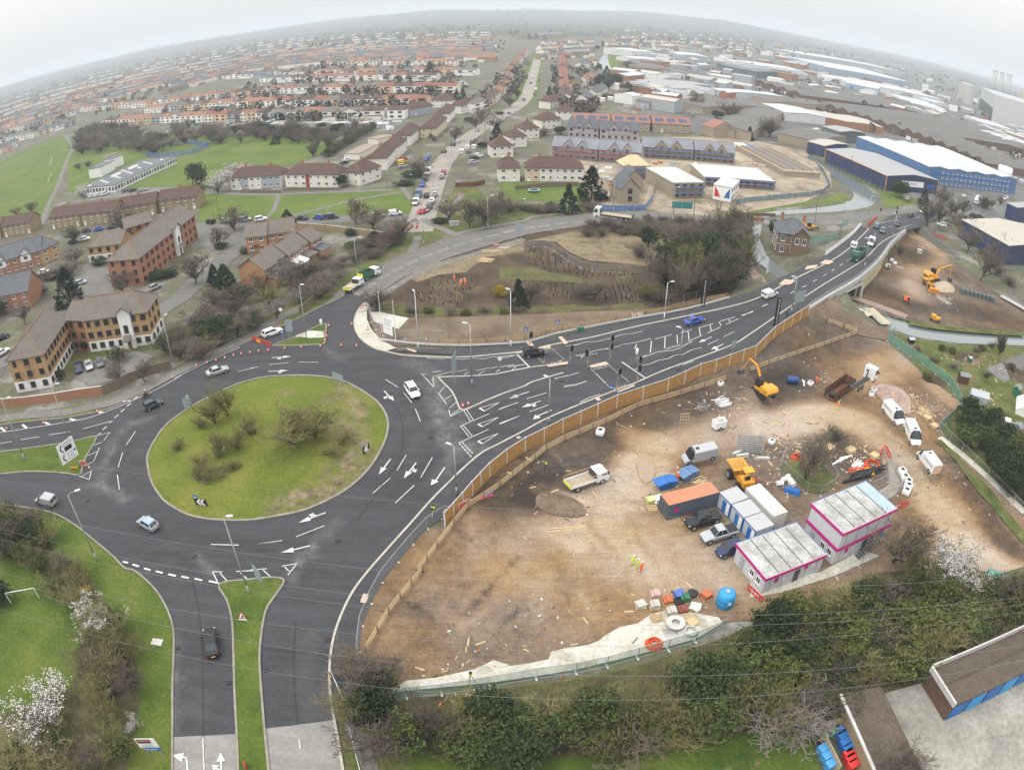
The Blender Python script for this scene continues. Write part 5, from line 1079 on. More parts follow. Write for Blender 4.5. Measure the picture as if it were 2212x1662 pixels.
o=thing('crash_barrier','long pale steel crash barrier beside north footway','crash barrier');mb=MB();loft_line(mb,GR,lambda h:h+.45,lambda h:h+.78,.04,-.04);mb.build('rail',plain('pale_steel',(.55,.56,.56),.4),o)
mb=MB();mb.box(0,0,-.05,.1,.1,.8);many('post',mb.mesh('post',GALV),o,resample(GR,3.0))
o=thing('canal_bridge','old brick parapet bridge carrying side road over canal','bridge');X=[at(*q)+(0,)for q in T('21','1940 262 2120 268')]
mb=MB();loft_line(mb,X,lambda h:-1.3,lambda h:.9,.3,-.3);mb.build('parapet',B_red,o);X=[at(*q)+(0,)for q in T('21','1955 232 2220 242')];mb=MB();loft_line(mb,X,lambda h:0,lambda h:1.0,.2,-.2);mb.build('parapet',B_dark,o)
mb=MB();X=[at(*q)+(0,)for q in T('21','1945 285 2118 290')];loft_line(mb,X,lambda h:-1.2,lambda h:-.6,.6,-.4);mb.build('sluice_beam',CONCP,o)
# fences
FEN_W=RD(S_FEN[:-3])+resample(RD(S_FEN[-4:]),4.1)[1:]
af=thing('acoustic_fence','tall tan timber noise barrier with steel posts beside new road','fence')
PANEL=tiles('barrier_boards',(.36,.195,.065),1.6,var=.15);HF=2.55
for a,b in zip(FEN_W[:-1],FEN_W[1:]):
 n_=max(1,round(math.dist(a[:2],b[:2])/4.4))
 for i in range(n_):
  p=tuple(a[k]+(b[k]-a[k])*i/n_ for k in range(3));q=tuple(a[k]+(b[k]-a[k])*(i+1)/n_ for k in range(3))
  mb=MB()
  for z0,z1 in((0,HF*.5-.03),(HF*.5+.03,HF)):loft_line(mb,[p,q],lambda h:h+z0,lambda h:h+z1,.05,-.05)
  loft_line(mb,[p,q],lambda h:h+HF*.5-.03,lambda h:h+HF*.5+.03,.03,-.03,1);loft_line(mb,[p,q],lambda h:h+HF+.002,lambda h:h+HF+.07,.08,-.08,1);mb.build('panel',[PANEL,GALV],af)
  bx('post',plain('pale_steel',())if 0 else MATS['pale_steel'],af,p[0],p[1],p[2]-.1,.16,.16,HF+.25,heading(p,q))
p=FEN_W[-1];bx('post',MATS['pale_steel'],af,p[0],p[1],p[2]-.1,.16,.16,HF+.25)
def railfence(label,pts,mat,post,hts=(.5,.85,1.2),step=2.6,name='timber_fence',r=.075):
 W=resample(pts,1.3);o=thing(name,label,'fence');mb=MB()
 for h in hts:loft_line(mb,[(p[0],p[1],p[2]+h)for p in W],lambda z:z-r,lambda z:z+r,.03,-.03)
 mb.build('rail',mat,o);mb=MB();mb.box(0,0,-.2,.16,.16,max(hts)+.35);many('post',mb.mesh('post',post),o,resample(pts,step));return o
W=lambda cr,s:[on_ground(x,y)for x,y in T(cr,s)]
railfence('yellow three rail timber fence curving round the site edge',W('13','920 920 925 660 1110 350 1385 15')+W('12','1335 1605 1500 1385 1640 1205 1750 1075 2000 915')+W('22','0 905 370 615 520 535 850 400 1100 275 1450 175 1820 58'),TIM,TIMD)
railfence('yellow timber rail fence on the bank below the bridge',W('31','0 1500 300 1392 600 1292 875 1195'),TIM,TIMD)
railfence('dark posted timber fence down the bank at canal side',W('31','525 1055 625 1100 760 1150 875 1185'),TIM,BLACK)
railfence('brown timber fence with dark posts behind crash barrier',W('11','1520 1268 1680 1268 1900 1262 2212 1235')+W('21','240 1213 500 1165 810 1110 1050 1060 1300 1015 1500 970 1640 935 1830 905'),plain('light_timber',(.35,.24,.11),.8,var=.2),TIMD,step=2.9)
MESHW=plain('fence_wire',(.3,.31,.31),.5,.5,.3)
def netting(name,c,a):
 m,t,b=nodes(name,.8,.1);b.inputs['Base Color'].default_value=c4(c);b.inputs['Alpha'].default_value=a;return m
NET_D=netting('dark_wire_mesh',(.1,.11,.11),.35);NET_G=netting('green_debris_net',(.1,.28,.21),.62);NET_B=netting('blue_debris_net',(.05,.17,.42),.75);NET_PALE=netting('pale_green_net',(.18,.33,.25),.45)
def heras(label,pts,h=2.0,net=None,signs=(),group=None,foot=True,name='mesh_fence',step=3.5):
 o=thing(name,label,'fence',group=group);P=resample(pts,step)
 for k,(a,b)in enumerate(zip(P[:-1],P[1:])):
  f=MB();g=lambda u,z:(a[0]+(b[0]-a[0])*u,a[1]+(b[1]-a[1])*u,a[2]+(b[2]-a[2])*u+z)
  for u in(.01,.99):f.tube(g(u,0),g(u,h),.035,4,cap=False)
  for z in(.12,h):f.tube(g(.01,z),g(.99,z),.035,4,cap=False)
  if not net:
   for i in range(1,12):f.tube(g(i/12,.1),g(i/12,h),.007,3,cap=False)
   for z in(.6,1.1,1.6):f.tube(g(.01,z),g(.99,z),.007,3,cap=False)
  pn=f.build('panel',GALV,o)
  if net:f=MB();f.quad(g(.02,.1),g(.98,.1),g(.98,h-.04),g(.02,h-.04));f.build('netting',net,pn)
  if k in signs:f=MB();f.loft([[g(.3,.7),g(.3,1.6)],[g(.7,.7),g(.7,1.6)]],closed=False,cap=False);s_=f.build('notice',WHITE,pn)
  if foot:f=MB();f.box(a[0],a[1],a[2],.7,.24,.14,heading(a,b)+PI/2);f.build('foot_block',CONCP,o)
 return o
heras('steel mesh fence with white notices along the black footway',[on_road(*q)for q in NEARF[1:]]+[on_road(*T('12','1600 1140')[0])],signs=(9,11,14,16))
heras('steel mesh fence snaking round the planted ground',W('21','120 462 185 498 280 482 370 482 440 515 560 600 650 652 745 678 970 692 1190 692'))
heras('steel mesh fence along outer kerb of the old road',W('11','1010 1000 1090 880 1170 800 1300 715 1500 650 1700 570 1990 498'))
heras('steel mesh fence beside path at right of site',W('32','1515 465 1700 645 2010 955 2212 1170 2400 1330'))
heras('mesh fence round bare tree in compound',W('32','600 745 690 880 670 930 570 985 455 965 370 890 235 770 270 690'))
heras('mesh fence enclosing black pipe store',W('32','960 960 1120 880 1060 690'))
heras('mesh fence along compound gravel path',W('32','1040 1035 1180 985 1230 910 1170 800 1140 700'))
heras('mesh fence round concrete base near junction',W('11','965 1000 980 1080 1020 1140 1075 1190 1250 1215 1590 1218'))
heras('mesh fence by reeds below monolith sign',W('21','1180 900 1360 935 1480 930 1680 880'))
heras('mesh fence in front of scrub at cabins',W('32','700 1650 880 1560 1030 1480'))
heras('green netted fence along the allotments',W('31','1170 1190 1117 1252 1400 1440 1610 1605')+W('32','1700 260 1690 310 1515 465'),2.0,NET_G)
heras('pale green netted fence along bottom concrete strip',W('13','1010 1080 1250 1025 1530 1000')+W('23','280 878 600 835 850 785 1095 718 1340 650 1560 590 1800 490'),2.0,NET_PALE)
heras('blue netted fence in front of tan stone house',W('21','782 192 1000 195 1175 185 1235 110 1243 10'),2.0,NET_B,foot=False)
heras('teal hoarding at new flats entrance',W('21','1388 172 1470 178 1555 182'),2.4,plain('teal_hoarding',(.02,.17,.17)),foot=False)
heras('green mesh fence round half built housing',W('31','-100 150 0 130 250 105 500 85 600 60 660 10')+W('30','640 1480 600 1400 540 1330 480 1290'),2.0,netting('teal_blue_net',(.04,.13,.17),.75),foot=False)
heras('green mesh fence beside pumping station',W('31','480 455 600 455 720 430 740 330 800 320'),2.2,NET_G,foot=False)
heras('dark palisade fence between industrial yard and bare bank',W('31','1350 350 1450 440 1600 540 1700 620'),2.0,NET_D,foot=False)
heras('palisade fence on the canal bank by navy shed',W('30','475 1275 620 1340 850 1450 1100 1570'),2.0,NET_D,foot=False)
heras('blue fenced ball court at school',W('00','1190 1245 1300 1260 1560 1230 1690 1170 1500 1140 1320 1165 1190 1245'),3,netting('blue_court_mesh',(.06,.13,.4),.5),foot=False)
def wall_line(name,label,pts,h,mat,th=.25,cat='wall',pier=None,step=3.0):
 o=thing(name,label,cat);mb=MB();loft_line(mb,pts,lambda z:z-.1,lambda z:z+h,th/2,-th/2);mb.build('wall' if 'wall' in name else 'boarding',mat,o)
 mb=MB();loft_line(mb,pts,lambda z:z+h+.002,lambda z:z+h+.07,th/2+.04,-th/2-.04);mb.build('coping',CONCP if 'wall' in name else mat,o)
 if pier:
  for p in resample(pts,step):bx('pier',pier,o,p[0],p[1],0,.5,.5,h+.25)
 return o
wall_line('garden_wall','long red brick garden wall behind verge at left',W('02','-120 248 0 235 200 222 430 195 600 168 830 138'),1.9,B_red)
wall_line('wooden_fence','dark wooden fence behind west footway',W('02','835 136 900 110')+W('01','1050 1540 1200 1490 1380 1440'),1.8,TIMD,.1,'fence')
wall_line('garden_wall','brown brick wall with piers round orange house gardens',W('11','385 320 480 330 620 340 800 365 960 385 1085 405'),1.9,B_brown,pier=B_brown,step=6)
wall_line('wooden_fence','weathered board fence where old road meets roundabout',W('11','400 1010 470 960 525 915'),1.8,TIMD,.1,'fence')
wall_line('wooden_fence','low dark garden fence before grey and white house',W('10','-70 1540 260 1540'),.9,TIMD,.1,'fence')
wall_line('wooden_fence','low dark garden fence before red panelled house',W('10','275 1525 720 1520'),.9,TIMD,.1,'fence')
wall_line('wooden_fence','red brown fence at right avenue corner',W('10','1660 1505 1800 1500 1900 1480'),1.7,plain('red_fence_stain',(.14,.05,.03)),.1,'fence')
wall_line('wooden_fence','grey board fence behind lawn houses',W('20','130 1530 400 1505 640 1500'),1.6,TIMD,.1,'fence')
for i,s in enumerate(('1590 20 1000 600',)):pass
t=thing('bin_store','open timber bin enclosure beside mossy shed','bin store');
for s in('680 1660 520 1330','515 1325 765 1260'):
 a,b=W('33',s);mb=MB();loft_line(mb,[a,b],lambda z:z,lambda z:z+1.9,.05,-.05);mb.build('screen',plain('slatted_timber',(.33,.27,.17),.8,var=.25,scale=5),t)
railing('pedestrian_railing','thin grey railing along west footway',[q for q in W('02','-60 345 0 340 300 305 600 262 900 208 1150 100')],(1.0,),GALV,3,.03,.1,pr=.03)
railing('pedestrian_railing','thin grey railing between footway and north west scrub',W('01','1400 1455 1620 1350 1900 1220 2080 1135')+W('11','80 1130 215 1100'),(1.0,),GALV,3,.03,.1,pr=.03)
railing('pedestrian_railing','white handrail beside path at bottom edge',W('13','645 835 750 1070 800 1320 880 1640'),(.9,),plain('pale_steel',())if 0 else MATS['pale_steel'],4,.06,.1,pr=.05)
# lamp posts
LAMPH=plain('lamp_head',(.5,.52,.54),.35)
def lamp(label,base,h,arm=1.2,ang=0.0,double=False,col=None):
 r=thing('street_lamp',label,'street lamp',base,ang,'street lamps');m=col or GALV
 mb=MB();mb.tube((0,0,0),(0,0,1.6),.15,8,.14);mb.tube((0,0,1.6),(0,0,h),.12,7,.065);mb.build('column',m,r,True)
 for s in((1,-1)if double else(1,)):
  mb=MB();mb.path([(0,0,h-.05),(s*arm*.4,0,h+.18),(s*arm,0,h+.25)],.045,5);br_=mb.build('bracket',m,r)
  bx('lamp_head',LAMPH,r,s*(arm+.35),0,h+.2,.85,.34,.12,tx=.9,ty=.75)
 return r
L_=plain('old_lamp_column',(.3,.31,.27),.7)
for cr,x,y,h,arm,an,db,cl,lb in(
('02',200,668,12.4,1.0,.6,1,L_,'tall double headed lamp post on west grass island'),('02',572,528,11.8,1.0,.3,0,L_,'tall lamp post behind direction sign on west island'),('02',778,1480,11.8,1.2,.6,0,L_,'tall lamp post on south west verge by grey van'),('03',2000,185,12.6,.4,.2,0,L_,'tall lamp post at head of bottom grass island'),('01',1408,1455,11.6,.6,1.2,0,L_,'tall lamp post on footway before buff flats'),
('11',460,1218,12.0,.3,0,0,L_,'tall lamp post on small north island'),('11',1357,1295,11.8,.3,2.0,0,MATS['pale_steel'],'white lamp post behind crash barrier near junction board'),('12',1787,96,12.0,.6,2.8,0,GALV,'tall lamp post on black asphalt splitter island'),('11',2100,1287,11.8,.3,2.5,0,MATS['pale_steel'],'white lamp post behind crash barrier before crossing'),('21',1323,1070,8.2,.8,.3,0,MATS['pale_steel'],'white lamp post beside stretch of timber fence and white bags'),
('12',1660,968,8.4,.5,2.6,0,GALV,'lamp post at start of tan noise barrier'),('22',390,402,8.4,.5,2.4,0,GALV,'lamp post inside noise barrier by turn arrow'),('21',1432,1482,8.4,.5,2.6,0,GALV,'lamp post before barrier at zigzag lines'),('31',340,1032,8.4,.5,2.8,0,GALV,'lamp post at bridge end of noise barrier'),('31',932,662,8.0,.5,2.6,0,GALV,'lamp post on bridge footway by green lorry'),('31',1162,425,8.0,.5,2.6,0,GALV,'lamp post at far end of bridge railing'),
('11',868,695,9.5,1.0,.2,0,L_,'lamp post beside parked tipper trucks'),('11',1405,465,9.8,1.0,.2,0,L_,'lamp post at footpath junction by cabinet'),('11',1922,330,9.8,1.0,-.2,0,L_,'lamp post near back of grey road sign'),('21',918,205,9.8,1.0,3,0,L_,'lamp post behind flatbed lorry'),('21',1395,275,9.8,.9,.4,0,L_,'lamp post at site track mouth'),('31',960,275,8.5,.6,.3,0,GALV,'lamp post at junction beyond bridge'),('31',760,270,6,.6,.3,0,GALV,'slim post lamp on canal green'),('10',1328,1562,7,.5,3,0,GREENP,'green lamp post at avenue mouth'),('10',1612,1165,7,.8,0,0,L_,'lamp post half way up avenue'),('21',185,225,5,.3,0,0,GREENP,'short lamp post by hedge below garden')):
 b=on_road(*T(cr,f'{x} {y}')[0]);lamp(lb,(b[0],b[1],b[2]+.05),h,arm,an,bool(db),cl)
for cr,x,y,h,lb in(('01',1775,265,9,'wooden telegraph pole on the green slope'),('21',1562,262,9,'wooden telegraph pole beside old road and scrub'),('10',1903,1130,8,'wooden telegraph pole right of avenue'),('10',1107,1520,7,'wooden telegraph pole before white house'),('31',528,330,10,'wooden pole above telehandler'),('30',820,1410,9,'wooden pole on canal bank')):
 b=at(*T(cr,f'{x} {y}')[0]);t=thing('telegraph_pole',lb,'telegraph pole',(b[0],b[1],0));mb=MB();mb.tube((0,0,0),(0,0,h),.14,6,.1);mb.build('pole',TIMD,t);bx('cross_arm',TIMD,t,0,0,h-.5,1.2,.1,.12)
# traffic lights
LENS={k:plain(k+'_lens',c,.3)for k,c in(('red',(.3,.01,.01)),('amber',(.35,.12,.01)),('green',(.01,.2,.08)))}
def head_mesh():
 mb=MB();mb.box(0,0,0,.45,.32,1.1);mb.box(0,-.17,-.1,.62,.03,1.3)
 for z in(.2,.55,.9):mb.tube((0,-.19,z),(0,-.36,z+.02),.13,8,cap=False)
 return mb.mesh('signal_head',[BLACK])
HEADM=head_mesh()
for cr,x,y,h,n,an,box_,lb in(('21',238,1300,3.6,1,1.2,1,'traffic light beside north footway crossing'),('21',360,1455,3.6,1,-1.5,1,'traffic light beside black people carrier'),('21',560,1417,3.6,1,1.6,1,'traffic light at right end of near island crossing'),('21',708,1455,3.6,1,-1.4,1,'traffic light on far left of upper crossing island'),('21',880,1410,5.6,2,1.5,1,'tall double headed traffic light on black island'),('21',1098,1592,5.6,2,1.4,1,'tall double headed traffic light beside stop line'),('22',937,145,4.6,1,1.7,1,'traffic light against noise barrier'),('31',1050,255,3.4,1,1,0,'distant traffic light beyond bridge'),('31',1195,240,3.4,2,-1,0,'distant traffic light before green fence')):
 b=on_road(*T(cr,f'{x} {y}')[0]);r=thing('traffic_light',lb,'traffic light',(b[0],b[1],b[2]+.1),an,'traffic lights');mb=MB();mb.tube((0,0,0),(0,0,h),.075,7);mb.build('pole',GALV,r)
 for k in range(n):
  o=obj('signal_head',HEADM,r,(.0,-.25,h-1.05-1.75*k))
  for z,m in((.9,'red'),(.55,'amber'),(.2,'green')):q=MB();q.tube((0,-.19,z),(0,-.21,z),.11,8);q.build('lens',LENS[m],o)
 if box_:bx('push_button',YEL,r,.0,-.14,1.0,.2,.16,.35)
# signs
def board(name,label,a,b,z0,z1,mat,legs=(.15,.85),back=None,text=(),cat='sign',tcol=None,over=0.0,tilt=0):
 """a flat sign on posts from ground point a to ground point b; front faces right of a->b"""
 L=math.dist(a[:2],b[:2]);rz=heading(a,b);r=thing(name,label,cat,(a[0],a[1],a[2]),rz)
 for u in legs:q=MB();q.tube((L*u,.06,0),(L*u,.06,z1-.1),.06,6);q.build('post',GALV,r)
 pn=bx('panel',mat,r,L/2,0,z0,L+over*2,.05,z1-z0)
 if back:bx('back',back,r,L/2,.03,z0+.02,L+over*2-.04,.012,z1-z0-.04)
 for s,x,z,size in text:o=obj('lettering',text_mesh(s,size,.004).copy(),pn,(L*x,-.035,z));o.rotation_euler=(PI/2,0,0);o.data.materials.append(tcol or BLACK)
 return r,L,pn
def wpt(cr,x,y):return on_road(*T(cr,f'{x} {y}')[0])
a,b=wpt('02',558,748),wpt('02',622,702)
L0=math.dist(a[:2],b[:2]);u=((b[0]-a[0])/L0,(b[1]-a[1])/L0);a2=(a[0]-u[0]*.9,a[1]-u[1]*.9,0);b2=(b[0]+u[0]*.9,b[1]+u[1]*.9,0)
r,L,pn=board('direction_sign','large white direction sign with black left arrows on west island',a2,b2,1.6,5.4,WHITE,(.25,.75),GREYP)
for z,h_ in((3.6,1.5),(1.8,1.5)):
 q=MB();q.add([(L*.12,-.032,z+h_/2),(L*.12+.45,-.032,z+h_),(L*.12+.7,-.032,z+h_),(L*.12+.3,-.032,z+h_/2),(L*.12+.7,-.032,z),(L*.12+.45,-.032,z)],[(0,3,2,1),(0,5,4,3)]);q.build('arrow',BLACK,pn)
for s,z in(('Hoddesdon',5.05),('Industrial Area',4.7),('Rye Park',3.0),('Nazeing',2.5),('Town Centre',2.0)):o=obj('lettering',text_mesh(s,.38,.004).copy(),pn,(L*.62,-.035,z));o.rotation_euler=(PI/2,0,0);o.data.materials.append(BLACK)
bx('lorry_symbol',BLACK,pn,L*.6,-.035,3.55,1.6,.02,.8);bx('parking_symbol',BLUE,pn,L*.9,-.035,2.75,.4,.02,.4)
a,b=wpt('03',1195,1500),wpt('03',1310,1490)
r,L,pn=board('tourist_sign','white and brown tourist direction sign at bottom left verge',(a[0]-.3,a[1],0),(b[0]+.3,b[1],0),2.2,3.9,WHITE,(.2,.85),GREYP)
bx('brown_panel',plain('tourist_brown',(.15,.03,.02)),pn,L*.4,-.03,3.05,L*.7,.02,.75);bx('blue_panel',BLUE,pn,L*.62,-.01,1.5,L*.75,.05,.65)
for s,z,m in(('Dobbs Weir \u2192',3.55,WHITE),('\u2190 Rye Park',2.75,BLACK),('Crematorium',2.42,BLACK),('Phoenix Services',1.9,WHITE),('1/2 mile \u2190',1.65,WHITE)):o=obj('lettering',text_mesh(s,.26,.004).copy(),pn,(L*.5,-.05,z));o.rotation_euler=(PI/2,0,0);o.data.materials.append(m)
SB=plain('sign_back',(.25,.29,.31),.5)
for cr,s,z0,z1,lb in(('12','1637 102 1662 58',2.6,6.2,'large grey backed road sign on black splitter island'),('21','140 408 182 412',2.0,4.4,'grey backed road sign beside old road kerb'),('31','362 1010 430 990',2.0,4.6,'grey backed road sign on footway at bridge start'),('12','682 55 748 85',.9,2.3,'pale green roundabout sign at north rim of island'),('11','318 1240 352 1240',2.6,5.2,'narrow blue grey sign back on north island'),('03','2075 105 2118 145',1.4,3.4,'grey backed sign on bottom grass island'),('02','1500 275 1545 270',.8,2.6,'grey backed sign on west rim of roundabout'),('21','1862 1345 1885 1335',1.2,2.6,'small sign back above barrier')):
 p=T(cr,s);a,b=on_road(*p[0]),on_road(*p[1]);board('road_sign',lb,a,b,z0,z1,SB,(.2,.8),over=.3)
r,L,pn=board('site_board','white project information board by flagpoles',wpt('11',1085,1195),wpt('11',1150,1225),1.0,4.6,WHITE,(.1,.9),GREYP,over=.2)
for i,(s,z)in enumerate((('',4),)):pass
for z in(4.2,3.8,3.4,3.0,2.2):bx('printed_line',GREYP,pn,L/2,-.03,z,L*.8,.012,.12)
for x,y,lb in((1063,1162,'left white flagpole by information board'),(1176,1240,'right white flagpole by information board')):
 b=wpt('11',x,y);t=MB();t.tube((0,0,0),(0,0,9),.09,6,.05);t.cyl(0,0,9,.1,.1,6);tag(t.build('flagpole',WHITE,loc=b),lb,'flagpole')
def chevron(label,a,b,left=True):
 r,L,pn=board('chevron_sign',label,a,b,.9,2.1,BLACK,(.15,.85),GREYP,over=.4)
 for x in(.28,.75):
  d=-.45 if left else.45;x0=L*x;q=MB();q.add([(x0+d,-.03,1.5),(x0,-.03,2.05),(x0-d*.9,-.03,2.05),(x0+d*.1,-.03,1.5),(x0-d*.9,-.03,.95),(x0,-.03,.95)],[(0,3,2,1),(0,5,4,3)]if left else[(0,1,2,3),(0,3,4,5)]);q.build('chevron',WHITE,pn)
chevron('black and white chevron sign at south of roundabout',wpt('02',1602,1068),wpt('02',1662,1075))
chevron('black and white chevron sign at east of roundabout',wpt('12',928,662),wpt('12',955,632))
def disc_sign(label,p,h,col,rz=0.0,white=True,name='round_sign'):
 r=thing(name,label,'road sign',p,rz);q=MB();q.tube((0,0,0),(0,0,h+.3),.045,6);q.build('post',GALV,r)
 q=MB();q.tube((0,-.05,h),(0,-.08,h),.42,16);pn=q.build('disc',col,r)
 if white:q=MB();q.add([(-.2,-.085,h+.2),(.1,-.085,h-.05),(.2,-.085,h+.08),(.2,-.085,h-.25),(-.13,-.085,h-.25),(0,-.085,h-.14),(-.28,-.085,h+.1)],[(0,6,5,1),(1,5,4,3),(1,3,2)]);q.build('arrow',WHITE,pn)
disc_sign('blue keep left disc beside south chevrons',wpt('02',1595,1060),2.3,BLUE);disc_sign('sign post beside east chevrons',wpt('12',918,655),2.6,GREYP,1.0,False);disc_sign('round sign back with camera on west rim',wpt('02',1535,275),3.0,GREYP,0,False)
disc_sign('blue cycle disc by noise barrier',wpt('22',890,175),1.9,BLUE,.3);disc_sign('blue cycle disc beside crash barrier',wpt('21',465,1190),3.0,BLUE,.3);disc_sign('blue cycle disc at tactile paving',wpt('21',207,1250),3.0,BLUE,.3);disc_sign('round speed sign by north footway',wpt('11',265,1078),3.2,WHITE,0,False);disc_sign('blue arrow disc behind white estate car',wpt('11',275,1255),3.0,BLUE);disc_sign('red ringed speed sign on north hatching',wpt('11',2012,1490),3.0,WHITE,.2,False)
for x,y,lb in((577,1100,'white bollard on small north grass island'),):b=wpt('11',x,y);t=MB();t.lathe([(.25,0),(.28,.5),(.3,1.2),(.18,1.45),(.02,1.5)],12);tag(t.build('bollard',WHITE,loc=b,sm=True),lb,'bollard')
b=wpt('21',1102,1352);t=MB();t.lathe([(.25,0),(.28,.5),(.3,1.2),(.18,1.45),(.02,1.5)],12);tag(t.build('bollard',WHITE,loc=b,sm=True),'white bollard at tip of black asphalt island','bollard')
for cr,x,y,h in(('21',1632,965,6.6),('31',212,1128,6.6)):
 b=wpt(cr,x,y);r=thing('monolith_sign','tall black business park pillar sign '+('before ivy thicket' if cr=='21' else 'against tan noise barrier'),'pillar sign',b,.25);bx('pillar',BLACK,r,0,0,0,.95,.3,h)
 o=obj('lettering',text_mesh('HODDESDON BUSINESS PARK',.42,.004).copy(),r,(0,-.17,h*.52));o.rotation_euler=(PI/2,-PI/2,0);o.data.materials.append(WHITE)
b=wpt('03',1950,400);r=thing('works_sign','red triangle roadworks sign on bottom grass island','roadworks sign',b,0);q=MB();q.add([(-.6,0,.5),(.6,0,.5),(0,.25,1.5)],[(0,1,2)]);q.build('triangle',RED,r);q=MB();q.add([(-.42,-.02,.6),(.42,-.02,.6),(0,.15,1.28)],[(0,1,2)]);q.build('face',WHITE,r);q=MB();q.add([(-.1,-.03,.65),(.15,-.03,.65),(.2,.06,.95),(-.05,.06,.95)],[(0,1,2,3)]);q.build('digging_figure',BLACK,r);bx('arrow_plate',WHITE,r,0,-.05,.02,1.1,.06,.36)
b=wpt('02',600,735);r=thing('works_sign','yellow roadworks arrow board leaning on white sign legs','roadworks sign',b,.35);bx('panel',plain('sign_yellow',(.75,.35,.02),.5),r,0,-.2,0,1.3,.08,.6);q=MB();q.box(-.1,-.25,.22,.6,.02,.1);q.add([(-.55,-.26,.27),(-.3,-.26,.45),(-.3,-.26,.09)],[(0,2,1)]);q.build('arrow',BLACK,r)
def redboard(label,p,rz=0.0,w=1.05,h=.75,lines=('ROAD AHEAD','CLOSED')):
 r=thing('works_sign',label,'roadworks sign',p,rz);pn=bx('panel',WHITE,r,0,0,.2,w,.06,h);bx('face',RED,pn,0,-.035,.26,w-.1,.012,h-.12)
 for i,s in enumerate(lines):o=obj('lettering',text_mesh(s,.17,.003).copy(),pn,(0,-.045,.2+h*(.66-.34*i)));o.rotation_euler=(PI/2,0,0);o.data.materials.append(WHITE)
 for x in(-.4,.4):q=MB();q.tube((x,.05,.3),(x,.4,0),.03,4);q.tube((x,0,.3),(x,-.05,0),.03,4);q.build('stand',GALV,r)
redboard('red closed road board beside west hatching',wpt('02',675,715),.2,1.3,1.0);redboard('small red board leaning behind noise barrier end',wpt('12',1680,1095),.6,.8,.7,('STOP',));redboard('large pink red board on site side of barrier',wpt('12',1710,1085),.7,1.3,1.3,('WORKS','EXIT'));redboard('small red square board third behind barrier end',wpt('12',1735,1035),.7,.7,.7,('STOP',))
b=wpt('12',1890,975);r=thing('works_sign','red and blue signs lying against site rail fence','roadworks sign',b,.45);bx('panel',RED,r,0,0,.05,2.2,.7,.06);q=MB();q.box(.3,.1,.13,.7,.5,.05);q.box(1.0,.35,.13,.7,.4,.05);q.build('blue_plate',BLUE,r)
for cr,x,y in(('21',1890,1405),('21',1925,1390),('21',1975,1365)):
 b=W(cr,f'{x} {y}')[0];t=thing('stillage',{1890:'left',1925:'middle',1975:'right'}[x]+' white topped black trestle behind noise barrier','trestle',b,.4);bx('top',WHITE,t,0,0,1.0,1.4,.5,.3);q=MB();[q.box(s,0,0,.1,.5,1)for s in(-.6,.6)];q.build('frame',BLACK,t)
# vehicles
PAINT={}
def paint(n):
 if n not in PAINT:
  c=dict(black=(.012,.012,.014),silver=(.36,.37,.38),white=(.68,.68,.67),grey=(.12,.125,.13),dark=(.035,.04,.05),blue=(.02,.06,.3),navy=(.012,.018,.07),red=(.42,.015,.02),yellow=(.62,.4,.02),ltblue=(.3,.36,.42),green=(.012,.1,.055),cream=(.6,.57,.48),maroon=(.12,.01,.02),steelblue=(.1,.17,.28))[n]
  PAINT[n]=plain('car_paint_'+n,c,.25,.35 if n=='black' else.5,.25 if n in('silver','grey','ltblue')else 0,var=.04)
 return PAINT[n]
TYRE=plain('tyre',(.02,.02,.02),.85);RIM=plain('alloy_rim',(.4,.4,.41),.35,.5,.5);HL=plain('headlight',(.7,.7,.72),.15);TL=plain('tail_light',(.45,.015,.01),.25);PLY=plain('rear_plate',(.7,.5,.03),.5)
CARGLASS=plain('car_glass',(.02,.024,.028),.06,.6,var=.1)
def wheel_mesh(r,w):
 mb=MB();mb.tube((0,-w/2,0),(0,w/2,0),r,14);
 for s in(-1,1):mb.tube((0,s*w/2,0),(0,s*(w/2+.015),0),r*.62,10,mi=1)
 return mb.mesh('wheel',[TYRE,RIM])
_wm={}
def wheels(root,xs,y,r,w=.2):
 k=(r,w)
 if k not in _wm:_wm[k]=wheel_mesh(r,w)
 for x in xs:
  for s in(-1,1):obj('wheel',_wm[k],root,(x,s*(y-w/2+.01),r))
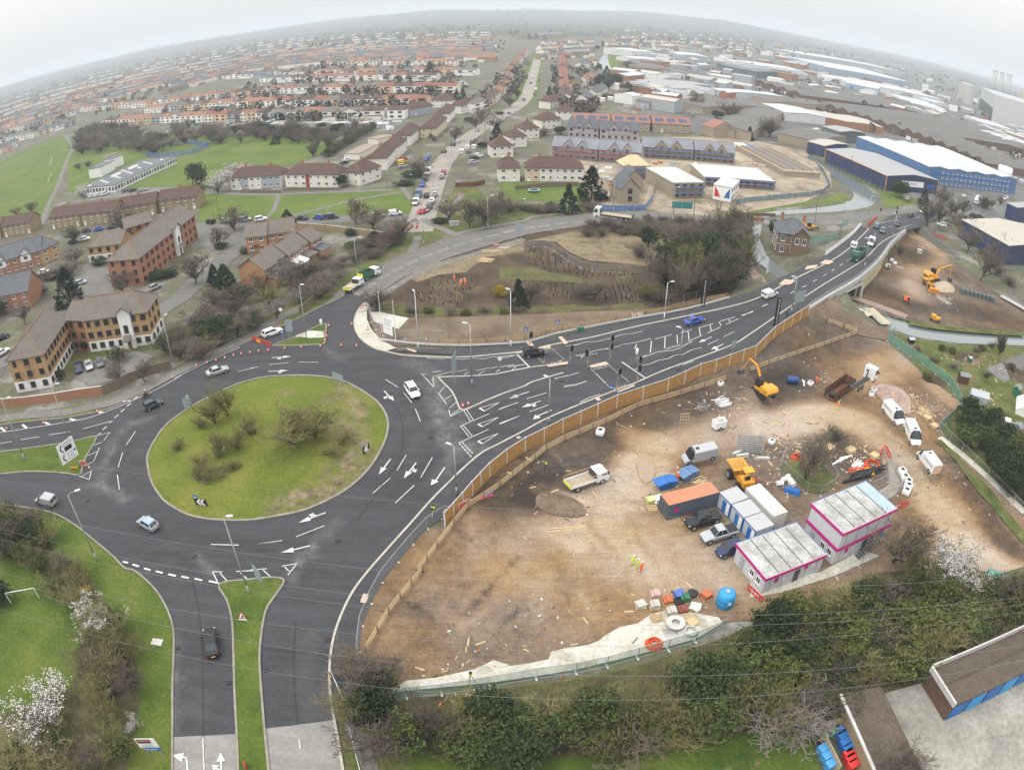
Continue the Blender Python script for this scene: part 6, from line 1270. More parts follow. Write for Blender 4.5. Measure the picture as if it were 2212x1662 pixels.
CK={
'hatch':(4.1,1.76,[(-2.02,.45,.85,.74),(-1.95,.3,1.0,.84),(-.6,.22,.98,.88),(.7,.22,.95,.88),(1.6,.24,.8,.85),(1.95,.3,.66,.74),(2.05,.4,.58,.62)],(.95,.3,-1.45,-1.95,1.48),.31),
'saloon':(4.7,1.84,[(-2.33,.45,.8,.76),(-2.25,.32,.98,.86),(-1.5,.24,1.0,.91),(.7,.22,.95,.92),(1.8,.24,.8,.88),(2.2,.3,.66,.78),(2.35,.4,.58,.64)],(.95,.25,-1.05,-1.75,1.43),.33),
'estate':(4.7,1.84,[(-2.33,.45,.85,.76),(-2.26,.3,1.0,.86),(-.6,.24,1.0,.91),(.8,.22,.96,.92),(1.8,.24,.82,.88),(2.2,.3,.68,.78),(2.35,.4,.6,.64)],(1.0,.35,-1.9,-2.28,1.48),.33),
'suv':(4.4,1.84,[(-2.18,.55,.95,.78),(-2.1,.35,1.1,.88),(-.6,.3,1.08,.92),(.8,.3,1.06,.92),(1.7,.3,.98,.9),(2.05,.38,.82,.8),(2.2,.5,.7,.66)],(1.0,.45,-1.75,-2.1,1.68),.36),
'van':(4.4,1.85,[(-2.2,.4,1.7,.84),(-2.15,.3,1.78,.9),(.3,.28,1.78,.92),(.65,.28,1.1,.92),(1.6,.3,.98,.88),(2.05,.35,.8,.8),(2.2,.45,.65,.66)],(1.25,.62,.25,.1,1.83),.33),
'bigvan':(5.4,2.0,[(-2.7,.5,2.0,.9),(-2.65,.4,2.2,.97),(1.0,.35,2.25,1.0),(1.3,.35,1.35,1.0),(2.2,.38,1.15,.97),(2.6,.42,.9,.88),(2.7,.5,.75,.75)],(2.0,1.2,.85,.7,2.28),.36),
'pickup':(5.3,1.9,[(-2.63,.6,1.0,.82),(-2.58,.5,1.12,.9),(-.95,.42,1.12,.93),(.9,.4,1.1,.94),(2.1,.42,1.02,.92),(2.5,.48,.86,.84),(2.63,.58,.74,.72)],(1.15,.55,-.6,-1.0,1.82),.4),
}
def make_car(kind,col,label,cat,group):
 L,W_,st,cb,wr=CK[kind];r=thing({'hatch':'car','saloon':'car','estate':'car','suv':'car','van':'van','bigvan':'van','pickup':'pickup_truck'}[kind],label,cat,(0,0,0),0,group);P=paint(col)
 mb=MB();rg=[]
 for x,zb,zs,hw in st:rg.append([(x,-hw*.9,zb),(x,-hw,zb+.18),(x,-hw,zs-.14),(x,-hw*.88,zs),(x,hw*.88,zs),(x,hw,zs-.14),(x,hw,zb+.18),(x,hw*.9,zb)])
 mb.loft(rg)
 f0,f1,r1,r0,zr=cb;zs=st[len(st)//2][2]-.06 if 'van' not in kind else st[4][2];hw=st[2][3]
 for x in(L*.5-.85,-L*.5+.85):
  for s in(-1,1):mb.tube((x,s*(hw-.07),wr),(x,s*(hw+.012),wr),wr+.07,14,mi=1)
 body=mb.build('body',[P,BLACK],r,False)
 b_,t_=hw*.9,hw*.72
 g=MB();ring=lambda x0,x1,h:[(x0,-h,0),(x1,h,0)]
 g.add([(f0,-b_,zs),(f0,b_,zs),(r0,b_,zs),(r0,-b_,zs),(f1,-t_,zr),(f1,t_,zr),(r1,t_,zr),(r1,-t_,zr)],[(0,1,5,4),(1,2,6,5),(2,3,7,6),(3,0,4,7),(4,5,6,7)]);g.build('window',CARGLASS,r)
 rf=MB();n=5
 if 'van' not in kind:
  rf.loft([[(f1+.06,-t_-.02,zr-.03),(f1+.06,t_+.02,zr-.03),(f1-.15,t_+.03,zr+.05),(f1-.15,-t_-.03,zr+.05)],[(r1-.08,-t_-.02,zr-.05),(r1-.08,t_+.02,zr-.05),(r1+.2,t_+.03,zr+.05),(r1+.2,-t_-.03,zr+.05)]])
  for s in(-1,1):
   rf.tube((f0,s*b_,zs),(f1,s*(t_+.01),zr),.05,4);rf.tube((r0,s*b_,zs),(r1,s*(t_+.01),zr),.09,4);rf.tube(((f0+r0)/2,s*(b_+.01),zs),((f1+r1)/2,s*(t_+.02),zr),.04,4)
  if kind in('suv','estate'):
   for s in(-1,1):rf.tube((f1-.2,s*t_*.92,zr+.1),(r1+.1,s*t_*.92,zr+.1),.025,4)
  rf.build('roof',P,r)
 else:
  for s in(-1,1):w2=MB();w2.quad((f0-.15,s*(hw+.006),zs+.06),(f0-1.0,s*(hw+.006),zs+.02),(f0-1.0,s*(hw*.9),zr-.2),(f0-.6,s*(hw*.9),zr-.2));w2.build('side_window',CARGLASS,r)
  w2=MB();[w2.box(st[0][0]-.01,s*.4,st[0][2]-.62,.03,.62,.42)for s in(-1,1)]if kind=='van' else w2.box(.3,0,st[2][2]+.01,.5,.5,.05);w2.build('rear_window' if kind=='van' else 'roof_vent',CARGLASS if kind=='van' else BLACK,r)
 if kind=='pickup':bx('load_bed',BLACK,r,-1.8,0,1.125,1.5,1.6,.012)
 wheels(r,(L*.5-.85,-L*.5+.85),W_/2,wr,.22)
 xe=L/2-.12
 for s in(-1,1):
  bx('headlight',HL,r,xe-.12,s*hw*.68,st[-2][2]-.14,.2,.34,.15,-s*.5)
  bx('tail_light',TL,r,-L/2+.06,s*hw*.78,st[0][2]-.2,.08,.24,.18)
  bx('wing_mirror',P if 'van' not in kind else BLACK,r,f0-.3,s*(hw+.1),zs+.02,.12,.2,.14)
 bx('number_plate',PLY,r,-L/2-.01,0,st[0][1]+.14,.03,.52,.12)
 bx('grille',BLACK,r,L/2-.005,0,st[-1][1]+.0,.03,.9,.14)
 return r
CARS={}
NMS={'hatch':'hatchback','saloon':'saloon car','estate':'estate car','suv':'tall car','van':'small van','bigvan':'large van','pickup':'pickup truck'}
CNM={'dark':'dark grey','ltblue':'pale blue','steelblue':'steel blue'}
def car(kind,col,p,q,where,group=None):
 P,Q=on_road(*p),on_road(*q);rz=heading(P,Q);lb=f"{CNM.get(col, col)} {NMS[kind]} {where}";cat={'van':'van','bigvan':'van','pickup':'pickup truck'}.get(kind,'car');z=P[2]+.09
 if kind not in CARS:CARS[kind]=r=make_car(kind,col,lb,cat,group);r.location=(P[0],P[1],z);r.rotation_euler=(0,0,rz)
 else:
  m={'body':paint(col),'roof':paint(col)}
  if 'van' not in kind:m['wing_mirror']=paint(col)
  r=dup(CARS[kind],(P[0],P[1],z),rz,lb,group,mats=m);r['label']=lb
 dz=float(hr([Q])[0])-float(hr([P])[0]);d=math.dist(P[:2],Q[:2])
 if abs(dz)>.05:r.rotation_euler=(0,-math.atan2(dz,d),rz)
 return r
TRAFFIC="""saloon|black|03|1700 600 1680 470|leaving on the bottom carriageway
hatch|ltblue|02|1192 1205 1110 1155|circling below the grass roundabout
van|silver|02|375 1015 285 990|with tinted windows on west exit
hatch|dark|02|1235 245 1320 205|entering roundabout beside motorcycle
saloon|silver|01|1755 1485 1860 1450|on north side of roundabout
suv|white|12|1308 150 1345 205|passing chevrons east of roundabout
estate|white|11|185 1175 280 1140|beside red and yellow works barrier
suv|black|21|280 1355 375 1345|waiting at pedestrian crossing
saloon|blue|21|1565 1100 1650 1075|climbing toward the bridge
van|white|31|170 890 240 865|climbing the bridge past road sign
van|white|31|850 497 890 440|ahead of green lorry on bridge
bigvan|white|31|985 478 960 520|behind green lorry coming over bridge
suv|grey|31|1080 380 1060 405|coming onto the bridge
hatch|steelblue|31|1035 340 1070 320|beside red cones past bridge
suv|dark|31|1195 325 1180 345|at far end of bridge
hatch|black|31|1305 252 1340 240|at signals beyond bridge
van|cream|31|1400 220 1370 235|beyond signals under bare trees
hatch|white|31|1555 328 1500 310|end of row in car park
saloon|grey|31|1618 300 1570 275|second in car park row
suv|black|31|1664 284 1620 255|third in car park row
hatch|black|31|1708 280 1670 255|fourth in car park row
saloon|dark|31|1755 276 1720 250|farthest in car park row
bigvan|silver|22|1600 690 1450 725|with open side door on site
pickup|black|22|1620 1200 1480 1240|parked before dark container
pickup|silver|22|1750 1315 1600 1355|with canopy, parked before cabins
hatch|navy|22|1835 1430 1740 1465|with yellow stripe beside office cabin
bigvan|white|32|1150 365 1215 440|with green lettering, farthest of three
bigvan|white|32|1300 525 1335 610|with green lettering, middle of three
bigvan|white|32|1425 745 1345 640|with yellow chevron doors on dirt track
hatch|navy|01|640 1455 640 1500|parked left before buff flats
saloon|silver|01|720 1430 735 1480|parked middle before buff flats
hatch|grey|01|808 1410 820 1450|parked right before buff flats
hatch|silver|01|655 762 700 750|by dark conifer
hatch|silver|01|1255 802 1300 780|at corner of red brick flats
hatch|white|01|365 672 420 660|before white gabled flats
saloon|white|01|25 1320 60 1300|cut by left edge
saloon|black|01|25 1200 60 1185|with red light at left edge
hatch|black|01|708 345 760 335|in lay-by, left end
saloon|blue|01|806 332 860 320|in lay-by beside black one
saloon|dark|01|910 315 960 305|in lay-by before brown houses
estate|silver|01|1030 298 1080 285|in lay-by under bare tree
hatch|grey|01|1130 295 1100 310|in lay-by, right end
hatch|black|01|600 362 660 350|under bare tree on estate road
hatch|white|01|692 408 740 398|on near side of estate road
saloon|black|01|600 428 650 418|on near side of estate road below white one
van|black|01|1700 278 1650 268|below green slope by pole
hatch|silver|01|1820 272 1870 268|between vans below green slope
van|silver|01|1978 262 2030 255|below green slope
suv|white|01|2105 260 2160 250|below conifer on estate road
saloon|navy|11|425 250 370 245|right of conifer on estate road
hatch|blue|11|560 246 510 240|third along brick pier wall
van|dark|11|668 242 720 240|by brick pier wall
van|black|11|915 235 960 230|behind bare trees at estate road end
suv|silver|11|1040 238 1090 230|behind bare trees by cones
van|white|11|1175 218 1220 212|behind bare tree at junction
van|white|11|1340 130 1320 160|first in queue at avenue mouth
bigvan|steelblue|10|1365 1575 1345 1605|second in queue down avenue
hatch|blue|10|1398 1492 1385 1515|low in avenue queue
suv|black|10|1420 1445 1405 1470|mid avenue queue
bigvan|white|10|1440 1395 1425 1430|top of avenue queue
hatch|black|10|1430 1580 1440 1545|leaving up avenue
hatch|silver|10|1498 1570 1500 1540|parked on avenue right kerb
hatch|white|11|1475 112 1490 90|parked low on avenue
saloon|dark|11|1455 160 1470 130|behind red one at avenue mouth
saloon|red|11|1405 200 1440 185|nearest at avenue mouth
hatch|red|10|1568 1392 1580 1370|half way up avenue right kerb
hatch|silver|10|1553 1424 1562 1400|behind red one on avenue
hatch|black|10|1572 1230 1600 1205|on avenue left verge
suv|dark|10|1645 1175 1670 1155|second on avenue left verge
hatch|silver|10|1680 1155 1700 1140|third on avenue left verge
van|white|10|1714 1232 1725 1205|right verge low
hatch|black|10|1772 1235 1790 1215|right verge beside white van
hatch|white|10|1762 1195 1780 1175|right verge second
van|white|10|1812 1195 1825 1170|right verge third
saloon|black|10|1800 1152 1815 1135|right verge fourth
hatch|dark|10|1828 1136 1840 1120|right verge fifth
hatch|silver|10|1838 1062 1865 1050|driving on avenue bend
hatch|white|10|2030 1005 2050 990|on avenue beyond bare tree
van|white|10|1965 1048 1985 1030|behind bare tree on avenue
saloon|blue|10|2095 920 2115 910|on upper avenue
hatch|blue|10|1440 1208 1480 1195|in front garden by brick fence
hatch|red|10|1248 1286 1290 1275|on drive, top of three
van|yellow|10|1235 1312 1285 1300|on drive, middle of three
hatch|silver|10|1240 1342 1280 1335|on drive, bottom of three
suv|black|10|1820 1285 1860 1280|on drive right of avenue
hatch|silver|10|1805 1315 1850 1308|on drive below black one
hatch|white|10|1850 1262 1890 1255|on drive above black one
hatch|navy|10|800 1272 840 1258|in garage court, rear
hatch|white|10|785 1292 825 1280|in garage court, middle
saloon|black|10|768 1312 810 1300|in garage court, front
bigvan|white|10|1145 1045 1190 1035|by upper garages
hatch|white|00|748 1568 780 1555|in school car park, left
hatch|white|00|800 1560 830 1548|in school car park, second
suv|white|00|858 1552 890 1540|in school car park, third
hatch|grey|00|1020 1528 1060 1515|by hedge at school, left
suv|dark|00|1080 1526 1115 1515|by hedge at school, right
estate|silver|00|1165 1522 1210 1510|by hedge at school end
hatch|black|20|205 808 212 790|on upper avenue lane
hatch|dark|20|290 764 296 745|parked on upper avenue
bigvan|white|20|300 730 305 705|on upper avenue
hatch|black|20|260 675 266 660|on upper avenue beyond white van
hatch|grey|20|330 650 335 636|parked far up avenue
bigvan|white|20|276 628 280 610|far up avenue, left
hatch|white|20|348 585 352 570|far up avenue, right
hatch|white|20|312 542 316 530|farthest driving up avenue
van|white|31|2070 118 2040 125|on estate road at right edge
suv|black|31|1755 150 1720 160|on estate road behind bare trees
hatch|white|31|1740 98 1780 90|before blue offices
hatch|silver|31|1285 115 1320 100|in merchant yard"""
for ln in TRAFFIC.split('\n'):
 k,c,cr,s,wh=ln.split('|');p=T(cr,s);car(k,c,p[0],p[1],wh)
 if 'green lettering' in wh or 'chevron doors' in wh:
  r=max((o for o in COL.objects if o.get('label','').endswith(wh)),key=lambda o:o.name)
  if 'chevron doors' in wh:
   for i in range(5):q=MB();[q.quad((-2.72,s_*0,.75+.28*i),(-2.72,s_*.85,.5+.28*i),(-2.72,s_*.85,.64+.28*i),(-2.72,s_*0,.89+.28*i))for s_ in(-1,1)];q.build('chevron',YEL if i%2==0 else RED,r)
  for s_ in(-1,1):
   o=obj('lettering',text_mesh('Littlewood',.62,.003).copy(),r,(-1.0,s_*1.005,1.6));o.rotation_euler=(PI/2,0,0 if s_<0 else PI);o.data.materials.append(GREENP)
_i=0
for lbl,pts in(('parked outside the left terrace of the upper avenue','200 530 190 552 182 578 166 608 150 638 122 674 102 708 205 508'),('parked outside the right terrace of the upper avenue','460 474 456 504 450 530 455 564 455 594 455 644 455 690 440 728')):
 for x,y in T('20',pts):
  c_=('silver','black','white','dark','blue','red','white','grey')[_i%8];n_=ORD[_i%8];car('hatch',c_,(x,y),(x+6,y-.5),f'{n_} of those {lbl}','cars parked along the upper avenue');_i+=1
def truck(label,p,q,L,cabc,bed,name='lorry',cabw=2.3,cabh=2.7,zbed=1.15,axles=None,cat='lorry',cabL=1.9):
 P,Q=on_road(*p),on_road(*q);r=thing(name,label,cat,(P[0],P[1],P[2]+.09),heading(P,Q));m=paint(cabc);x=L/2
 mb=MB();mb.side([(x-cabL,.55),(x-cabL,cabh),(x-.45,cabh),(x-.08,1.6),(x,1.0),(x,.5)],-cabw/2,cabw/2);mb.build('cab',m,r)
 g=MB();g.add([(x-.06,-cabw*.44,1.6),(x-.06,cabw*.44,1.6),(x-.42,cabw*.42,cabh-.2),(x-.42,-cabw*.42,cabh-.2)],[(0,1,2,3)]);g.build('windscreen',CARGLASS,r)
 for s in(-1,1):g=MB();g.quad((x-.3,s*(cabw/2+.01),1.55),(x-1.3,s*(cabw/2+.01),1.55),(x-1.3,s*(cabw/2+.01),cabh-.35),(x-.55,s*(cabw/2+.01),cabh-.35));g.build('side_window',CARGLASS,r);g=MB();g.box(x-.02,s*cabw*.36,.7,.1,.4,.2);g.build('headlight',HL,r);g=MB();g.box(x-.3,s*(cabw/2+.2),1.7,.12,.25,.4);g.build('wing_mirror',BLACK,r)
 g=MB();g.box(-.3,0,.6,L-.8,.9,.3);g.build('chassis',STEELD,r);g=MB();g.box(x+.01,0,1.0,.03,cabw*.6,.4);g.build('grille',BLACK,r)
 wheels(r,axles or(x-1.1,-x+1.2),cabw/2,.45,.3)
 return r,x-cabL-.1,-x
def dropside(label,p,q,col,L=6.0,side=None,h=.45,sc=1.0):
 r,x1,x0=truck(label,p,q,L,col,None,'dropside_truck',2.0,2.15,cat='truck',cabL=2.1);zb=.95
 b=MB();b.box((x0+x1)/2,0,zb,x1-x0,2.05,.1);b.build('bed',plain('bed_floor',(.33,.28,.22),.9,var=.3),r)
 for s in(-1,1):b=MB();b.box((x0+x1)/2,s*1.03,zb,x1-x0,.05,h);b.build('side_board',side or WHITE,r)
 b=MB();b.box(x0,0,zb,.05,2.1,h);b.build('tailboard',plain('chevron_yellow',(.7,.65,.05)),r);b=MB();b.box(x1,0,zb,.06,2.0,1.2);b.build('headboard',STEELD,r)
 return r,x0,x1
r,x0,x1=dropside('white dropside truck with yellow handrails parked on bare earth',*T('22','690 885 850 830'),'white',6.4)
for s in(-1,1):t=MB();t.tube((x0,s*1.03,1.95),(x1,s*1.03,1.95),.04,4);t.tube((x0,s*1.03,1.3),(x0,s*1.03,1.95),.04,4);t.tube(((x0+x1)/2,s*1.03,1.3),((x0+x1)/2,s*1.03,1.95),.04,4);t.build('handrail',YEL,r)
r,x0,x1=dropside('white dropside truck with striped tailboard on old road',*T('11','840 812 910 765'),'white',6.2);bx('timber_load',TIM,r,(x0+x1)/2,0,1.06,2.4,1.2,.3)
r,x0,x1=dropside('white cab tipper truck with green body on old road',*T('11','965 722 1035 690'),'white',6.2,GREENP,1.2)
r,x1,x0=truck('long flatbed lorry with green trim on old road',*T('21','920 258 800 245'),11.5,'white',None,axles=(4.6,-2.6,-3.9),cabh=3.0);bx('flatbed',plain('bed_floor',())if 0 else MATS['bed_floor'],r,(x0+x1)/2,0,1.2,x1-x0,2.45,.16);bx('headboard',GREENP,r,x1-.05,0,1.3,.1,2.45,1.4);bx('loading_crane',GREENP,r,x0+.1,0,.6,.2,2.4,1.6)
r,x1,x0=truck('green grab lorry with folded crane coming over bridge',*T('31','880 588 820 630'),8.6,'green',None,axles=(3.2,1.7,-2.0,-3.3),cabh=2.9);t=MB()
for s in(-1,1):t.box((x0+x1)/2,s*1.2,1.2,x1-x0-.9,.08,1.3)
t.box((x0+x1)/2,0,1.15,x1-x0,2.4,.1);t.box(x0,0,1.2,.08,2.4,1.3);t.build('tipper_body',paint('green'),r);t=MB();t.path([(x1-.3,0,1.2),(x1-.3,0,3.1),(x1-2.6,0,3.4),(x1-4.6,0,2.9)],.14,6);t.box(x1-4.7,0,2.4,.7,.9,.6);t.build('crane_arm',STEELD,r)
r,x1,x0=truck('white cab hook loader lorry on site with bare chassis',*T('32','905 95 1010 20'),8.2,'white',None,axles=(3.0,-1.6,-2.9),cabh=2.9);t=MB();t.path([(x0+.5,0,1.1),(x1-.8,0,1.3),(x1-.6,0,2.6),(x1-1.4,0,2.9)],.16,5);t.build('hook_arm',STEELD,r)
for cr,s,L,c,lb in(('30','550 1092 610 1080',9,'white','white box lorry by teal shed'),('30','780 935 860 950',13,'white','long white trailer lorry among workshops'),('30','335 782 400 790',11,'white','white lorry behind workshops'),('30','1030 1055 1080 1040',7,'white','white box truck in open yard'),('31','1845 150 1810 165',7.5,'white','white box lorry on estate road'),('30','520 825 600 845',12,'red','red trailer lorry beside ridged workshops')):
 r,x1,x0=truck(lb,*T(cr,s),L,c,None,cabh=2.8);bx('box_body',paint(c),r,(x0+x1)/2,0,.95,x1-x0,2.45,2.75)
def tracks(r,L,y,h,w):
 for s in(-1,1):
  n=8;pr=[(L/2-h/2+h/2*math.sin(PI*i/n),h/2-h/2*math.cos(PI*i/n))for i in range(n+1)];pr+=[(-x,h-z)for x,z in pr]
  mb=MB();mb.side(pr,s*y-w/2,s*y+w/2);mb.build('track',TYRE,r)
def excavator(label,p,q,sc,col,arm,slew=0.0,name='excavator'):
 P=on_ground(*p);Q=on_ground(*q);r=thing(name,label,'excavator',P,heading(P,Q));r.scale=(sc,sc,sc)
 tracks(r,3.8,1.05,.85,.5);m=MB();m.box(0,0,.35,2.2,1.6,.45);m.cyl(0,0,.8,.55,.2,14);m.build('undercarriage',STEELD,r)
 m=MB();m.side([(-2.3,1.05),(-2.4,1.7),(-2.1,2.15),(-.4,2.1),(-.2,1.6),(1.0,1.5),(1.0,1.0)],-1.2,1.2);b=m.build('upper_body',col,r)
 bx('counterweight',STEELD,r,-2.1,0,1.0,.5,2.2,.75)
 bx('cab',CARGLASS,r,.45,.72,1.45,1.3,.9,1.45,tx=.8);m=MB();m.box(.4,.72,2.9,1.2,.95,.1)
 for x in(-.1,1.0):
  for y in(.3,1.14):m.tube((x,y,1.4),(.45+(x-.45)*.8,y,2.9),.05,4)
 m.build('cab_frame',BLACK if col is YEL else col,r)
 pts=[(.8,-.2,1.5)]+[(x,-.2,z)for x,z in arm]
 for i,nm in enumerate(('boom','boom','dipper')):m=MB();m.tube(pts[i],pts[i+1],.24-.05*i,6,.2-.05*i);m.build(nm,col,r)
 m=MB();x,_,z=pts[-1];m.side([(x-.2,z+.15),(x+.35,z+.1),(x+.55,z-.5),(x+.1,z-.85),(x-.45,z-.5)],-.75,.35);m.build('bucket',STEELD,r)
 m=MB();m.tube((1.0,-.2,1.3),pts[1],.09,5);m.tube(pts[1],pts[2],.07,5);m.build('hydraulic_ram',GALV,r);return r
r=excavator('yellow excavator digging on bank behind noise barrier',*T('22','2110 165 1900 30'),1.08,YEL,[(2.6,4.0),(4.6,4.2),(6.2,1.2)])
o=obj('lettering',text_mesh('JCB',.5,.004).copy(),r,(-1.5,-1.22,1.45));o.rotation_euler=(PI/2,0,0);o.data.materials.append(BLACK)
o=obj('lettering',text_mesh('JCB',.5,.004).copy(),r,(-1.5,1.22,1.45));o.rotation_euler=(PI/2,0,PI);o.data.materials.append(BLACK)
excavator('yellow excavator with raised arm beyond canal',*T('31','1475 765 1600 770'),1.2,YEL,[(1.8,3.4),(5.4,4.4),(5.8,.9)])
excavator('small orange excavator on earth by towpath',*T('31','1268 940 1262 980'),.62,plain('mini_digger_orange',(.55,.1,.02)),[(1.6,2.2),(2.6,1.6),(2.9,.6)])
excavator('tiny white excavator beside bridge wing wall',*T('31','1115 665 1090 690'),.5,WHITE,[(1.2,2.6),(1.8,2.8),(2.5,1.0)])
def dumper(label,p,q,sc=1.0,col=YEL):
 P=on_ground(*p);Q=on_ground(*q);r=thing('dumper',label,'dumper',P,heading(P,Q));r.scale=(sc,)*3
 wheels(r,(1.3,-1.3),1.15,.6,.5);m=MB();m.box(-.2,0,.6,3.4,1.0,.4);m.box(-1.3,0,1.0,1.6,1.5,.7);m.build('body',col,r)
 m=MB();o_,i_=[(2.5,2.1,2.3,1.2),(2.4,1.7,.0,.0)],None
 ring=lambda z,x0,x1,y:[(x0,-y,z),(x1,-y,z),(x1,y,z),(x0,y,z)]
 m.loft([ring(.9,.6,1.7,.6),ring(1.95,.1,2.5,1.1),ring(1.95,.2,2.4,1.0),ring(1.1,.65,1.6,.5)],cap=True);m.build('skip',plain('skip_worn',(.5,.28,.06),.7,var=.3),r)
 m=MB();[m.tube((x,y,1.6),(x,y,2.9),.05,4)for x in(-1.7,-.7)for y in(-.6,.6)];m.box(-1.2,0,2.9,1.1,1.3,.06);m.build('roll_bar',YEL,r);m=MB();m.box(-1.3,0,1.7,.5,.6,.15);m.box(-1.6,0,1.8,.12,.6,.5);m.build('seat',BLACK,r);return r
dumper('yellow site dumper with empty skip near cabins',*T('22','1925 880 1860 780'),1.25);dumper('yellow dumper below raised excavator arm',*T('31','1440 810 1400 780'),.95)
P=W('31','1495 1095 1440 1075');r=thing('road_roller','yellow ride on roller on dark earth by canal','roller',P[0],heading(P[0],P[1]));m=MB();m.box(0,0,.6,2.6,1.2,.8);m.box(.6,0,1.4,1.2,1.1,.4);m.build('body',YEL,r)
for x in(-1,1):m=MB();m.tube((x,-.65,.5),(x,.65,.5),.5,16);m.build('drum',STEELD,r)
m=MB();[m.tube((-.9,y,1.3),(-.9,y,2.6),.05,4)for y in(-.5,.5)];m.tube((-.9,-.5,2.6),(-.9,.5,2.6),.05,4);m.build('roll_bar',BLACK,r)
P=W('31','480 350 560 355');r=thing('telehandler','yellow telehandler behind pumping station','telehandler',P[0],heading(P[0],P[1]));wheels(r,(1.6,-1.4),1.1,.6,.4);bx('body',YEL,r,0,0,.6,4.2,1.6,.8);m=MB();m.tube((-2,.4,2),(3.4,.4,1.2),.25,6);m.build('boom',YEL,r);bx('cab',CARGLASS,r,0,-.5,1.4,1.3,.9,1.2);bx('bucket',STEELD,r,3.5,.2,.5,.3,1.8,.6)
def two_wheeler(name,label,p,q,r_,wb,motor):
 P,Q=on_road(*p),on_road(*q);r=thing(name,label,name,(P[0],P[1],P[2]+.1),heading(P,Q));mm=paint('black')if motor else paint('white')
 for x in(-wb/2,wb/2):
  m=MB();n=14;m.loft([[(x+math.cos(2*PI*i/n)*(r_+.05*math.cos(a)),(.06 if motor else.02)*math.sin(a),r_+.02+math.sin(2*PI*i/n)*(r_+.05*math.cos(a)))for a in(0,PI/2,PI,3*PI/2)]for i in range(n+1)],cap=False);m.build('wheel',TYRE,r)
 m=MB();m.path([(-wb/2,0,r_),(-.1,0,.75),(wb*.35,0,.85),(wb/2,0,r_)],.05 if motor else.025,5);m.path([(-wb/2,0,r_),(0,0,r_),(-.1,0,.75),(.0,0,r_),(wb*.35,0,.85)],.05 if motor else.022,5);m.build('frame',mm,r)
 if motor:m=MB();m.box(.25,0,.65,.6,.3,.3,tx=.7,ty=.7);m.box(-.0,0,.3,.6,.34,.35);m.build('engine',STEELD,r)
 bx('seat',BLACK,r,-.25,0,.78,.7 if motor else.28,.25 if motor else.15,.1);m=MB();m.tube((wb*.36,-.35,1.02),(wb*.36,.35,1.02),.025,5);m.tube((wb*.36,0,.8),(wb*.36,0,1.02),.03,5);m.build('handlebar',BLACK,r)
 return r
two_wheeler('motorcycle','black motorcycle entering roundabout at west hatching',*T('02','1180 172 1235 150'),.32,1.45,True)
two_wheeler('bicycle','white framed bicycle on black footway by barrier end',*T('12','1468 1138 1490 1085'),.34,1.05,False)
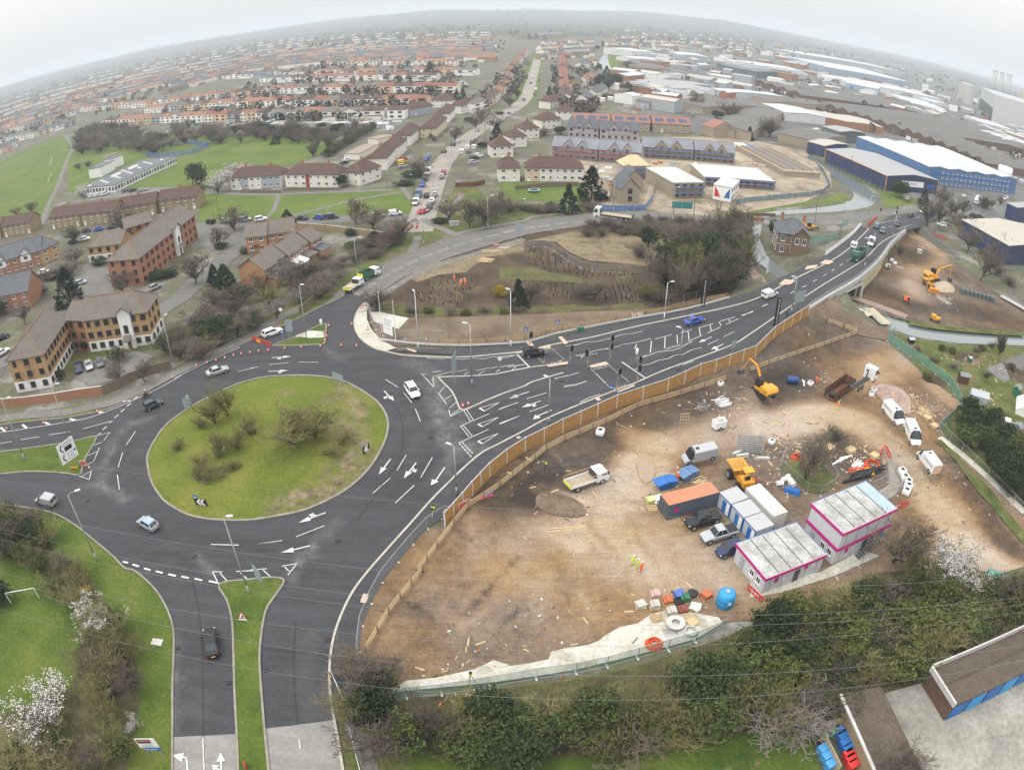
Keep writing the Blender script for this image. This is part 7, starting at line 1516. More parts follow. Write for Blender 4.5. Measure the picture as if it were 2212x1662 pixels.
# people
def person(label,p,rz=0.0,top=None,legs=None,helmet=None,pose='stand',z=0.0,pack=False):
 P=on_road(*p)if pose in('ride','cycle')else on_ground(*p)
 r=thing('person',label,'person',(P[0],P[1],P[2]+z),rz)
 V,E,Rr=[],[],[]
 def v(x,y,zz,ra,par=None):
  V.append((x,y,zz));Rr.append(ra)
  if par is not None:E.append((par,len(V)-1))
  return len(V)-1
 bend=pose=='bend';sit=pose in('ride','cycle');lean=.55 if bend else(.3 if sit else 0)
 pz=.92 if not sit else.95
 pel=v(0,0,pz,.15);tx=lambda h:(h*math.sin(lean),pz+h*math.cos(lean))
 x,zz=tx(.25);wa=v(x,0,zz,.14,pel);x,zz=tx(.48);ch=v(x,0,zz,.16,wa);x,zz=tx(.6);nk=v(x,0,zz,.065,ch);x,zz=tx(.7);hd=v(x+.02,0,zz,.09,nk);x,zz=tx(.8);v(x+.02,0,zz,.085,hd)
 hx,hz_=x+.02,zz
 for s in(-1,1):
  h=v(0,s*.1,pz-.06,.1,pel)
  if sit:k=v(.42 if pose=='ride' else.3,s*.17,pz-.25,.075,h);a=v(.2,s*.15,pz-.62,.05,k);v(.35,s*.15,pz-.66,.045,a)
  else:k=v(.04,s*.11,.5,.075,h);a=v(-.02+.12*s*(pose=='walk'),s*.12,.09,.05,k);v(.14+.12*s*(pose=='walk'),s*.13,.05,.045,a)
  x,zz=tx(.5);sh=v(x,s*.2,zz,.075,ch)
  if sit or bend:e=v(x+.25,s*.24,zz-.2,.05,sh);w_=v(x+.45,s*.2,zz-(.3 if sit else.45),.04,e)
  else:e=v(x-.03,s*.27,zz-.3,.05,sh);w_=v(x+(.22 if pose=='talk' else.05),s*(.2 if pose=='talk' else.27),zz-(.42 if pose=='talk' else.54),.04,e)
  wx,wy,wz=V[w_];pm=v(wx+.03,wy,wz-.07,.035,w_)
  for i,ln in enumerate((.06,.075,.08,.07)):v(wx+.03+.018*(i-1.5),wy,wz-.08-ln,.009,pm)
  v(wx+.075,wy-s*.03,wz-.1,.01,pm)
 me_=bpy.data.meshes.new('body');me_.from_pydata(V,E,[]);o=obj('body',me_)
 sk=o.modifiers.new('skin','SKIN');sd=o.modifiers.new('sub','SUBSURF');sd.levels=sd.render_levels=1
 for d,ra in zip(me_.skin_vertices[0].data,Rr):d.radius=(ra,ra)
 me_.skin_vertices[0].data[0].use_root=True
 dg=bpy.context.evaluated_depsgraph_get();m2=bpy.data.meshes.new_from_object(o.evaluated_get(dg));bpy.data.objects.remove(o);o=obj('body',m2,r)
 m2.materials.clear()
 for m in(top or ORV,legs or ORV,SKIN,BLACK):m2.materials.append(m)
 nkz=V[nk][2];hands=[V[i]for i in range(len(V))if Rr[i]in(.035,.009,.01)]
 for f in m2.polygons:
  c=f.center;f.material_index=2 if c.z>nkz or any((c-Vector(h)).length<.07 for h in hands)else(3 if c.z<(.14 if not sit else.33)else(1 if c.z<pz-.02 else 0));f.use_smooth=True
 q=MB();q.lathe([(.125,hz_-.03),(.125,hz_+.04),(.09,hz_+.1),(.01,hz_+.13)],10,hx,0);q.build('helmet' if helmet else 'hair',helmet or BLACK,r,True)
 bx('nose',SKIN,r,hx+.1,0,hz_-.1,.05,.03,.04)
 if top in(None,ORV,LIME):q=MB();x,zz=tx(.28);q.loft([[(x+math.cos(2*PI*i/10)*.172,math.sin(2*PI*i/10)*.19,zz+d)for i in range(10)]for d in(0,.05)],cap=False);q.build('reflective_band',WHITE,r)
 if pack:bx('backpack',BLACK,r,tx(.35)[0]-.2,0,tx(.2)[1],.16,.28,.4)
 return r
CM=(0,0,0)
for cr,x,y,rz,tp,lg,hm,ps,lb in(('22',1058,1532,-1.2,LIME,LIME,WHITE,'talk','worker in full yellow suit standing left of three on bare earth'),('22',1100,1562,2.6,LIME,LIME,WHITE,'stand','worker in full yellow suit standing middle of three'),('22',1126,1585,2.2,ORV,ORV,WHITE,'talk','worker in full orange suit beside two in yellow'),('22',1412,822,-.6,ORV,ORV,WHITE,'talk','worker in orange behind blue skips'),('22',1418,862,.6,ORV,ORV,WHITE,'stand','worker in orange between blue skips'),('22',2062,888,2.6,ORV,ORV,BLUE,'stand','worker in orange with blue helmet by dumper'),('22',2018,905,.4,ORV,ORV,None,'bend','worker in orange bending at dumper wheel'),('32',706,292,.8,ORV,LIME,WHITE,'walk','worker in orange top and yellow trousers by rusty skip'),('32',540,80,1.0,ORV,ORV,None,'walk','worker in orange with white bands behind blue tank'),
('11',1648,755,1,ORV,ORV,WHITE,'stand','planter in orange standing left among saplings'),('11',1702,792,1.5,ORV,ORV,WHITE,'bend','planter in orange crouching with stakes'),('11',1738,785,2,ORV,ORV,WHITE,'bend','planter in orange stooping at right of group'),('31',305,1055,0,BLACK,BLACK,None,'walk','pedestrian in black on footway beside monolith sign'),('31',1460,770,0,ORV,ORV,WHITE,'stand','worker in orange on dumper beyond canal')):
 person(lb,T(cr,f'{x} {y}')[0],rz,tp,lg,hm,ps)
P=T('02','1172 172 1235 150');person('motorcyclist in red and black riding in',P[0],heading(on_road(*P[0]),on_road(*P[1])),plain('red_jacket',(.25,.02,.03)),BLACK,WHITE,'ride',.1)
P=T('12','1468 1135 1490 1085');person('cyclist in yellow vest with black backpack',P[0],heading(on_road(*P[0]),on_road(*P[1])),LIME,BLACK,None,'cycle',.14,True)
# cones and barriers
def cone_mesh():
 mb=MB();mb.box(0,0,0,.5,.5,.06,mi=2)
 for z0,z1,r0,r1,mi in((.06,.35,.2,.155,0),(.35,.62,.155,.105,1),(.62,.95,.105,.04,0)):mb.tube((0,0,z0),(0,0,z1),r0,10,r1,mi)
 return mb.mesh('traffic_cone',[ORANGE if 0 else plain('cone_red',(.62,.06,.02),.5),WHITE,BLACK])
CONE=cone_mesh()
for lbl,grp,cr,s in(('traffic cone in the line along west kerb of the north arm','cones along the north west edge line','01','1390 1525 1583 1432 1669 1408 1742 1388 1812 1370 1883 1352 1944 1340 2015 1330'),('traffic cone on north hatching by works barrier','cones on the north hatching','11','75 1318 150 1312 283 1297 415 1287 570 1280'),('traffic cone beside north splitter island','cones beside north island','11','608 1232 620 1197 613 1158 638 1115'),('traffic cone across the closed north arm','cones across north arm','11','738 1275 860 1280'),('traffic cone along inner kerb of north arm','cones along inner kerb','11','822 1105 950 1145 950 918 900 972 908 955'),('traffic cone on west approach edge','cones on west approach','02','785 288 352 378 58 420 722 742'),('traffic cone at nose of black asphalt island','cones at island nose','12','1712 258 1757 242'),('traffic cone on far old road verge','cones near timber stacks','11','1972 472 1985 474 2000 470'),('traffic cone by bottom handrail','cone by bottom handrail','13','640 868'),('large cone behind noise barrier','cone behind barrier','12','1765 1018')):
 for i,(x,y)in enumerate(T(cr,s)):
  P=on_road(x,y);o=obj('traffic_cone',CONE,None,(P[0],P[1],P[2]+.12));n_=len(s.split())//2
  tag(o,f'{ORD[i]} '+lbl+' from the left' if n_>1 else 'single red and white '+lbl,'traffic cone',grp)
def red_barrier(label,a,b,col=None,h=1.0,n=None,grp='plastic barriers'):
 A,B=on_ground(*a),on_ground(*b);L=math.dist(A[:2],B[:2]);r=thing('plastic_barrier',label,'barrier',A,heading(A,B),grp);n=n or max(1,int(L/1.8))
 for i in range(n):
  m=MB();x0,x1=L*i/n+.03,L*(i+1)/n-.03;m.box((x0+x1)/2,0,h*.75,x1-x0,.1,h*.25);m.box((x0+x1)/2,0,.05,x1-x0,.1,.2)
  for k in range(6):m.box(x0+.06+(x1-x0-.12)*k/5,0,.25,.09,.06,h*.5)
  m.box(x0+.2,0,0,.12,.5,.06);m.box(x1-.2,0,0,.12,.5,.06);m.build('panel',col or RED,r)
 return r
r=red_barrier('long red plastic barrier with yellow sign across closed lane',*T('11','20 1215 175 1275'));bx('red_sign',RED,r,1.0,-.1,.35,1.1,.05,.8);bx('yellow_sign',MATS['sign_yellow'],r,2.4,-.12,.05,1.3,.05,.8)
for cr,s,lb in(('13','0 1500 20 1640','short red barrier ring on bottom grass island, right side')if 0 else('03','1965 1560 1975 1610','red plastic barrier ring on bottom grass island'),('23','1975 165 2100 280','red barrier leaning beside office cabin'),('32','1185 1085 1265 1070','red barrier at end of bulk bags'),('21','870 188 965 190','red barriers before blue net, left run'),('21','1040 190 1175 182','red barriers before blue net, right run'),('31','960 330 1030 280','red and white barriers at bridge end'),('11','1125 350 1180 330','red barrier left of stored barriers by footpath'),('31','1500 405 1590 440','red barriers stacked in car park'),('32','1040 680 1075 610','red gate frame of compound, left'),('32','1085 610 1130 690','red gate frame of compound, right')):red_barrier(lb,*T(cr,s))
for i in range(7):
 a=T('11',f'{1210+i*22} {332-(i%2)*8}')[0];red_barrier(f'{ORD[i]} of stored red and white barriers under bare tree',a,(a[0]+5,a[1]-4),WHITE if i%2 else RED,1.1,1,'stored barriers')
# tree guards on the planting ground
GU=MB();GU.tube((0,0,0),(0,0,.62),.1,5,.08);GU=GU.mesh('tree_guard',[plain('guard_tube',(.012,.012,.013),.7)])
rnd=random.Random(5);cnt=0
for poly,n in(('185 510 300 492 430 520 560 610 740 690 1100 700 1105 775 890 745 640 720 400 690 260 640',150),('370 790 600 770 600 870 380 900',26),('850 800 1000 790 1180 840 1180 930 1000 945 830 940',58)):
 Pg=T('21',poly);xs=[p[0]for p in Pg];ys=[p[1]for p in Pg];k=0;Wp=G(Pg);a=np.array(Wp);lo,hi=a.min(0),a.max(0);st=math.sqrt((hi-lo).prod()*.62/n)
 for gx_ in np.arange(lo[0],hi[0],st):
  for gy_ in np.arange(lo[1],hi[1],st):
   p=(gx_+rnd.uniform(-.4,.4),gy_+rnd.uniform(-.4,.4))
   if inside(p,Wp)and cnt<235:tag(obj('tree_guard',GU,None,(p[0],p[1],float(gz([p])[0])+.03)),'short black tree guard standing on dark planted earth right of the conifer','tree guard','black tree guards in the eastern planting');cnt+=1
Wp=G(T('11','1420 760 1600 690 1840 760 1840 850 1700 960 1560 945 1200 925 1260 860'));a=np.array(Wp);lo,hi=a.min(0),a.max(0);k=0
for gx_ in np.arange(lo[0],hi[0],1.7):
 for gy_ in np.arange(lo[1],hi[1],1.9):
  p=(gx_+rnd.uniform(-.5,.5),gy_+rnd.uniform(-.5,.5))
  if k<62 and inside(p,Wp)and rnd.random()<.75:tag(obj('tree_guard',GU,None,(p[0],p[1],.03)),'short black tree guard on dark earth round the orange planters','tree guard','black tree guards round the planters');k+=1
SK=MB();SK.tube((0,0,0),(0,0,1.5),.05,5);SK=SK.mesh('timber_stake',[TIM])
for cr,s,lb in(('11','1380 888 1390 892 1670 912 1690 918 1712 912 1722 770 1690 800','pale timber stake near the orange planters'),('21','220 530 232 530 420 600 435 600 875 720 905 735 925 715 1035 770 1075 765 420 905 450 898 555 900 1000 895 1038 900','pale timber stake among black tree guards')):
 for x,y in T(cr,s):P=on_ground(x,y);tag(obj('timber_stake',SK,None,P),lb,'stake',lb+'s')
# things on the site
def gp(cr,x,y,off=0.0):
 p=on_ground(*T(cr,f'{x} {y}')[0]);return(p[0],p[1],p[2]+off)
def trim_box(r,L,W,z,m,h=.28):
 for s in(-1,1):
  bx('edge_trim',m,r,0,s*(W/2+.04),z,L+.3,.12,h);bx('edge_trim',m,r,s*(L/2+.04),0,z,.12,W-.06,h)
CABW=plain('cabin_wall',(.5,.5,.51),.55,var=.06);CABR=mottled('cabin_roof_white',[(.2,.2,.175),(.31,.31,.29),(.43,.43,.42)],.5,fine=3)
def modcabin(label,pts,storeys,back):
 a,b,c=pts;r,L,W,sg=shed3('site_cabin',label,'site cabin',pts,2.75*storeys,0,CABW,CABR)
 for k in range(storeys):
  z=2.75*(k+1)-.12
  for s,ax,ln in((-1,'y',L),(1,'x',W),(1,'y',L),(-1,'x',W)):
   t=MB();m=MAG if(ax=='y' and s==-sg)or(ax=='x' and s==1)else BLUE
   if ax=='y':t.box(0,s*(W/2+.18),z,L+.5,.14,.42)
   else:t.box(s*(L/2+.18),0,z,.14,W+.21,.42)
   t.build('edge_trim',m,r)
 n=4
 for i in range(1,n+1):bx('roof_seam',STEELD,r,0,-W/2+W*i/(n+1),2.75*storeys+.3,L,.09,.05)
 if storeys==2:bx('blue_roof_panel',LBLUE,r,0,W*.4,2.75*2+.3,L-.2,W/5-.15,.03)
 for i in range(5):bx('cladding_joint',GREYP,r,L/2+.04,-W/2+W*(i+.5)/5,0.02,.05,.06,2.7*storeys)
 y=-sg*W/2
 bx('door',GREYP,r,-L*.25,-sg*(W/2+.03),.1,.9,.05,2.0)
 for x,z in((L*.1,1.0),(L*.32,1.0)):add_win(r,x,-sg*W/2,z,0 if sg>0 else PI,.9,1.0,F_white)
 for i,z in enumerate((1.4,1.7)):bx('notice',MAG,r,L/2+.04,W*(-.3+.5*i),z,.05,.6,.8);bx('notice',WHITE,r,L/2+.05,W*(-.18+.5*i),z-.1,.05,.4,.6)
 bx('door',STEELD,r,L/2+.035,W*.05,.1,.05,.95,2.0)
 return r,L,W,sg
modcabin('single storey white site cabin with magenta roof trim',G(D('1582 1213 1641 1286 1768 1237')),1,0)
r,L,W_,sg=modcabin('two storey white site cabin with magenta trim and blue roof panel',G(D('1732 1160 1794 1223 1906 1168')),2,0)
t=MB()
for i in range(9):t.box(L/2+.9,-W_*.1+.32*i,.3*(i+1),1.1,.34,.06)
t.box(L/2+.9,-W_*.1+.32*9+.8,2.75,1.2,1.6,.07);t.build('stair',STEELD,r)
def box_unit(label,a,b,depth,h,wall,roof,name,cat,post=None):
 loc,rz,L=frame(a,b,depth);r=thing(name,label,cat,loc,rz);bx('wall',wall,r,0,0,.1,L,depth,h-.12);bx('roof',roof,r,0,0,h-.02,L+.04,depth+.04,.1)
 t=MB()
 for x in(-1,1):
  for y in(-1,1):t.box(x*(L/2-.03),y*(depth/2-.03),0,.14,.14,h+.05)
 for y in(-1,1):t.box(0,y*(depth/2+.01),h-.12,L-.2,.08,.13);t.box(0,y*(depth/2+.01),.05,L-.2,.08,.13)
 t.build('corner_frame',post or wall,r);return r,L
C_dark=sheeting('container_blue_grey',(.075,.095,.125),3.2,dirt=(.12,.08,.06));C_orr=sheeting('container_rust_roof',(.42,.17,.09),3.2,var=.2);C_wht=sheeting('container_white',(.5,.49,.46),3.2);C_wr=sheeting('container_white_roof',(.52,.5,.45),3.2,dirt=(.16,.09,.05),amt=.5);C_g=sheeting('cabin_ribbed_grey',(.42,.44,.47),3.5);C_gr=sheeting('cabin_grey_roof',(.36,.36,.36),3.0,dirt=(.1,.09,.08),amt=.7)
a,b=[at(*q,2.65)for q in T('22','1355 1055 1760 950')];r,L=box_unit('dark blue grey container with rusty orange roof',a,b,2.5,2.65,C_dark,C_orr,'shipping_container','container')
for y in(-.7,-.3,.3,.7):t=MB();t.tube((-L/2-.06,y,.2),(-L/2-.06,y,2.5),.03,5);t.build('lock_rod',GALV,r)
bx('notice',MAG,r,-L*.33,-1.29,1.2,.7,.04,.6)
for i,s in enumerate(('1762 952 1855 1046','1862 1052 1955 1156','1962 1162 2055 1266')):
 a,b=[at(*q,2.5)for q in T('22',s)];r,L=box_unit(('grey cabin with blue door next to container','grey cabin with blue door, middle of three','grey cabin with blue door and dark roof, nearest white office')[i],a,b,3.1,2.5,C_g,C_gr,'site_cabin','site cabin',BLUE);bx('door',BLUE,r,L*.05,-1.59,.15,.85,.06,1.95);bx('panel',WHITE,r,L*.32,-1.58,.2,.7,.05,1.9)
a,b=at(*T('22','1975 918')[0],2.6),at(*T('32','195 1150')[0],2.6);box_unit('long white container with rust streaked roof behind cabins',a,b,2.5,2.6,C_wht,C_wr,'shipping_container','container')
def skip(label,p,q,col,open_=False,L=3.4):
 r=thing('skip',label,'skip',p,heading(p,q));t=MB();ring=lambda z,l,w:[(-l,-w,z),(l,-w,z),(l,w,z),(-l,w,z)]
 t.loft([ring(.1,L*.3,.75),ring(1.25,L*.5,.9)]);t.build('body',col,r)
 if not open_:
  for s in(-1,1):t=MB();t.add([(s*.03,-.92,1.55),(s*L*.52,-.92,1.22),(s*L*.52,.92,1.22),(s*.03,.92,1.55)],[(0,1,2,3)if s>0 else(3,2,1,0)]);t.add([(s*.03,-.92,1.5),(s*L*.52,-.92,1.18),(s*.03,-.92,1.2)],[(0,1,2)]);t.build('lid',col,r)
 return r
skip('blue lidded skip with faded yellow writing',gp('22',1320,905),gp('22',1410,880),BLUE);skip('dusty blue lidded skip farther from container',gp('22',1500,835),gp('22',1590,790),plain('dusty_blue',(.1,.17,.3),.7,var=.25))
p,q=gp('32',650,205),gp('32',790,110);r=thing('roll_on_container','rusty open topped roll on container behind worker','skip',((p[0]+q[0])/2,(p[1]+q[1])/2,0),heading(p,q));L=math.dist(p,q)+1.2
for s in(-1,1):t=MB();t.box(0,s*1.2,.25,L,.08,1.9);[t.box(-L/2+L*(i+.5)/6,s*1.27,.25,.12,.08,1.9)for i in range(6)];t.build('side',RUST,r)
t=MB();t.box(L/2,0,.25,.08,2.4,1.9);t.box(0,0,.2,L,2.4,.1);t.build('floor_and_front',RUST,r);t=MB();t.tube((-L/2+1,-.8,.9),(-L/2+1,.4,.9),.55,14);t.build('cable_reel',BLACK,r)
p=gp('23',1797,285);r=thing('water_tank','tall bright blue plastic water tank','water tank',p);t=MB();t.lathe([(1.5,0),(1.55,.1),(1.55,.8),(1.58,.85),(1.55,.9),(1.55,1.6),(1.58,1.65),(1.55,1.7),(1.55,2.4),(1.2,2.75),(.35,2.9)],24);t.build('shell',BLUEL,r,True);r.scale=(.72,.72,.8)
for k in range(8):t=MB();a_=k*PI/4;t.tube((.35*math.cos(a_),.35*math.sin(a_),2.95),(1.5*math.cos(a_),1.5*math.sin(a_),2.45),.06,4);t.build('rib',BLUEL,r)
t=MB();t.cyl(0,0,2.88,.38,.14,14);t.build('lid',GREYP,r);bx('label_plate',WHITE,r,.2,-1.57,1.3,.6,.05,.4)
def pal(mb):
 for i in range(5):mb.box(-.48+.24*i,0,.11,.12,1.0,.03)
 for y in(-.45,0,.45):mb.box(0,y,0,1.1,.09,.11)
PALM=MB();pal(PALM);PALM=PALM.mesh('pallet_base',[TIM])
def pallet(label,cr,x,y,rz,load=None,h=.6,kind='block',sc=1.2):
 p=gp(cr,x,y,.06);r=thing('pallet',label,'pallet',p,rz);r.scale=(sc,)*3;obj('pallet_base',PALM,r)
 if load:
  t=MB()
  if kind=='block':[t.box(-.32+.32*i,-.3+.3*j,.15,.3,.28,h*(.8+.2*((i*5+j*3)%3)/2))for i in range(3)for j in range(3)]
  elif kind=='slab':[t.box(.05*(i%2),.04*(i%3),.15+h/4*i,1.0,.9,h/4-.03,.1*i)for i in range(4)]
  elif kind=='tub':t.lathe([(.4,.15),(.6,.15+h),(.5,.15+h+.1),(.05,.15+h+.12)],12)
  else:[t.tube((-.6,-.4+.1*i,.2+.1*(i%3)),(.6,-.38+.1*i,.2+.1*((i+1)%3)),.05,5)for i in range(9)]
  t.build('load',load,r)
 return r
BRK=plain('orange_bricks',(.4,.12,.05),.9,var=.3,scale=6);STN=plain('grey_stone',(.4,.38,.34),.9,var=.2);PNK=plain('pink_blocks',(.45,.3,.27),.9,var=.15)
for a in(('pallet of pale pink blocks',1235,225,.1,PNK,.6,'block'),('pallet of grey stone setts below pink blocks',1233,305,.1,STN,.5,'block'),('pallet of orange clay bricks',1335,268,.15,BRK,.45,'block'),('pallet of blue wrapped goods beside bricks',1425,228,.1,plain('blue_wrap',(.08,.12,.35)),.6,'slab'),('pallet of green crates',1472,258,.1,GREENP,.7,'block'),('black lidded tub on pallet',1535,225,.2,BLACK,.4,'tub'),('pallet with orange box',1645,235,.3,BRK,.6,'slab'),('blue pallet with white sacks',1558,318,-.6,WHITE,.25,'slab'),('pale stones on blue sheeted pallet',1365,360,.1,STN,.6,'block'),('pallet of dark red bricks',1455,340,.15,plain('dark_red_brick',(.2,.06,.05),.9,var=.2),.35,'block'),('pallet stacked with pale fence stakes',1250,405,.1,TIM,.5,'bundle'),('empty pale pallet above steel bundle',1500,392,.25,None,0,''),('empty pallets lying by concrete ring',1535,440,.25,TIM,.15,'slab'),('pallet of rough stone slabs',1118,300,.1,STN,.35,'slab'),('black boxes on pallet beneath blue goods',1425,280,.1,BLACK,.35,'block')):pallet(a[0],'23',*a[1:])
pallet('yellow bagged pallet left of container','22',1205,1025,.1,plain('lime_bags',(.45,.5,.2)),.4,'slab');pallet('bare pallet below yellow bags','22',1220,1080,.1);pallet('white wrapped pallet at container end','22',1270,1030,.1,WHITE,.7,'slab')
for x,y,lb in((810,632,'brown pallet at edge of pipe store'),(640,612,'tan timber pile left of pipe store'),(1000,678,'stacked pale planks in pipe store'),(1485,440,'large wooden pallet by green net'),(1430,375,'plywood sheets by white vans')):pallet(lb,'32',x,y,.3,TIM,.3,'slab',1.5)
p=gp('22',1478,395);r=thing('pallet','open slatted timber pallet standing upright on bare earth','pallet',p,.05);t=MB();[t.box(-.7+.47*i,0,0,.1,.05,2.1)for i in range(4)];[t.box(0,-.06,.1+.6*i,1.6,.05,.1)for i in range(4)];t.build('slat_frame',TIM,r)
def ring_obj(name,label,cat,p,R_,r_,h,mat,square=False):
 r=thing(name,label,cat,p);n=24;t=MB();t.loft([[(math.cos(2*PI*i/n)*q,math.sin(2*PI*i/n)*q,z)for q,z in((r_,0),(R_,0),(R_,h),(r_,h))]for i in range(n+1)],cap=False);t.build('ring',mat,r);return r
ring_obj('concrete_ring','flat concrete cover slab with hole lying on pallets','concrete ring',gp('23',1400,450,.35),1.15,.5,.22,CONCP);ring_obj('concrete_ring','concrete manhole ring standing by green net','concrete ring',gp('23',1522,520),.8,.65,.6,CONCP)
def coil(label,p,R_,col,turns=4,r_=.09):
 r=thing('pipe_coil',label,'pipe coil',p);t=MB();n=22
 t.path([((R_-.12*(k//n)%R_)*math.cos(2*PI*k/n),(R_-.12*(k//n))*math.sin(2*PI*k/n),r_+.17*(k//n%3))for k in range(n*turns)],r_,6);t.build('pipe',col,r,True)
OPIPE=plain('orange_pipe',(.62,.07,.015),.5);coil('large coil of orange pipe on concrete',gp('23',1228,610),1.0,OPIPE,6,.11);coil('tangled orange duct coil in pipe store',gp('32',985,745),1.4,OPIPE,4);coil('yellow pipe coil in pipe store',gp('32',960,800),1.0,plain('yellow_pipe',(.65,.42,.02)),3);coil('orange hose coil by compound fence',gp('32',375,680),.9,OPIPE,4)
p=gp('23',1385,530);r=thing('steel_bundle','grey bundle of steel mesh panels on concrete','steel bundle',p,.1);t=MB();[t.box(0,-.9+.15*i,.05+.012*i,2.2,.06,.06)for i in range(13)];t.build('bars',GALV,r)
PIPE=MB();PIPE.tube((-3,0,.12),(3,0,.12),.13,8);PIPE=PIPE.mesh('black_pipe',[plain('black_pipe',(.015,.016,.018),.5)])
rnd=random.Random(4)
for i in range(18):
 p=gp('32',790+14*(i%9)+rnd.uniform(-8,8),905-9*(i%9)-3*(i//9));q=gp('32',1010+6*i,850-4*i);tag(obj('black_pipe',PIPE,None,(p[0]+2.2,p[1]+1.2,.05+.24*(i//9)+.012*i),heading(p,q)+rnd.uniform(-.06,.06)),'long black plastic pipe in the pile behind the two storey cabin','pipe','black pipes in a pile')
WP=MB();WP.tube((-1.2,0,.08),(1.2,0,.08),.08,6);WP=WP.mesh('white_pipe',[WHITE])
for i in range(10):p=gp('32',700+9*i,720-5*i);tag(obj('white_pipe',WP,None,(p[0],p[1],.04+.012*i),.3+rnd.uniform(-.25,.25)),'short white pipe in the loose pile beside black pipes','pipe','loose white pipes')
def bag(label,p,col=None,s=1.0,fill=None):
 r=thing('bulk_bag',label,'bulk bag',p,rnd.uniform(0,1.5),'white bulk bags');ring=lambda z,w,k=.82:[(w,w*k,z),(w*k,w,z),(-w*k,w,z),(-w,w*k,z),(-w,-w*k,z),(-w*k,-w,z),(w*k,-w,z),(w,-w*k,z)]
 t=MB();t.loft([ring(0,.4*s),ring(.3*s,.52*s),ring(.7*s,.5*s),ring(.95*s,.4*s),ring(.9*s,.3*s)]);t.build('bag',col or WHITE,r,True)
 bx('fill',fill or BLACK,r,0,0,.88*s,.55*s,.55*s,.04)
bag('single white bulk bag below timber rail fence',gp('22',803,485),s=1.25)
for i,(x,y)in enumerate(((1218,815),(1242,865),(1268,900),(1268,935),(1252,975))):bag(f'{ORD[i]} white bulk bag from the vans in curve along track',gp('32',x,y),s=1.3)
for cr,x,y,lb in(('31',1150,610,'left of two white bags by bridge wing wall'),('31',1178,635,'right of two white bags by bridge wing wall'),('21',1080,1050,'left white bag behind crash barrier'),('21',1130,1045,'right white bag behind crash barrier'),('32',175,565,'white sack on bare earth by steel panels'),('32',490,95,'white sack beside walking orange worker'),('32',980,185,'white bag by pink rubble heap'),('32',1000,150,'yellow topped bag by pink rubble heap'),('22',1770,95,'grey sack at end of timber fence')):bag('white bulk bag, '+lb if 'white' not in lb else lb,gp(cr,x,y))
for i,(x,y)in enumerate(((240,895),(275,865),(300,850),(325,880),(345,895))):p=gp('32',x,y);t=MB();t.tube((-.5,0,.4),(.5,0,.4),.4,12);tag(t.build('membrane_roll',WHITE,loc=p,rz=.4*i),f'{ORD[i]} white roll of sheeting by compound fence from the left','roll','white rolls')
p=gp('32',340,955);r=thing('tarpaulin','blue tarpaulin over stacked goods by mesh fence','tarpaulin',p,-.5);bx('sheet',BLUE,r,0,0,0,2.6,1.2,.7,tx=.85,ty=.7)
p=gp('31',345,1590);r=thing('bowser','blue cylindrical fuel bowser on dark earth','tank',p,-.3);t=MB();t.tube((-1.1,0,.9),(1.1,0,.9),.7,16);t.build('tank',plain('bowser_blue',(.03,.06,.2),.4),r,True);t=MB();[t.box(x,0,0,.12,1.3,.5)for x in(-.8,.8)];t.build('frame',STEELD,r)
p=gp('22',1755,440);r=thing('lighting_tower','white wheeled generator with folded mast on earth','generator',p,.35);bx('housing',WHITE,r,0,0,.45,2.2,1.3,1.3);wheels(r,(0,),.8,.35);t=MB();t.tube((1.1,0,.5),(2.0,0,.45),.05,5);t.build('tow_bar',STEELD,r);bx('mast_base',plain('beige_cover',(.5,.43,.33)),r,0,0,1.76,1.0,.9,.35)
p=gp('22',2000,640);r=thing('steel_louvre','big pale louvred steel panel leaning on timber','steel panel',p,-.15)
for i in range(9):bx('louvre',GALV,r,0,.35*i*.35,.2+.3*i,4.2,.1,.2)
t=MB();[t.tube((x,0,.1),(x,1.1,2.9),.08,4)for x in(-2.1,2.1)];t.build('frame',GALV,r)
for i,(x,y)in enumerate(((1910,640),(1945,665),(2110,690))):p=gp('22',x,y);t=MB();t.box(0,0,0,2.2,.5,.5);tag(t.build('concrete_block',CONCP,loc=p,rz=.5-.3*i),('left','middle','right')[i]+' long concrete block beneath leaning steel panel','concrete block','concrete blocks')
def planks(label,p,rz,n=8,L=3.0,mat=None,name='timber_pile',sp=.22):
 r=thing(name,label,'timber pile',p,rz);g=random.Random(int(p[0]*7)%99)
 for i in range(n):bx('plank',mat or TIM,r,g.uniform(-.3,.3),(i-n/2)*sp+g.uniform(-.1,.1),.05+.07*(i%3),L*g.uniform(.7,1),.18,.06,g.uniform(-.25,.25))
planks('two pale planks lying alone on bare earth',gp('22',520,1235),.25,2,5.5);planks('fan of pale metal bars by rubble heap',gp('22',1790,225),.4,12,3.5,MATS['pale_steel'],'steel_pile');planks('loose yellow timber heap by old road fence',gp('11',1910,585),-.3,14,4.0);planks('neat yellow timber stack beside old road',gp('11',1940,510),.25,10,5,None,'timber_pile',.16);planks('pale boards by old road cones',gp('11',2050,485),0,5,3.5,CONCP);planks('broken timber beside container',gp('22',1590,870),.5,10,2.4,TIM);planks('brown scrap heap beside skip',gp('22',1500,890),.2,8,1.5,plain('mud_brown',(.16,.12,.08)));planks('heap of scrap boards by green net corner',gp('32',1410,310),.2,16,2.2);planks('orange pipes lying across pipe store',gp('32',880,765),.1,4,5,OPIPE,'pipe_pile');planks('white lengths beside coil in pipe store',gp('32',870,735),.6,7,2.6,WHITE,'pipe_pile');planks('dark sleepers along container',gp('22',1560,1130),.25,3,6,RUST,'steel_pile');planks('two white posts standing from dark earth',gp('31',438,1590),1.4,2,3.0,WHITE,'pipe_pile');planks('jumble of boards right of leaning steel panel',gp('32',130,620),-.7,12,3.0,TIMD)
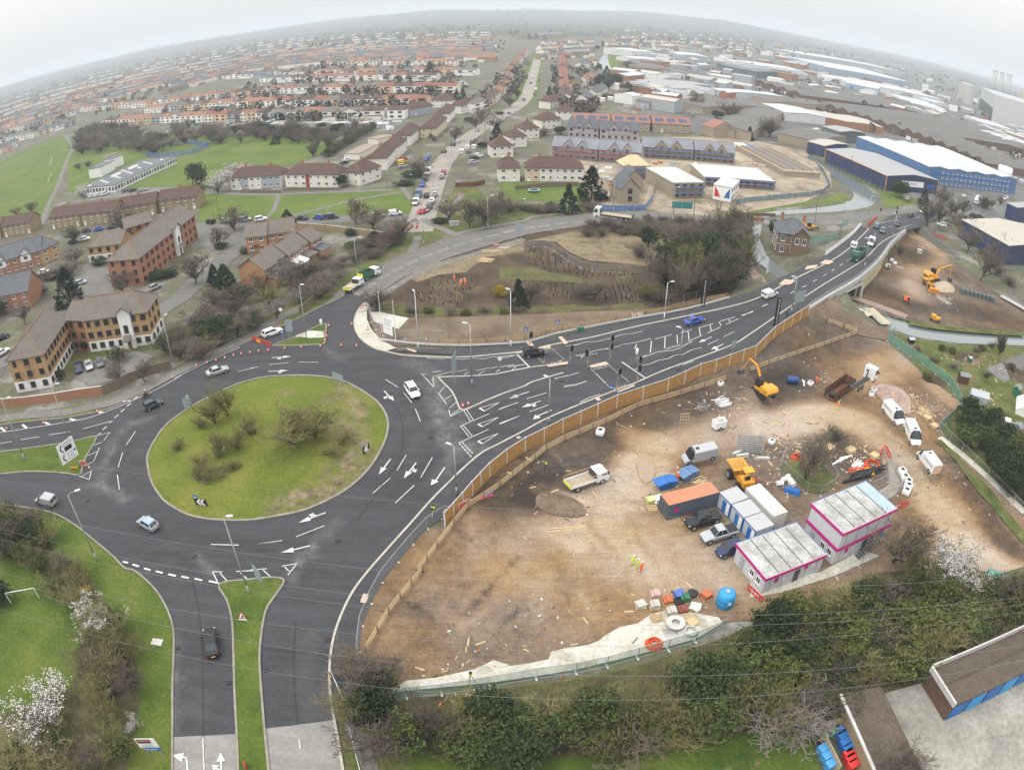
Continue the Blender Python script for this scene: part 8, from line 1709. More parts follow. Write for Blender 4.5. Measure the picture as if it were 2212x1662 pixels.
p=gp('22',1625,290);r=thing('stillage','grey wire cage left on bare earth','cage',p,.2);t=MB();[t.tube((x,y,0),(x,y,1.4),.05,4)for x in(-.8,.8)for y in(-.5,.5)];[t.box(0,y,.2+.25*i,1.6,.04,.05)for i in range(5)for y in(-.5,.5)];t.build('cage',GALV,r)
tag(sheet('puddle',T('22','1090 720 1160 705 1230 725 1245 790 1220 860 1170 885 1120 840'),plain('muddy_water',(.27,.2,.13),.12,.5,var=.06),8),kind='structure')
tag(sheet('bare_stone',smooth(T('22','300 970 430 955 560 985 670 1060 680 1130 560 1150 400 1120 290 1060'),3,True),M_bank,8),kind='structure')
for cr,x,y,lb in(('22',365,770,'lime and black survey instrument on tripod beside rail fence'),('13',1768,905,'lime and black survey instrument on tripod on concrete strip')):
 p=gp(cr,x,y);r=thing('survey_tripod',lb,'tripod',p);t=MB();[t.tube((.5*math.cos(a),.5*math.sin(a),0),(.05*math.cos(a),.05*math.sin(a),1.3),.035,5)for a in(0,2.1,4.2)];t.build('legs',BLACK,r);bx('instrument',LIME,r,0,0,1.3,.3,.28,.5);bx('cap',BLACK,r,0,0,1.8,.32,.3,.12)
for i in range(8):p=gp('31',1720+33*i,868+9*i);t=MB();t.box(0,0,0,1.0,1.9,1.5);tag(t.build('gabion_basket',plain('gabion_wire',(.1,.12,.115),.7,var=.3,scale=6),loc=p,rz=-.35),f'{ORD[i]} grey green gabion basket from the left in row','gabion','row of gabion baskets')
for x,y,lb in((1468,860,'left orange wrapped pallet below sand heap'),(1505,868,'right orange wrapped pallet below sand heap')):pallet(lb,'31',x,y,.1,plain('orange_wrap',(.6,.22,.03)),.8,'slab',1.4)
planks('pale slabs and sacks beside earth track beyond canal',gp('31',1560,920),.2,12,2.5,STN,'stone_pile',.5);planks('pale panels stacked beside wing wall',gp('31',1215,655),-.2,3,3.5,CONCP,'stone_pile',.6);planks('concrete covers in middle of far yard',gp('31',1390,495),.3,5,2.2,STN,'stone_pile',.6)
p=gp('31',1375,545);t=MB();t.box(0,0,0,1.4,1.2,1.2);t.box(0,0,1.2,1.5,1.3,.15);tag(t.build('drain_chamber',CONCP,loc=p),'pale square drain chamber standing in far yard','drain chamber')
P_=[gp('31',*q)for q in((2030,905),(2420,1130))];r=thing('footbridge','pale steel footbridge with railings at right edge','footbridge',P_[0],heading(*P_));L=math.dist(P_[0][:2],P_[1][:2]);bx('deck',CONCP,r,L/2,0,.5,L,2.2,.25)
for s in(-1,1):t=MB();[t.tube((0,s*1.1,z),(L,s*1.1,z),.05,4)for z in(1.2,1.7)];[t.tube((L*i/14,s*1.1,.7),(L*i/14,s*1.1,1.7),.04,4)for i in range(15)];t.build('railing',GALV,r)
P_=[gp('31',*q)for q in((985,1010),(1050,1080))];r=thing('access_platform','scaffold platform with railings over canal','platform',P_[0],heading(*P_));t=MB();L=9;t.box(L/2,-1,.6,L,3.2,.15);t.build('deck',plain('ply_deck',(.4,.35,.25)),r);t=MB();[t.tube((x,y,-1),(x,y,2),.05,4)for x in(0,3,6,9)for y in(-2.6,.6)];[t.tube((0,y,z),(L,y,z),.05,4)for y in(-2.6,.6)for z in(1.2,1.8)];t.build('guard_rail',GALV,r)
tag(sheet('floating_raft',T('31','780 990 830 975 1000 1050 960 1070'),MATS['ply_deck'],30),kind='structure')
def gshed(label,cr,x,y,rz,L,W,h,ri,wl,rf,name='garden_shed',cat='shed'):
 r=thing(name,label,cat,gp(cr,x,y),rz);t=MB();t.walls(0,0,L,W,0,h,h+ri-.05);t.build('wall',wl,r);t=MB();t.gable(0,0,L,W,h,h+ri,0,.12,0,.06);t.build('roof',rf,r)
GH=netting('greenhouse_glazing',(.5,.55,.56),.55)
gshed('brown allotment shed with pale roof','31',1715,1585,-.3,2.2,1.8,1.9,.5,plain('brown_shed',(.1,.045,.03)),R_pale);gshed('grey green shed by polytunnel','32',2145,180,.5,2,1.6,1.9,.5,GREENP,R_pale);gshed('small red brown shed beside cold frames','32',2130,500,.3,2.6,2,2,.6,B_red,R_pale);gshed('green roofed box shelter on dirt track end','33',1955,90,-.6,2.4,1.4,1.0,.4,STEELD,plain('green_roof',(.1,.25,.2)));gshed('bare framed greenhouse on grey bed','32',1835,230,-.5,4,2.6,1.8,.8,GH,GH,'greenhouse','greenhouse');gshed('white polytunnel at right edge','32',2190,300,.9,6,3,1.2,1.0,W_white,WHITE,'polytunnel','polytunnel');gshed('left white cold frame','32',2040,390,-.6,3,1.4,.6,.5,GH,W_white,'cold_frame','cold frame');gshed('right white cold frame','32',2140,450,-.6,3,1.4,.6,.5,GH,W_white,'cold_frame','cold frame');gshed('dark compost bin shed by canal','31',1300,1265,0,1.4,1.2,1.1,.3,BLACK,GREYP);gshed('teal water butt box on allotment','31',1770,1425,0,.8,.8,1.3,.2,GREENP,GREYP)
BIN={}
def bin_(label,cr,x,y,rz,col):
 p=gp(cr,x,y,.06);p=(p[0]-.6,p[1],p[2])
 if 'p' not in BIN:
  BIN['p']=r=thing('wheelie_bin',label,'bin',p,rz,'bins in the enclosure');bx('body',col,r,0,0,.12,1.1,.85,1.0,tx=1.12,ty=1.1);bx('lid',col,r,0,0,1.13,1.28,1.0,.1,tx=.95,ty=.9);[MB().tube((x,-.03,.08),(x,.03,.08),.08,8).build('castor',TYRE,r)for x in(-.45,.45)]
 else:dup(BIN['p'],p,rz,label,'bins in the enclosure',mats={'body':col,'lid':col})
LB=plain('light_blue_bin',(.06,.25,.5),.5);GB=plain('green_bin',(.13,.28,.19),.6)
for i,(x,y,m,nm)in enumerate(((620,1365,GB,'left green bin'),(662,1345,GB,'right green bin'),(725,1340,BLUE,'royal blue bin in back corner'),(752,1375,BLUE,'royal blue bin before the corner one'),(772,1435,BLUE,'third royal blue bin'),(797,1478,BLUE,'royal blue bin next to red ones'),(802,1520,RED,'first red bin'),(818,1560,RED,'second red bin'),(835,1605,RED,'third red bin'),(603,1475,LB,'pale blue bin under black bags'),(632,1535,LB,'middle pale blue bin'),(660,1600,LB,'nearest pale blue bin'))):bin_(nm+' in timber enclosure','33',x,y,.35,m)
for i,(x,y)in enumerate(((552,1385),(572,1410),(560,1430))):p=gp('33',x,y,.05);t=MB();t.lathe([(.35,0),(.5,.25),(.4,.6),(.1,.8),(.12,.9)],9);tag(t.build('rubbish_bag',BLACK,loc=p,sm=True),('back','middle','front')[i]+' black rubbish bag in bin enclosure','rubbish bag','black bags')
def goal(label,P,Q,h=2.0,dp=1.6,r_=.06):
 L=math.dist(P[:2],Q[:2]);r=thing('goal',label,'football goal',P,heading(P,Q));t=MB();t.path([(0,0,0),(0,0,h),(L,0,h),(L,0,0)],r_,6);t.build('goal_frame',WHITE,r);t=MB();t.path([(0,0,h),(0,dp,0),(L,dp,0),(L,0,h)],r_*.7,5);t.build('net_support',WHITE,r)
goal('white football goal at bottom left',gp('03',80,248),gp('03',308,210));goal('near white goal on left playing field',gp('00',408,1450),gp('00',425,1400),2.2);goal('far white goal on left playing field',gp('00',425,1305),gp('00',432,1265),2.2)
p=gp('20',283,1545);r=thing('trampoline','round trampoline with pale rim in garden','trampoline',p);t=MB();t.cyl(0,0,.8,1.7,.03,20);t.build('mat',BLACK,r);ring_obj('rim',None,None,(0,0,.78),2.0,1.65,.1,plain('pale_teal',(.3,.5,.5))).parent=r;[MB().tube((1.8*math.cos(a),1.8*math.sin(a),0),(1.8*math.cos(a),1.8*math.sin(a),.8),.05,4).build('leg',GALV,r)for a in(0,1.6,3.1,4.7)]
for x,y,lb in((1628,305,'left grey roadside cabinet'),(1668,305,'right grey roadside cabinet')):p=gp('11',x,y);t=MB();t.box(0,0,0,1.4,.6,1.4);t.box(0,0,1.4,1.5,.7,.1);tag(t.build('utility_cabinet',GREYP,loc=p),lb,'cabinet')
p=gp('21',650,1170);t=MB();t.box(0,0,0,1.2,.5,1.2);t.box(0,0,1.2,1.3,.6,.08);tag(t.build('utility_cabinet',GREENP,loc=p),'green roadside cabinet behind crash barrier','cabinet')
p=gp('03',1255,570,.05);t=MB();t.box(0,0,0,1.5,1.0,.12);t.box(0,0,.121,.3,.1,.01,.6);tag(t.build('inspection_cover',CONCP,loc=p),'square concrete cover in grass verge','cover')
DB=MB();dr=np.random.RandomState(6)
for cr,x,y,rad,n in(('32',250,560,9,110),('32',120,640,6,70),('32',860,680,9,150),('32',1400,320,7,150),('32',250,870,5,60),('32',320,390,8,70),('22',1780,260,9,90),('22',1500,880,5,50),('32',1350,190,5,60),('23',1350,330,9,60),('22',600,1050,8,40),('32',650,60,12,60),('23',500,560,14,50),('13',1700,800,10,60),('31',1560,900,8,80),('31',1250,640,6,40),('22',1250,1000,4,30),('32',1500,900,16,60),('22',1000,400,16,40),('22',300,800,14,30),('31',2000,1480,12,90),('32',1900,180,9,80),('31',1650,1400,12,50)):
 c_=on_ground(*T(cr,f'{x} {y}')[0])
 for i in range(n):
  a=dr.rand()*6.3;q=(c_[0]+rad*dr.normal()*.5*math.cos(a),c_[1]+rad*dr.normal()*.5*math.sin(a));k=dr.randint(7);s_=dr.uniform(.06,.3);DB.box(q[0],q[1],float(gz([q])[0])+.04,s_*(5 if k<2 else 1.6),s_*.9,s_*.45,a,k,.85,.8)
tag(DB.build('debris',[TIM,TIMD,STN,STN,plain('soil_clod',(.1,.075,.055),.95,var=.3),BRK,CONCP]),'loose stones, timber scraps and rubbish scattered over the bare earth','debris',kind='stuff')
WIRE=plain('overhead_wire',(.2,.21,.22),.5)
for i,(a,b,z)in enumerate((((0,971),(2212,1117),19),((0,1137),(2212,1294),21),((0,1159),(2212,1310),19),((0,1090),(2212,1245),24),((0,1230),(2212,1325),17),((0,1255),(2212,1396),22),((0,1310),(2212,1430),20))):
 A,B=Vector(flat(*a,z)),Vector(flat(*b,z+3));d=(B-A)*.06;t=MB();t.path([A-d,B+d],.009,4);tag(t.build('overhead_wire',WIRE),f'{ORD[i]} of the thin overhead wires counting from the top','wire','overhead wires')
# trees and shrubs (unit height, unit spread, scaled where they stand)
def leafmat(name,lo,hi,rough=.8):
 m,t,b=nodes(name,rough,.15);g=N(t,'ShaderNodeTexCoord');oi=N(t,'ShaderNodeObjectInfo');f=noise(t,9,4,.7,g.outputs['Object'])
 col=ramp(t,f,[(.3,lo),(.7,hi)]);k=N(t,'ShaderNodeMapRange');k.inputs[3].default_value=.9 if 'white' in name else.58;k.inputs[4].default_value=1.14;t.links.new(oi.outputs['Random'],k.inputs[0])
 v=N(t,'ShaderNodeVectorMath',operation='SCALE');t.links.new(col,v.inputs[0]);t.links.new(k.outputs[0],v.inputs['Scale']);t.links.new(v.outputs[0],b.inputs['Base Color']);return m
TW={'brown':leafmat('twig_brown',(.095,.076,.056),(.18,.148,.108)),'olive':leafmat('twig_olive',(.125,.112,.042),(.25,.225,.095)),'grey':leafmat('twig_grey',(.12,.105,.09),(.22,.195,.17)),'red':leafmat('twig_red',(.085,.055,.05),(.14,.095,.085))}
LF={'dark':leafmat('leaf_dark',(.02,.031,.011),(.058,.08,.027)),'mid':leafmat('leaf_mid',(.036,.052,.015),(.095,.115,.034)),'olive':leafmat('leaf_olive',(.05,.06,.015),(.13,.135,.038)),'con':leafmat('conifer_needles',(.009,.02,.011),(.028,.048,.022)),'yellow':leafmat('gorse_flower',(.16,.13,.02),(.42,.32,.03)),'white':leafmat('blossom_white',(.5,.48,.43),(.8,.78,.74))}
BARK=leafmat('bark',(.06,.05,.04),(.13,.11,.085))
def bare_mesh(seed,spread=.5,dens=1.0,n0=5,low=.22,thin=1.0):
 g=random.Random(seed);tr,tw=MB(),MB();tips=[]
 def grow(p,d,ln,r,lv):
  segs_=2 if lv<2 else 1;q=p
  for k in range(segs_):
   d=(d+Vector((g.uniform(-.22,.22),g.uniform(-.22,.22),g.uniform(-.08,.16)))).normalized();e=q+d*ln/segs_
   (tr if lv<2 else tw).tube(q,e,r*(1-.3*k/segs_),5 if lv<2 else 3,r*(1-.3*(k+1)/segs_),cap=False);q=e
   if lv<5:
    for _ in range(int(round((n0/2,2.4,3,3,2)[lv]*dens))):
     a=g.uniform(0,2*PI);o=Vector((math.cos(a),math.sin(a),g.uniform(.0,.9))).normalized()
     grow(q-d*g.uniform(0,ln/segs_*.8),(d*.75+o*g.uniform(.6,1.1)).normalized(),ln*g.uniform(.5,.78),max(r*.56,.0027*thin),lv+1)
  if lv>=4:tips.append(q)
 grow(Vector((0,0,0)),Vector((0,0,1)),low+.1,.017,0)
 for _ in range(n0):a=g.uniform(0,2*PI);grow(Vector((0,0,low*g.uniform(.6,1.3))),Vector((math.cos(a)*spread*1.5,math.sin(a)*spread*1.5,g.uniform(.5,1.3))).normalized(),.33*g.uniform(.8,1.15),.0095,1)
 V=np.array(tw.v);zmax=V[:,2].max();sx_=np.percentile(np.abs(V[:,:2]),97)*2;f=np.array([1/sx_,1/sx_,1/zmax])
 for m in(tr,tw):m.v=[tuple(np.array(v)*f)for v in m.v]
 return tr,tw,[tuple(np.array(t)*f)for t in tips]
def leaves_at(mb,pts,n,sz,g,jit,flat_=0.0):
 for p in pts:
  for _ in range(n):
   c=np.array(p)+np.array([g.gauss(0,jit),g.gauss(0,jit),g.gauss(0,jit*.8)]);u=Vector((g.gauss(0,1),g.gauss(0,1),g.gauss(0,1-flat_))).normalized();v=u.orthogonal().normalized();v=(v*math.cos(1)+u.cross(v)*math.sin(g.uniform(0,6))).normalized();s=sz*g.uniform(.6,1.3);c=Vector(c)
   if c.z<.01:continue
   mb.add([c-u*s,c+v*s*.7,c+u*s,c-v*s*.7],[(0,1,2,3)])
def crown_pts(g,n,top=1.0,bot=.12,squash=.5,shape='round'):
 out=[]
 lob=[(g.uniform(-.24,.24),g.uniform(-.24,.24),g.uniform(.35,.72),g.uniform(.2,.34))for _ in range(7)]
 while len(out)<n:
  if shape=='cone':z=g.random()**1.3;a=g.uniform(0,2*PI);r=.5*(1-z)**.8*g.uniform(.55,1.05);out.append((r*math.cos(a),r*math.sin(a),.05+.95*z));continue
  l=g.choice(lob);d=Vector((g.gauss(0,1),g.gauss(0,1),g.gauss(0,1))).normalized()*l[3]*g.uniform(.72,1.03);p=(l[0]+d.x,l[1]+d.y,l[2]+d.z)
  if bot<p[2]<top:out.append(p)
 return out
PROTO={}
def proto(kind,v):
 k=(kind,v)
 if k in PROTO:return PROTO[k]
 g=random.Random(hash(kind)%1000 if 0 else sum(map(ord,kind))*13+v);out={}
 if kind in('bare','blossom','mixed','shrub'):
  tr,tw,tips=bare_mesh(sum(map(ord,kind))+v*7,.5,1.0 if kind!='shrub' else 1.05,6 if kind!='shrub' else 9,.25 if kind=='bare' else.08,1.0 if kind=='bare' else 1.1)
  out['trunk']=tr.mesh('trunk',[BARK]);out['crown']=tw.mesh('crown',[TW['brown']])
  if kind=='blossom':m=MB();leaves_at(m,[t for t in tips if t[2]>.4 or g.random()<.4],6,.0115,g,.024);out['blossom']=m.mesh('blossom',[LF['white']])
  if kind=='mixed':m=MB();leaves_at(m,[p for p in crown_pts(g,90,.78,.04)],15,.026,g,.05);out['ivy']=m.mesh('ivy',[LF['mid']])
 else:
  m=MB();sh='cone' if kind=='conifer' else 'round';leaves_at(m,crown_pts(g,190 if sh=='round' else 210,1,.04,shape=sh),17,.03 if sh=='round' else.028,g,.045 if sh=='round' else.03,.4 if sh=='cone' else 0)
  V=np.array(m.v);f=np.array([1/(np.percentile(np.abs(V[:,:2]),98)*2)]*2+[1/V[:,2].max()]);m.v=[tuple(np.array(q)*f)for q in m.v]
  out['crown']=m.mesh('crown',[LF['con' if sh=='cone' else 'mid']]);t=MB();t.tube((0,0,-.02),(0,0,.7),.03,6,.01);out['trunk']=t.mesh('trunk',[BARK])
 PROTO[k]=out;return out
NAME={'bare':('bare_tree','tree'),'blossom':('blossom_tree','tree'),'mixed':('ivy_covered_tree','tree'),'shrub':('bare_shrub','shrub'),'ever':('evergreen_bush','bush'),'conifer':('conifer','tree')}
trnd=random.Random(11);NT=0
def plant(kind,p,h,w_,label,crown=None,leaf=None,z=0.0):
 global NT
 NT+=1;pr=proto(kind,NT%3);n_,c_=NAME[kind];zz=float(gz([p])[0])+z
 r=thing(n_,label,c_,(p[0],p[1],zz-.05),trnd.uniform(0,6.28));r.scale=(w_,w_,h)
 for k,m in pr.items():
  o=obj(k,m,r);mt=leaf if(k in('ivy',)or(k=='crown' and kind in('ever','conifer')))else(crown if k=='crown' else None)
  if mt:o.material_slots[0].link='OBJECT';o.material_slots[0].material=mt
 return r
CR={'b':('bare','brown',None,'bare brown tree'),'g':('bare','grey',None,'bare grey tree'),'o':('bare','olive',None,'bare olive tree'),'s':('shrub','brown',None,'bare brown shrub'),'r':('shrub','red',None,'reddish bare shrub'),'y':('shrub','olive',None,'yellowish bare shrub'),'w':('blossom','brown',None,'white blossoming tree'),'m':('mixed','olive','mid','ivy clad olive tree'),'k':('mixed','brown','dark','dark ivy clad tree'),'e':('ever',None,'mid','leafy evergreen bush'),'d':('ever',None,'dark','dark evergreen bush'),'l':('ever',None,'olive','olive green bush'),'c':('conifer',None,'con','dark conifer'),'f':('ever',None,'yellow','yellow flowering gorse')}
def trees(place,spec,cr=None):
 """spec: 'code h w x y; ...' in a crop or in picture points; labels count from the left within a kind"""
 it=[]
 for e in spec.split(';'):
  c,h,w_,*xy=e.split();p=T(cr,' '.join(xy))if cr else D(' '.join(xy));it+=[(q[0],c,float(h),float(w_),q)for q in p]
 put(place,it)
def put(place,it):
 it.sort(key=lambda q:q[0]);tot={};n={}
 for q in it:tot[q[1]]=tot.get(q[1],0)+1
 for x,c,h,w_,q in it:
  kd,cw,lf,nm=CR[c];i=n[c]=n.get(c,-1)+1;f=trnd.uniform(.88,1.14)
  lb=f'{nm} {place}' if tot[c]==1 else f'{ORD[min(i, 35)]} {nm} from the left {place}'
  plant(kd,at(*q)if abs(float(gz([at(*q)])[0]))<.3 else on_ground(*q)[:2],h*f,w_*trnd.uniform(.9,1.12),lb,TW.get(cw),LF.get(lf))
def wood(place,poly,sp,codes,hs,ws,seed=1):
 P=D(poly);W_=G(P);a=np.array(W_);lo,hi=a.min(0),a.max(0);g=random.Random(seed);pts=[];tries=0
 while tries<2500:
  tries+=1;p=(g.uniform(lo[0],hi[0]),g.uniform(lo[1],hi[1]))
  if all(math.dist(p,q)>sp for q in pts)and inside(p,W_):pts.append(p)
 it={}
 pts.sort(key=lambda p:math.atan2(p[0],p[1]));cs=[g.choice(codes)for _ in pts];n={}
 for p,c in zip(pts,cs):
  kd,cw,lf,nm=CR[c];i=n[c]=n.get(c,-1)+1
  plant(kd,p,g.uniform(*hs),g.uniform(*ws),f'{ORD[min(i, 35)]} {nm} from the left {place}',TW.get(cw),LF.get(lf))
wood('in the wood below the site cabins','830 1605 960 1575 1200 1565 1400 1530 1540 1450 1650 1375 1760 1335 1880 1295 1990 1275 2090 1300 2212 1310 2225 1340 2090 1388 1985 1435 1900 1470 1850 1500 1770 1550 1560 1570 1300 1645 1080 1640 900 1645',2.75,'mmmmkkdeeelllyob',(3.8,6.4),(4.8,6.8),3)
trees('among the wood below the site','d 7.5 7.5 1510 1525; d 7.0 7 1640 1400; d 6 6 1700 1440; e 4 5 1120 1580; s 5 7 1335 1610; m 5 6 1240 1600; g 5 8 1690 1590; y 4.5 5 1010 1570; o 6 7 1440 1585; d 5 6 1870 1330')
wood('in the scrub of the bottom left corner','-20 1110 70 1115 110 1190 180 1250 240 1330 280 1420 290 1500 250 1560 290 1640 180 1700 -20 1700 40 1640 200 1540 190 1400 160 1300 60 1220 -20 1190',3.4,'mmyyoosb',(3.5,5.5),(4,5.5),8)
trees('in bottom left verge scrub','w 5 6.5 215 1345; w 2.5 2.5 222 1500; w 6 9.5 110 1560; w 2 2 285 1570; o 6 9 120 1660; o 5 8 20 1690; k 7 7 30 1190; d 4.5 6 60 1170; f 2 2.4 178 1285; d 4 5 -5 1290; y 4 5.5 250 1440; y 4 5 235 1390')
trees('on the grass roundabout','o 8 8.5 365 600; o 7.5 8 530 525; o 3.5 3.5 760 575; o 3 3.5 690 655; o 4 3 25 500','12');trees('in the west half of the grass roundabout','o 8 5.5 1850 345; o 7 5 1740 405; o 5.5 4 2040 500 1920 625; o 5.5 4 1780 682; o 3.4 3 1435 607 1640 432; o 3.4 3 1630 750 1610 865; o 2.8 2.8 1790 820 1700 810 1680 882; o 2.8 2.8 1890 790','02')
wood('in the scrub north west of the junction','372 745 420 690 505 640 560 600 640 585 690 600 735 615 690 645 600 690 520 725 430 775 385 785',4.6,'ssbbkygr',(3.5,6.5),(5,7.5),5)
wood('along the hedge bank beside old road','640 560 700 590 730 600 770 575 800 560 830 540 870 520 880 505 850 510 780 540 720 570 660 550',3.6,'ssryb',(2.5,4),(3.5,5),6)
wood('in the ivy thicket by the canal','1410 625 1440 585 1500 555 1560 520 1600 500 1612 560 1608 610 1570 640 1510 655 1440 655',4.0,'kkkbbbmdm',(8,12.5),(6.5,9.5),7)
trees('in the planted ground between roads','c 6.5 4.5 150 965; b 5 6 250 905 760 905; d 6 5.5 1200 490; f 2.5 3 10 880; s 4 5 1130 560 1300 930; y 4 5 1230 890 1400 880; b 7 7 1560 860; l 3 4 1210 900; s 4 6 690 880','21')
wood('in dark scrub below the old road','1260 500 1300 488 1400 484 1500 484 1560 490 1520 510 1440 520 1380 515 1330 508 1270 515',3.6,'ssrrk',(2.2,3.6),(4,6),9)
trees('on the verge beside the old road bend','b 8 9 860 290 1000 335 1220 445 1600 272 1775 320; b 9 11 1880 295; g 8 9 2000 255; s 3 5 1150 460 1060 500 1000 560; d 1.6 5 1530 285; s 3.5 4 1010 960','11')
trees('in the ditch under the planting','s 1.6 3.2 1300 1000 1620 1010 1900 1005 2150 1000; l 1.2 2.6 1450 1005 1750 1012 2050 1005','11')
trees('beside gardens above the old road','c 9 7 560 205; c 12 9.5 740 105; s 3 6 90 190 200 185 300 190 400 200; s 4 6 720 195; b 8 8 20 215; l 3 4 430 190','21')
trees('round the flats west of the junction','c 12.5 8 570 915; b 9 9 600 440 1000 340; b 7 7 1420 275 1760 475; b 10 10 1900 335; b 9.5 9 1580 765; g 8 6 200 1080; b 6 7 990 840; b 5 6 1165 1545 975 1550; s 5 8 560 700 480 690; b 7 9 600 620; d 2 6 1230 720 1340 700; d 2 4 1800 480 1960 520; d 3 3 620 1270 710 1280; e 2 3 490 1520; d 6 6 1660 1230 1800 1240; c 7.5 5 1740 800; c 9 6.5 1830 840; d 3 4 1130 240; d 2.4 4 910 250 1500 220; k 5 6 1340 1320; k 4 5 960 1380; b 6 5 250 1600; d 2.5 7 790 610','01')
trees('left of the flats','w 5 6 0 960; d 5 6 20 1010; s 3 6 350 840 420 720; d 3 5 370 720; b 6 7 150 210 265 190','01')
trees('round orange brick houses','c 5.5 5 310 285; d 2.5 3.5 830 380 990 415; d 2 8 850 480 960 450; r 3 5 1100 450 1160 420; b 5 5 580 830 700 690; f 1.5 3 830 470; s 4 6 480 760; b 6 6 1020 990','11')
trees('by the school','w 7 8 680 1575; w 6 8 905 1285; w 8 10 1760 1545; w 7 9 1850 1430 1930 1400; d 11 7 1560 1480; d 12 8 1640 1500; b 9 7 800 1225; s 4 6 650 1340 720 1320; c 10 6 860 780','00')
wood('in the tree belt behind the school field','165 330 175 285 230 270 300 285 350 300 380 275 450 280 520 285 600 288 700 300 640 306 560 300 480 312 400 308 340 330 250 320 190 330',9,'bbssrsgk',(6,10),(8,12),12)
wood('in the hedgerow under terrace gardens','540 275 600 278 700 285 790 280 810 283 780 295 700 305 600 300 540 295',7,'ssrdb',(4,6),(6,9),13)
for i in range(16):a=(706+i*6.6,337-i*3.9);plant('ever',at(*a),4.2,5.2,f'{ORD[i]} clipped evergreen of tall hedge beside garage court',None,LF['olive'])
trees('along the avenue','b 9 9 1380 1430 1665 1140 1830 1035 1875 995; b 11 10 1965 1065; b 10 10 2110 865 2160 800; c 9 6 1995 1145; d 2.2 6 1760 975 2030 920 1900 1180; d 5 5 760 1500; d 2 8 1240 1480 1290 1420; c 5 4 1465 1105; c 12 6 1675 855; c 9 5 1725 800; s 3 4 1495 1130','10')
trees('among bare gardens under the terraces','c 6 5 215 1150; b 8 9 130 960 240 740; b 7 7 400 1150 560 1180; k 8 6 640 1190 520 1250; d 4 9 60 1010; d 4 7 600 1030 760 1040; b 9 9 320 1060 880 1040; c 14 14 1460 600; c 9 8 220 545; c 9 6 830 390; c 12 10 1810 400','10')
trees('beyond the site along the canal','d 11 12 800 700 880 720 930 690; c 12 10 870 640; k 12 11 1040 770; b 11 12 1060 620; d 9 14 1060 560; w 7 7 1000 775; d 10 10 930 440 800 410; d 8 8 800 560 720 610; s 5 9 830 790 920 800; b 13 13 1570 885; b 14 15 1870 985; b 12 12 2170 1115; b 11 10 1280 830; d 6 8 1750 960; w 5 6 1560 950; c 8 5 2015 1140; d 5 6 500 1080 1060 835; s 4 7 360 1090; c 7 5 410 770; d 4 6 1340 880; s 3 5 1200 800','20')
trees('on the industrial estate','b 11 11 180 1110; b 8 8 920 1200; d 6 6 690 690; b 7 7 1970 1170; c 5 4 1640 1030','30')
trees('by the estate road right of the bridge','b 11 9 1440 330 1520 310 1530 200; b 8 6 1620 250 1660 250 1725 245; b 14 14 1860 770; b 11 11 1760 540 1700 420; e 9 9 1235 100; c 7 5 1410 150; d 7 7 1905 185; d 3 5 1790 270 1850 290; k 4 3 1210 560; b 8 9 2090 600; s 4 7 2000 720 2100 800; k 6 3.5 2010 1370; s 2 3 1000 490; s 1.6 2.4 1350 1330 1480 1420 1650 1470 1830 1340 1950 1300 1900 1540; l 1.6 2.4 1560 1330 1620 1345 1880 1330 1420 1560 2100 1480; d 6 3.5 200 400; b 6 5 1960 190 2020 170','31')
wood('in the evergreen copse right of the site','2062 945 2110 905 2150 935 2212 1010 2260 1100 2212 1110 2150 1040 2080 970',3.2,'dddde',(4,5.5),(4.5,6.5),15)
trees('in and beside the site compound','b 8.5 8.5 450 860; b 10 9.5 1150 1520; w 6 7 1560 1660; w 5 5.5 1680 1620; w 5.5 6 1640 1690; d 4 4 2000 560; o 4 5 1290 1560; s 3 4 700 560','32')
trees('near the bottom right yard','b 7 7 2090 340; b 6 7 1130 1640; s 4 5 1750 640 1900 600; s 4 6 1650 420','33')
trees('by the bottom footpath','b 5 6 1000 960; s 4 6 900 870; b 6 7 1020 1480; d 5 6 1050 1180; y 4 5 800 1130','13')
# the town
def row_unit(hip=(0,0),gab=False,ext=0):
 w=MB();w.walls(0,0,6,8,0,5.1,7.3 if not any(hip)else None,0,0,*(3 if h else 0 for h in hip))
 for z in(1.0,3.5):
  for x in(-1.5,1.4):w.box(x,-4.01,z,1.3,.06,1.2,mi=1);w.box(x,4.01,z,1.3,.06,1.2,mi=1)
 r=MB();r.gable(0,0,6,8,5.1,7.5,0,.0,0,.15,*(3 if h else 0 for h in hip));r.box(1.6,.3,7.3,.8,.5,1.6)
 if gab:w.add([(-2.6,-4.2,4.9),(2.6,-4.2,4.9),(0,-4.2,7.3)],[(0,1,2)]);r.gable(0,-2.2,4,5.2,4.95,7.4,PI/2,.2)
 if ext:w.box(.4*ext,-5.3,0,4.2,2.6,2.5);r.box(.4*ext,-5.35,2.52,4.4,2.8,.15)
 return w,r
TU=[]
for sp_ in(dict(),dict(ext=1),dict(gab=True),dict(ext=-1),dict(hip=(1,0)),dict(hip=(0,1))):
 w_,r_=row_unit(**sp_);TU.append((w_.mesh('terraced_house',[W_cream,GLASS]),r_.mesh('roof',[R_orange])))
TW_=[W_white,W_white,W_cream,W_cream,W_white,W_grey,W_peach,W_white,W_yel]
def slot(o,m):o.material_slots[0].link='OBJECT';o.material_slots[0].material=m
trd=random.Random(21)
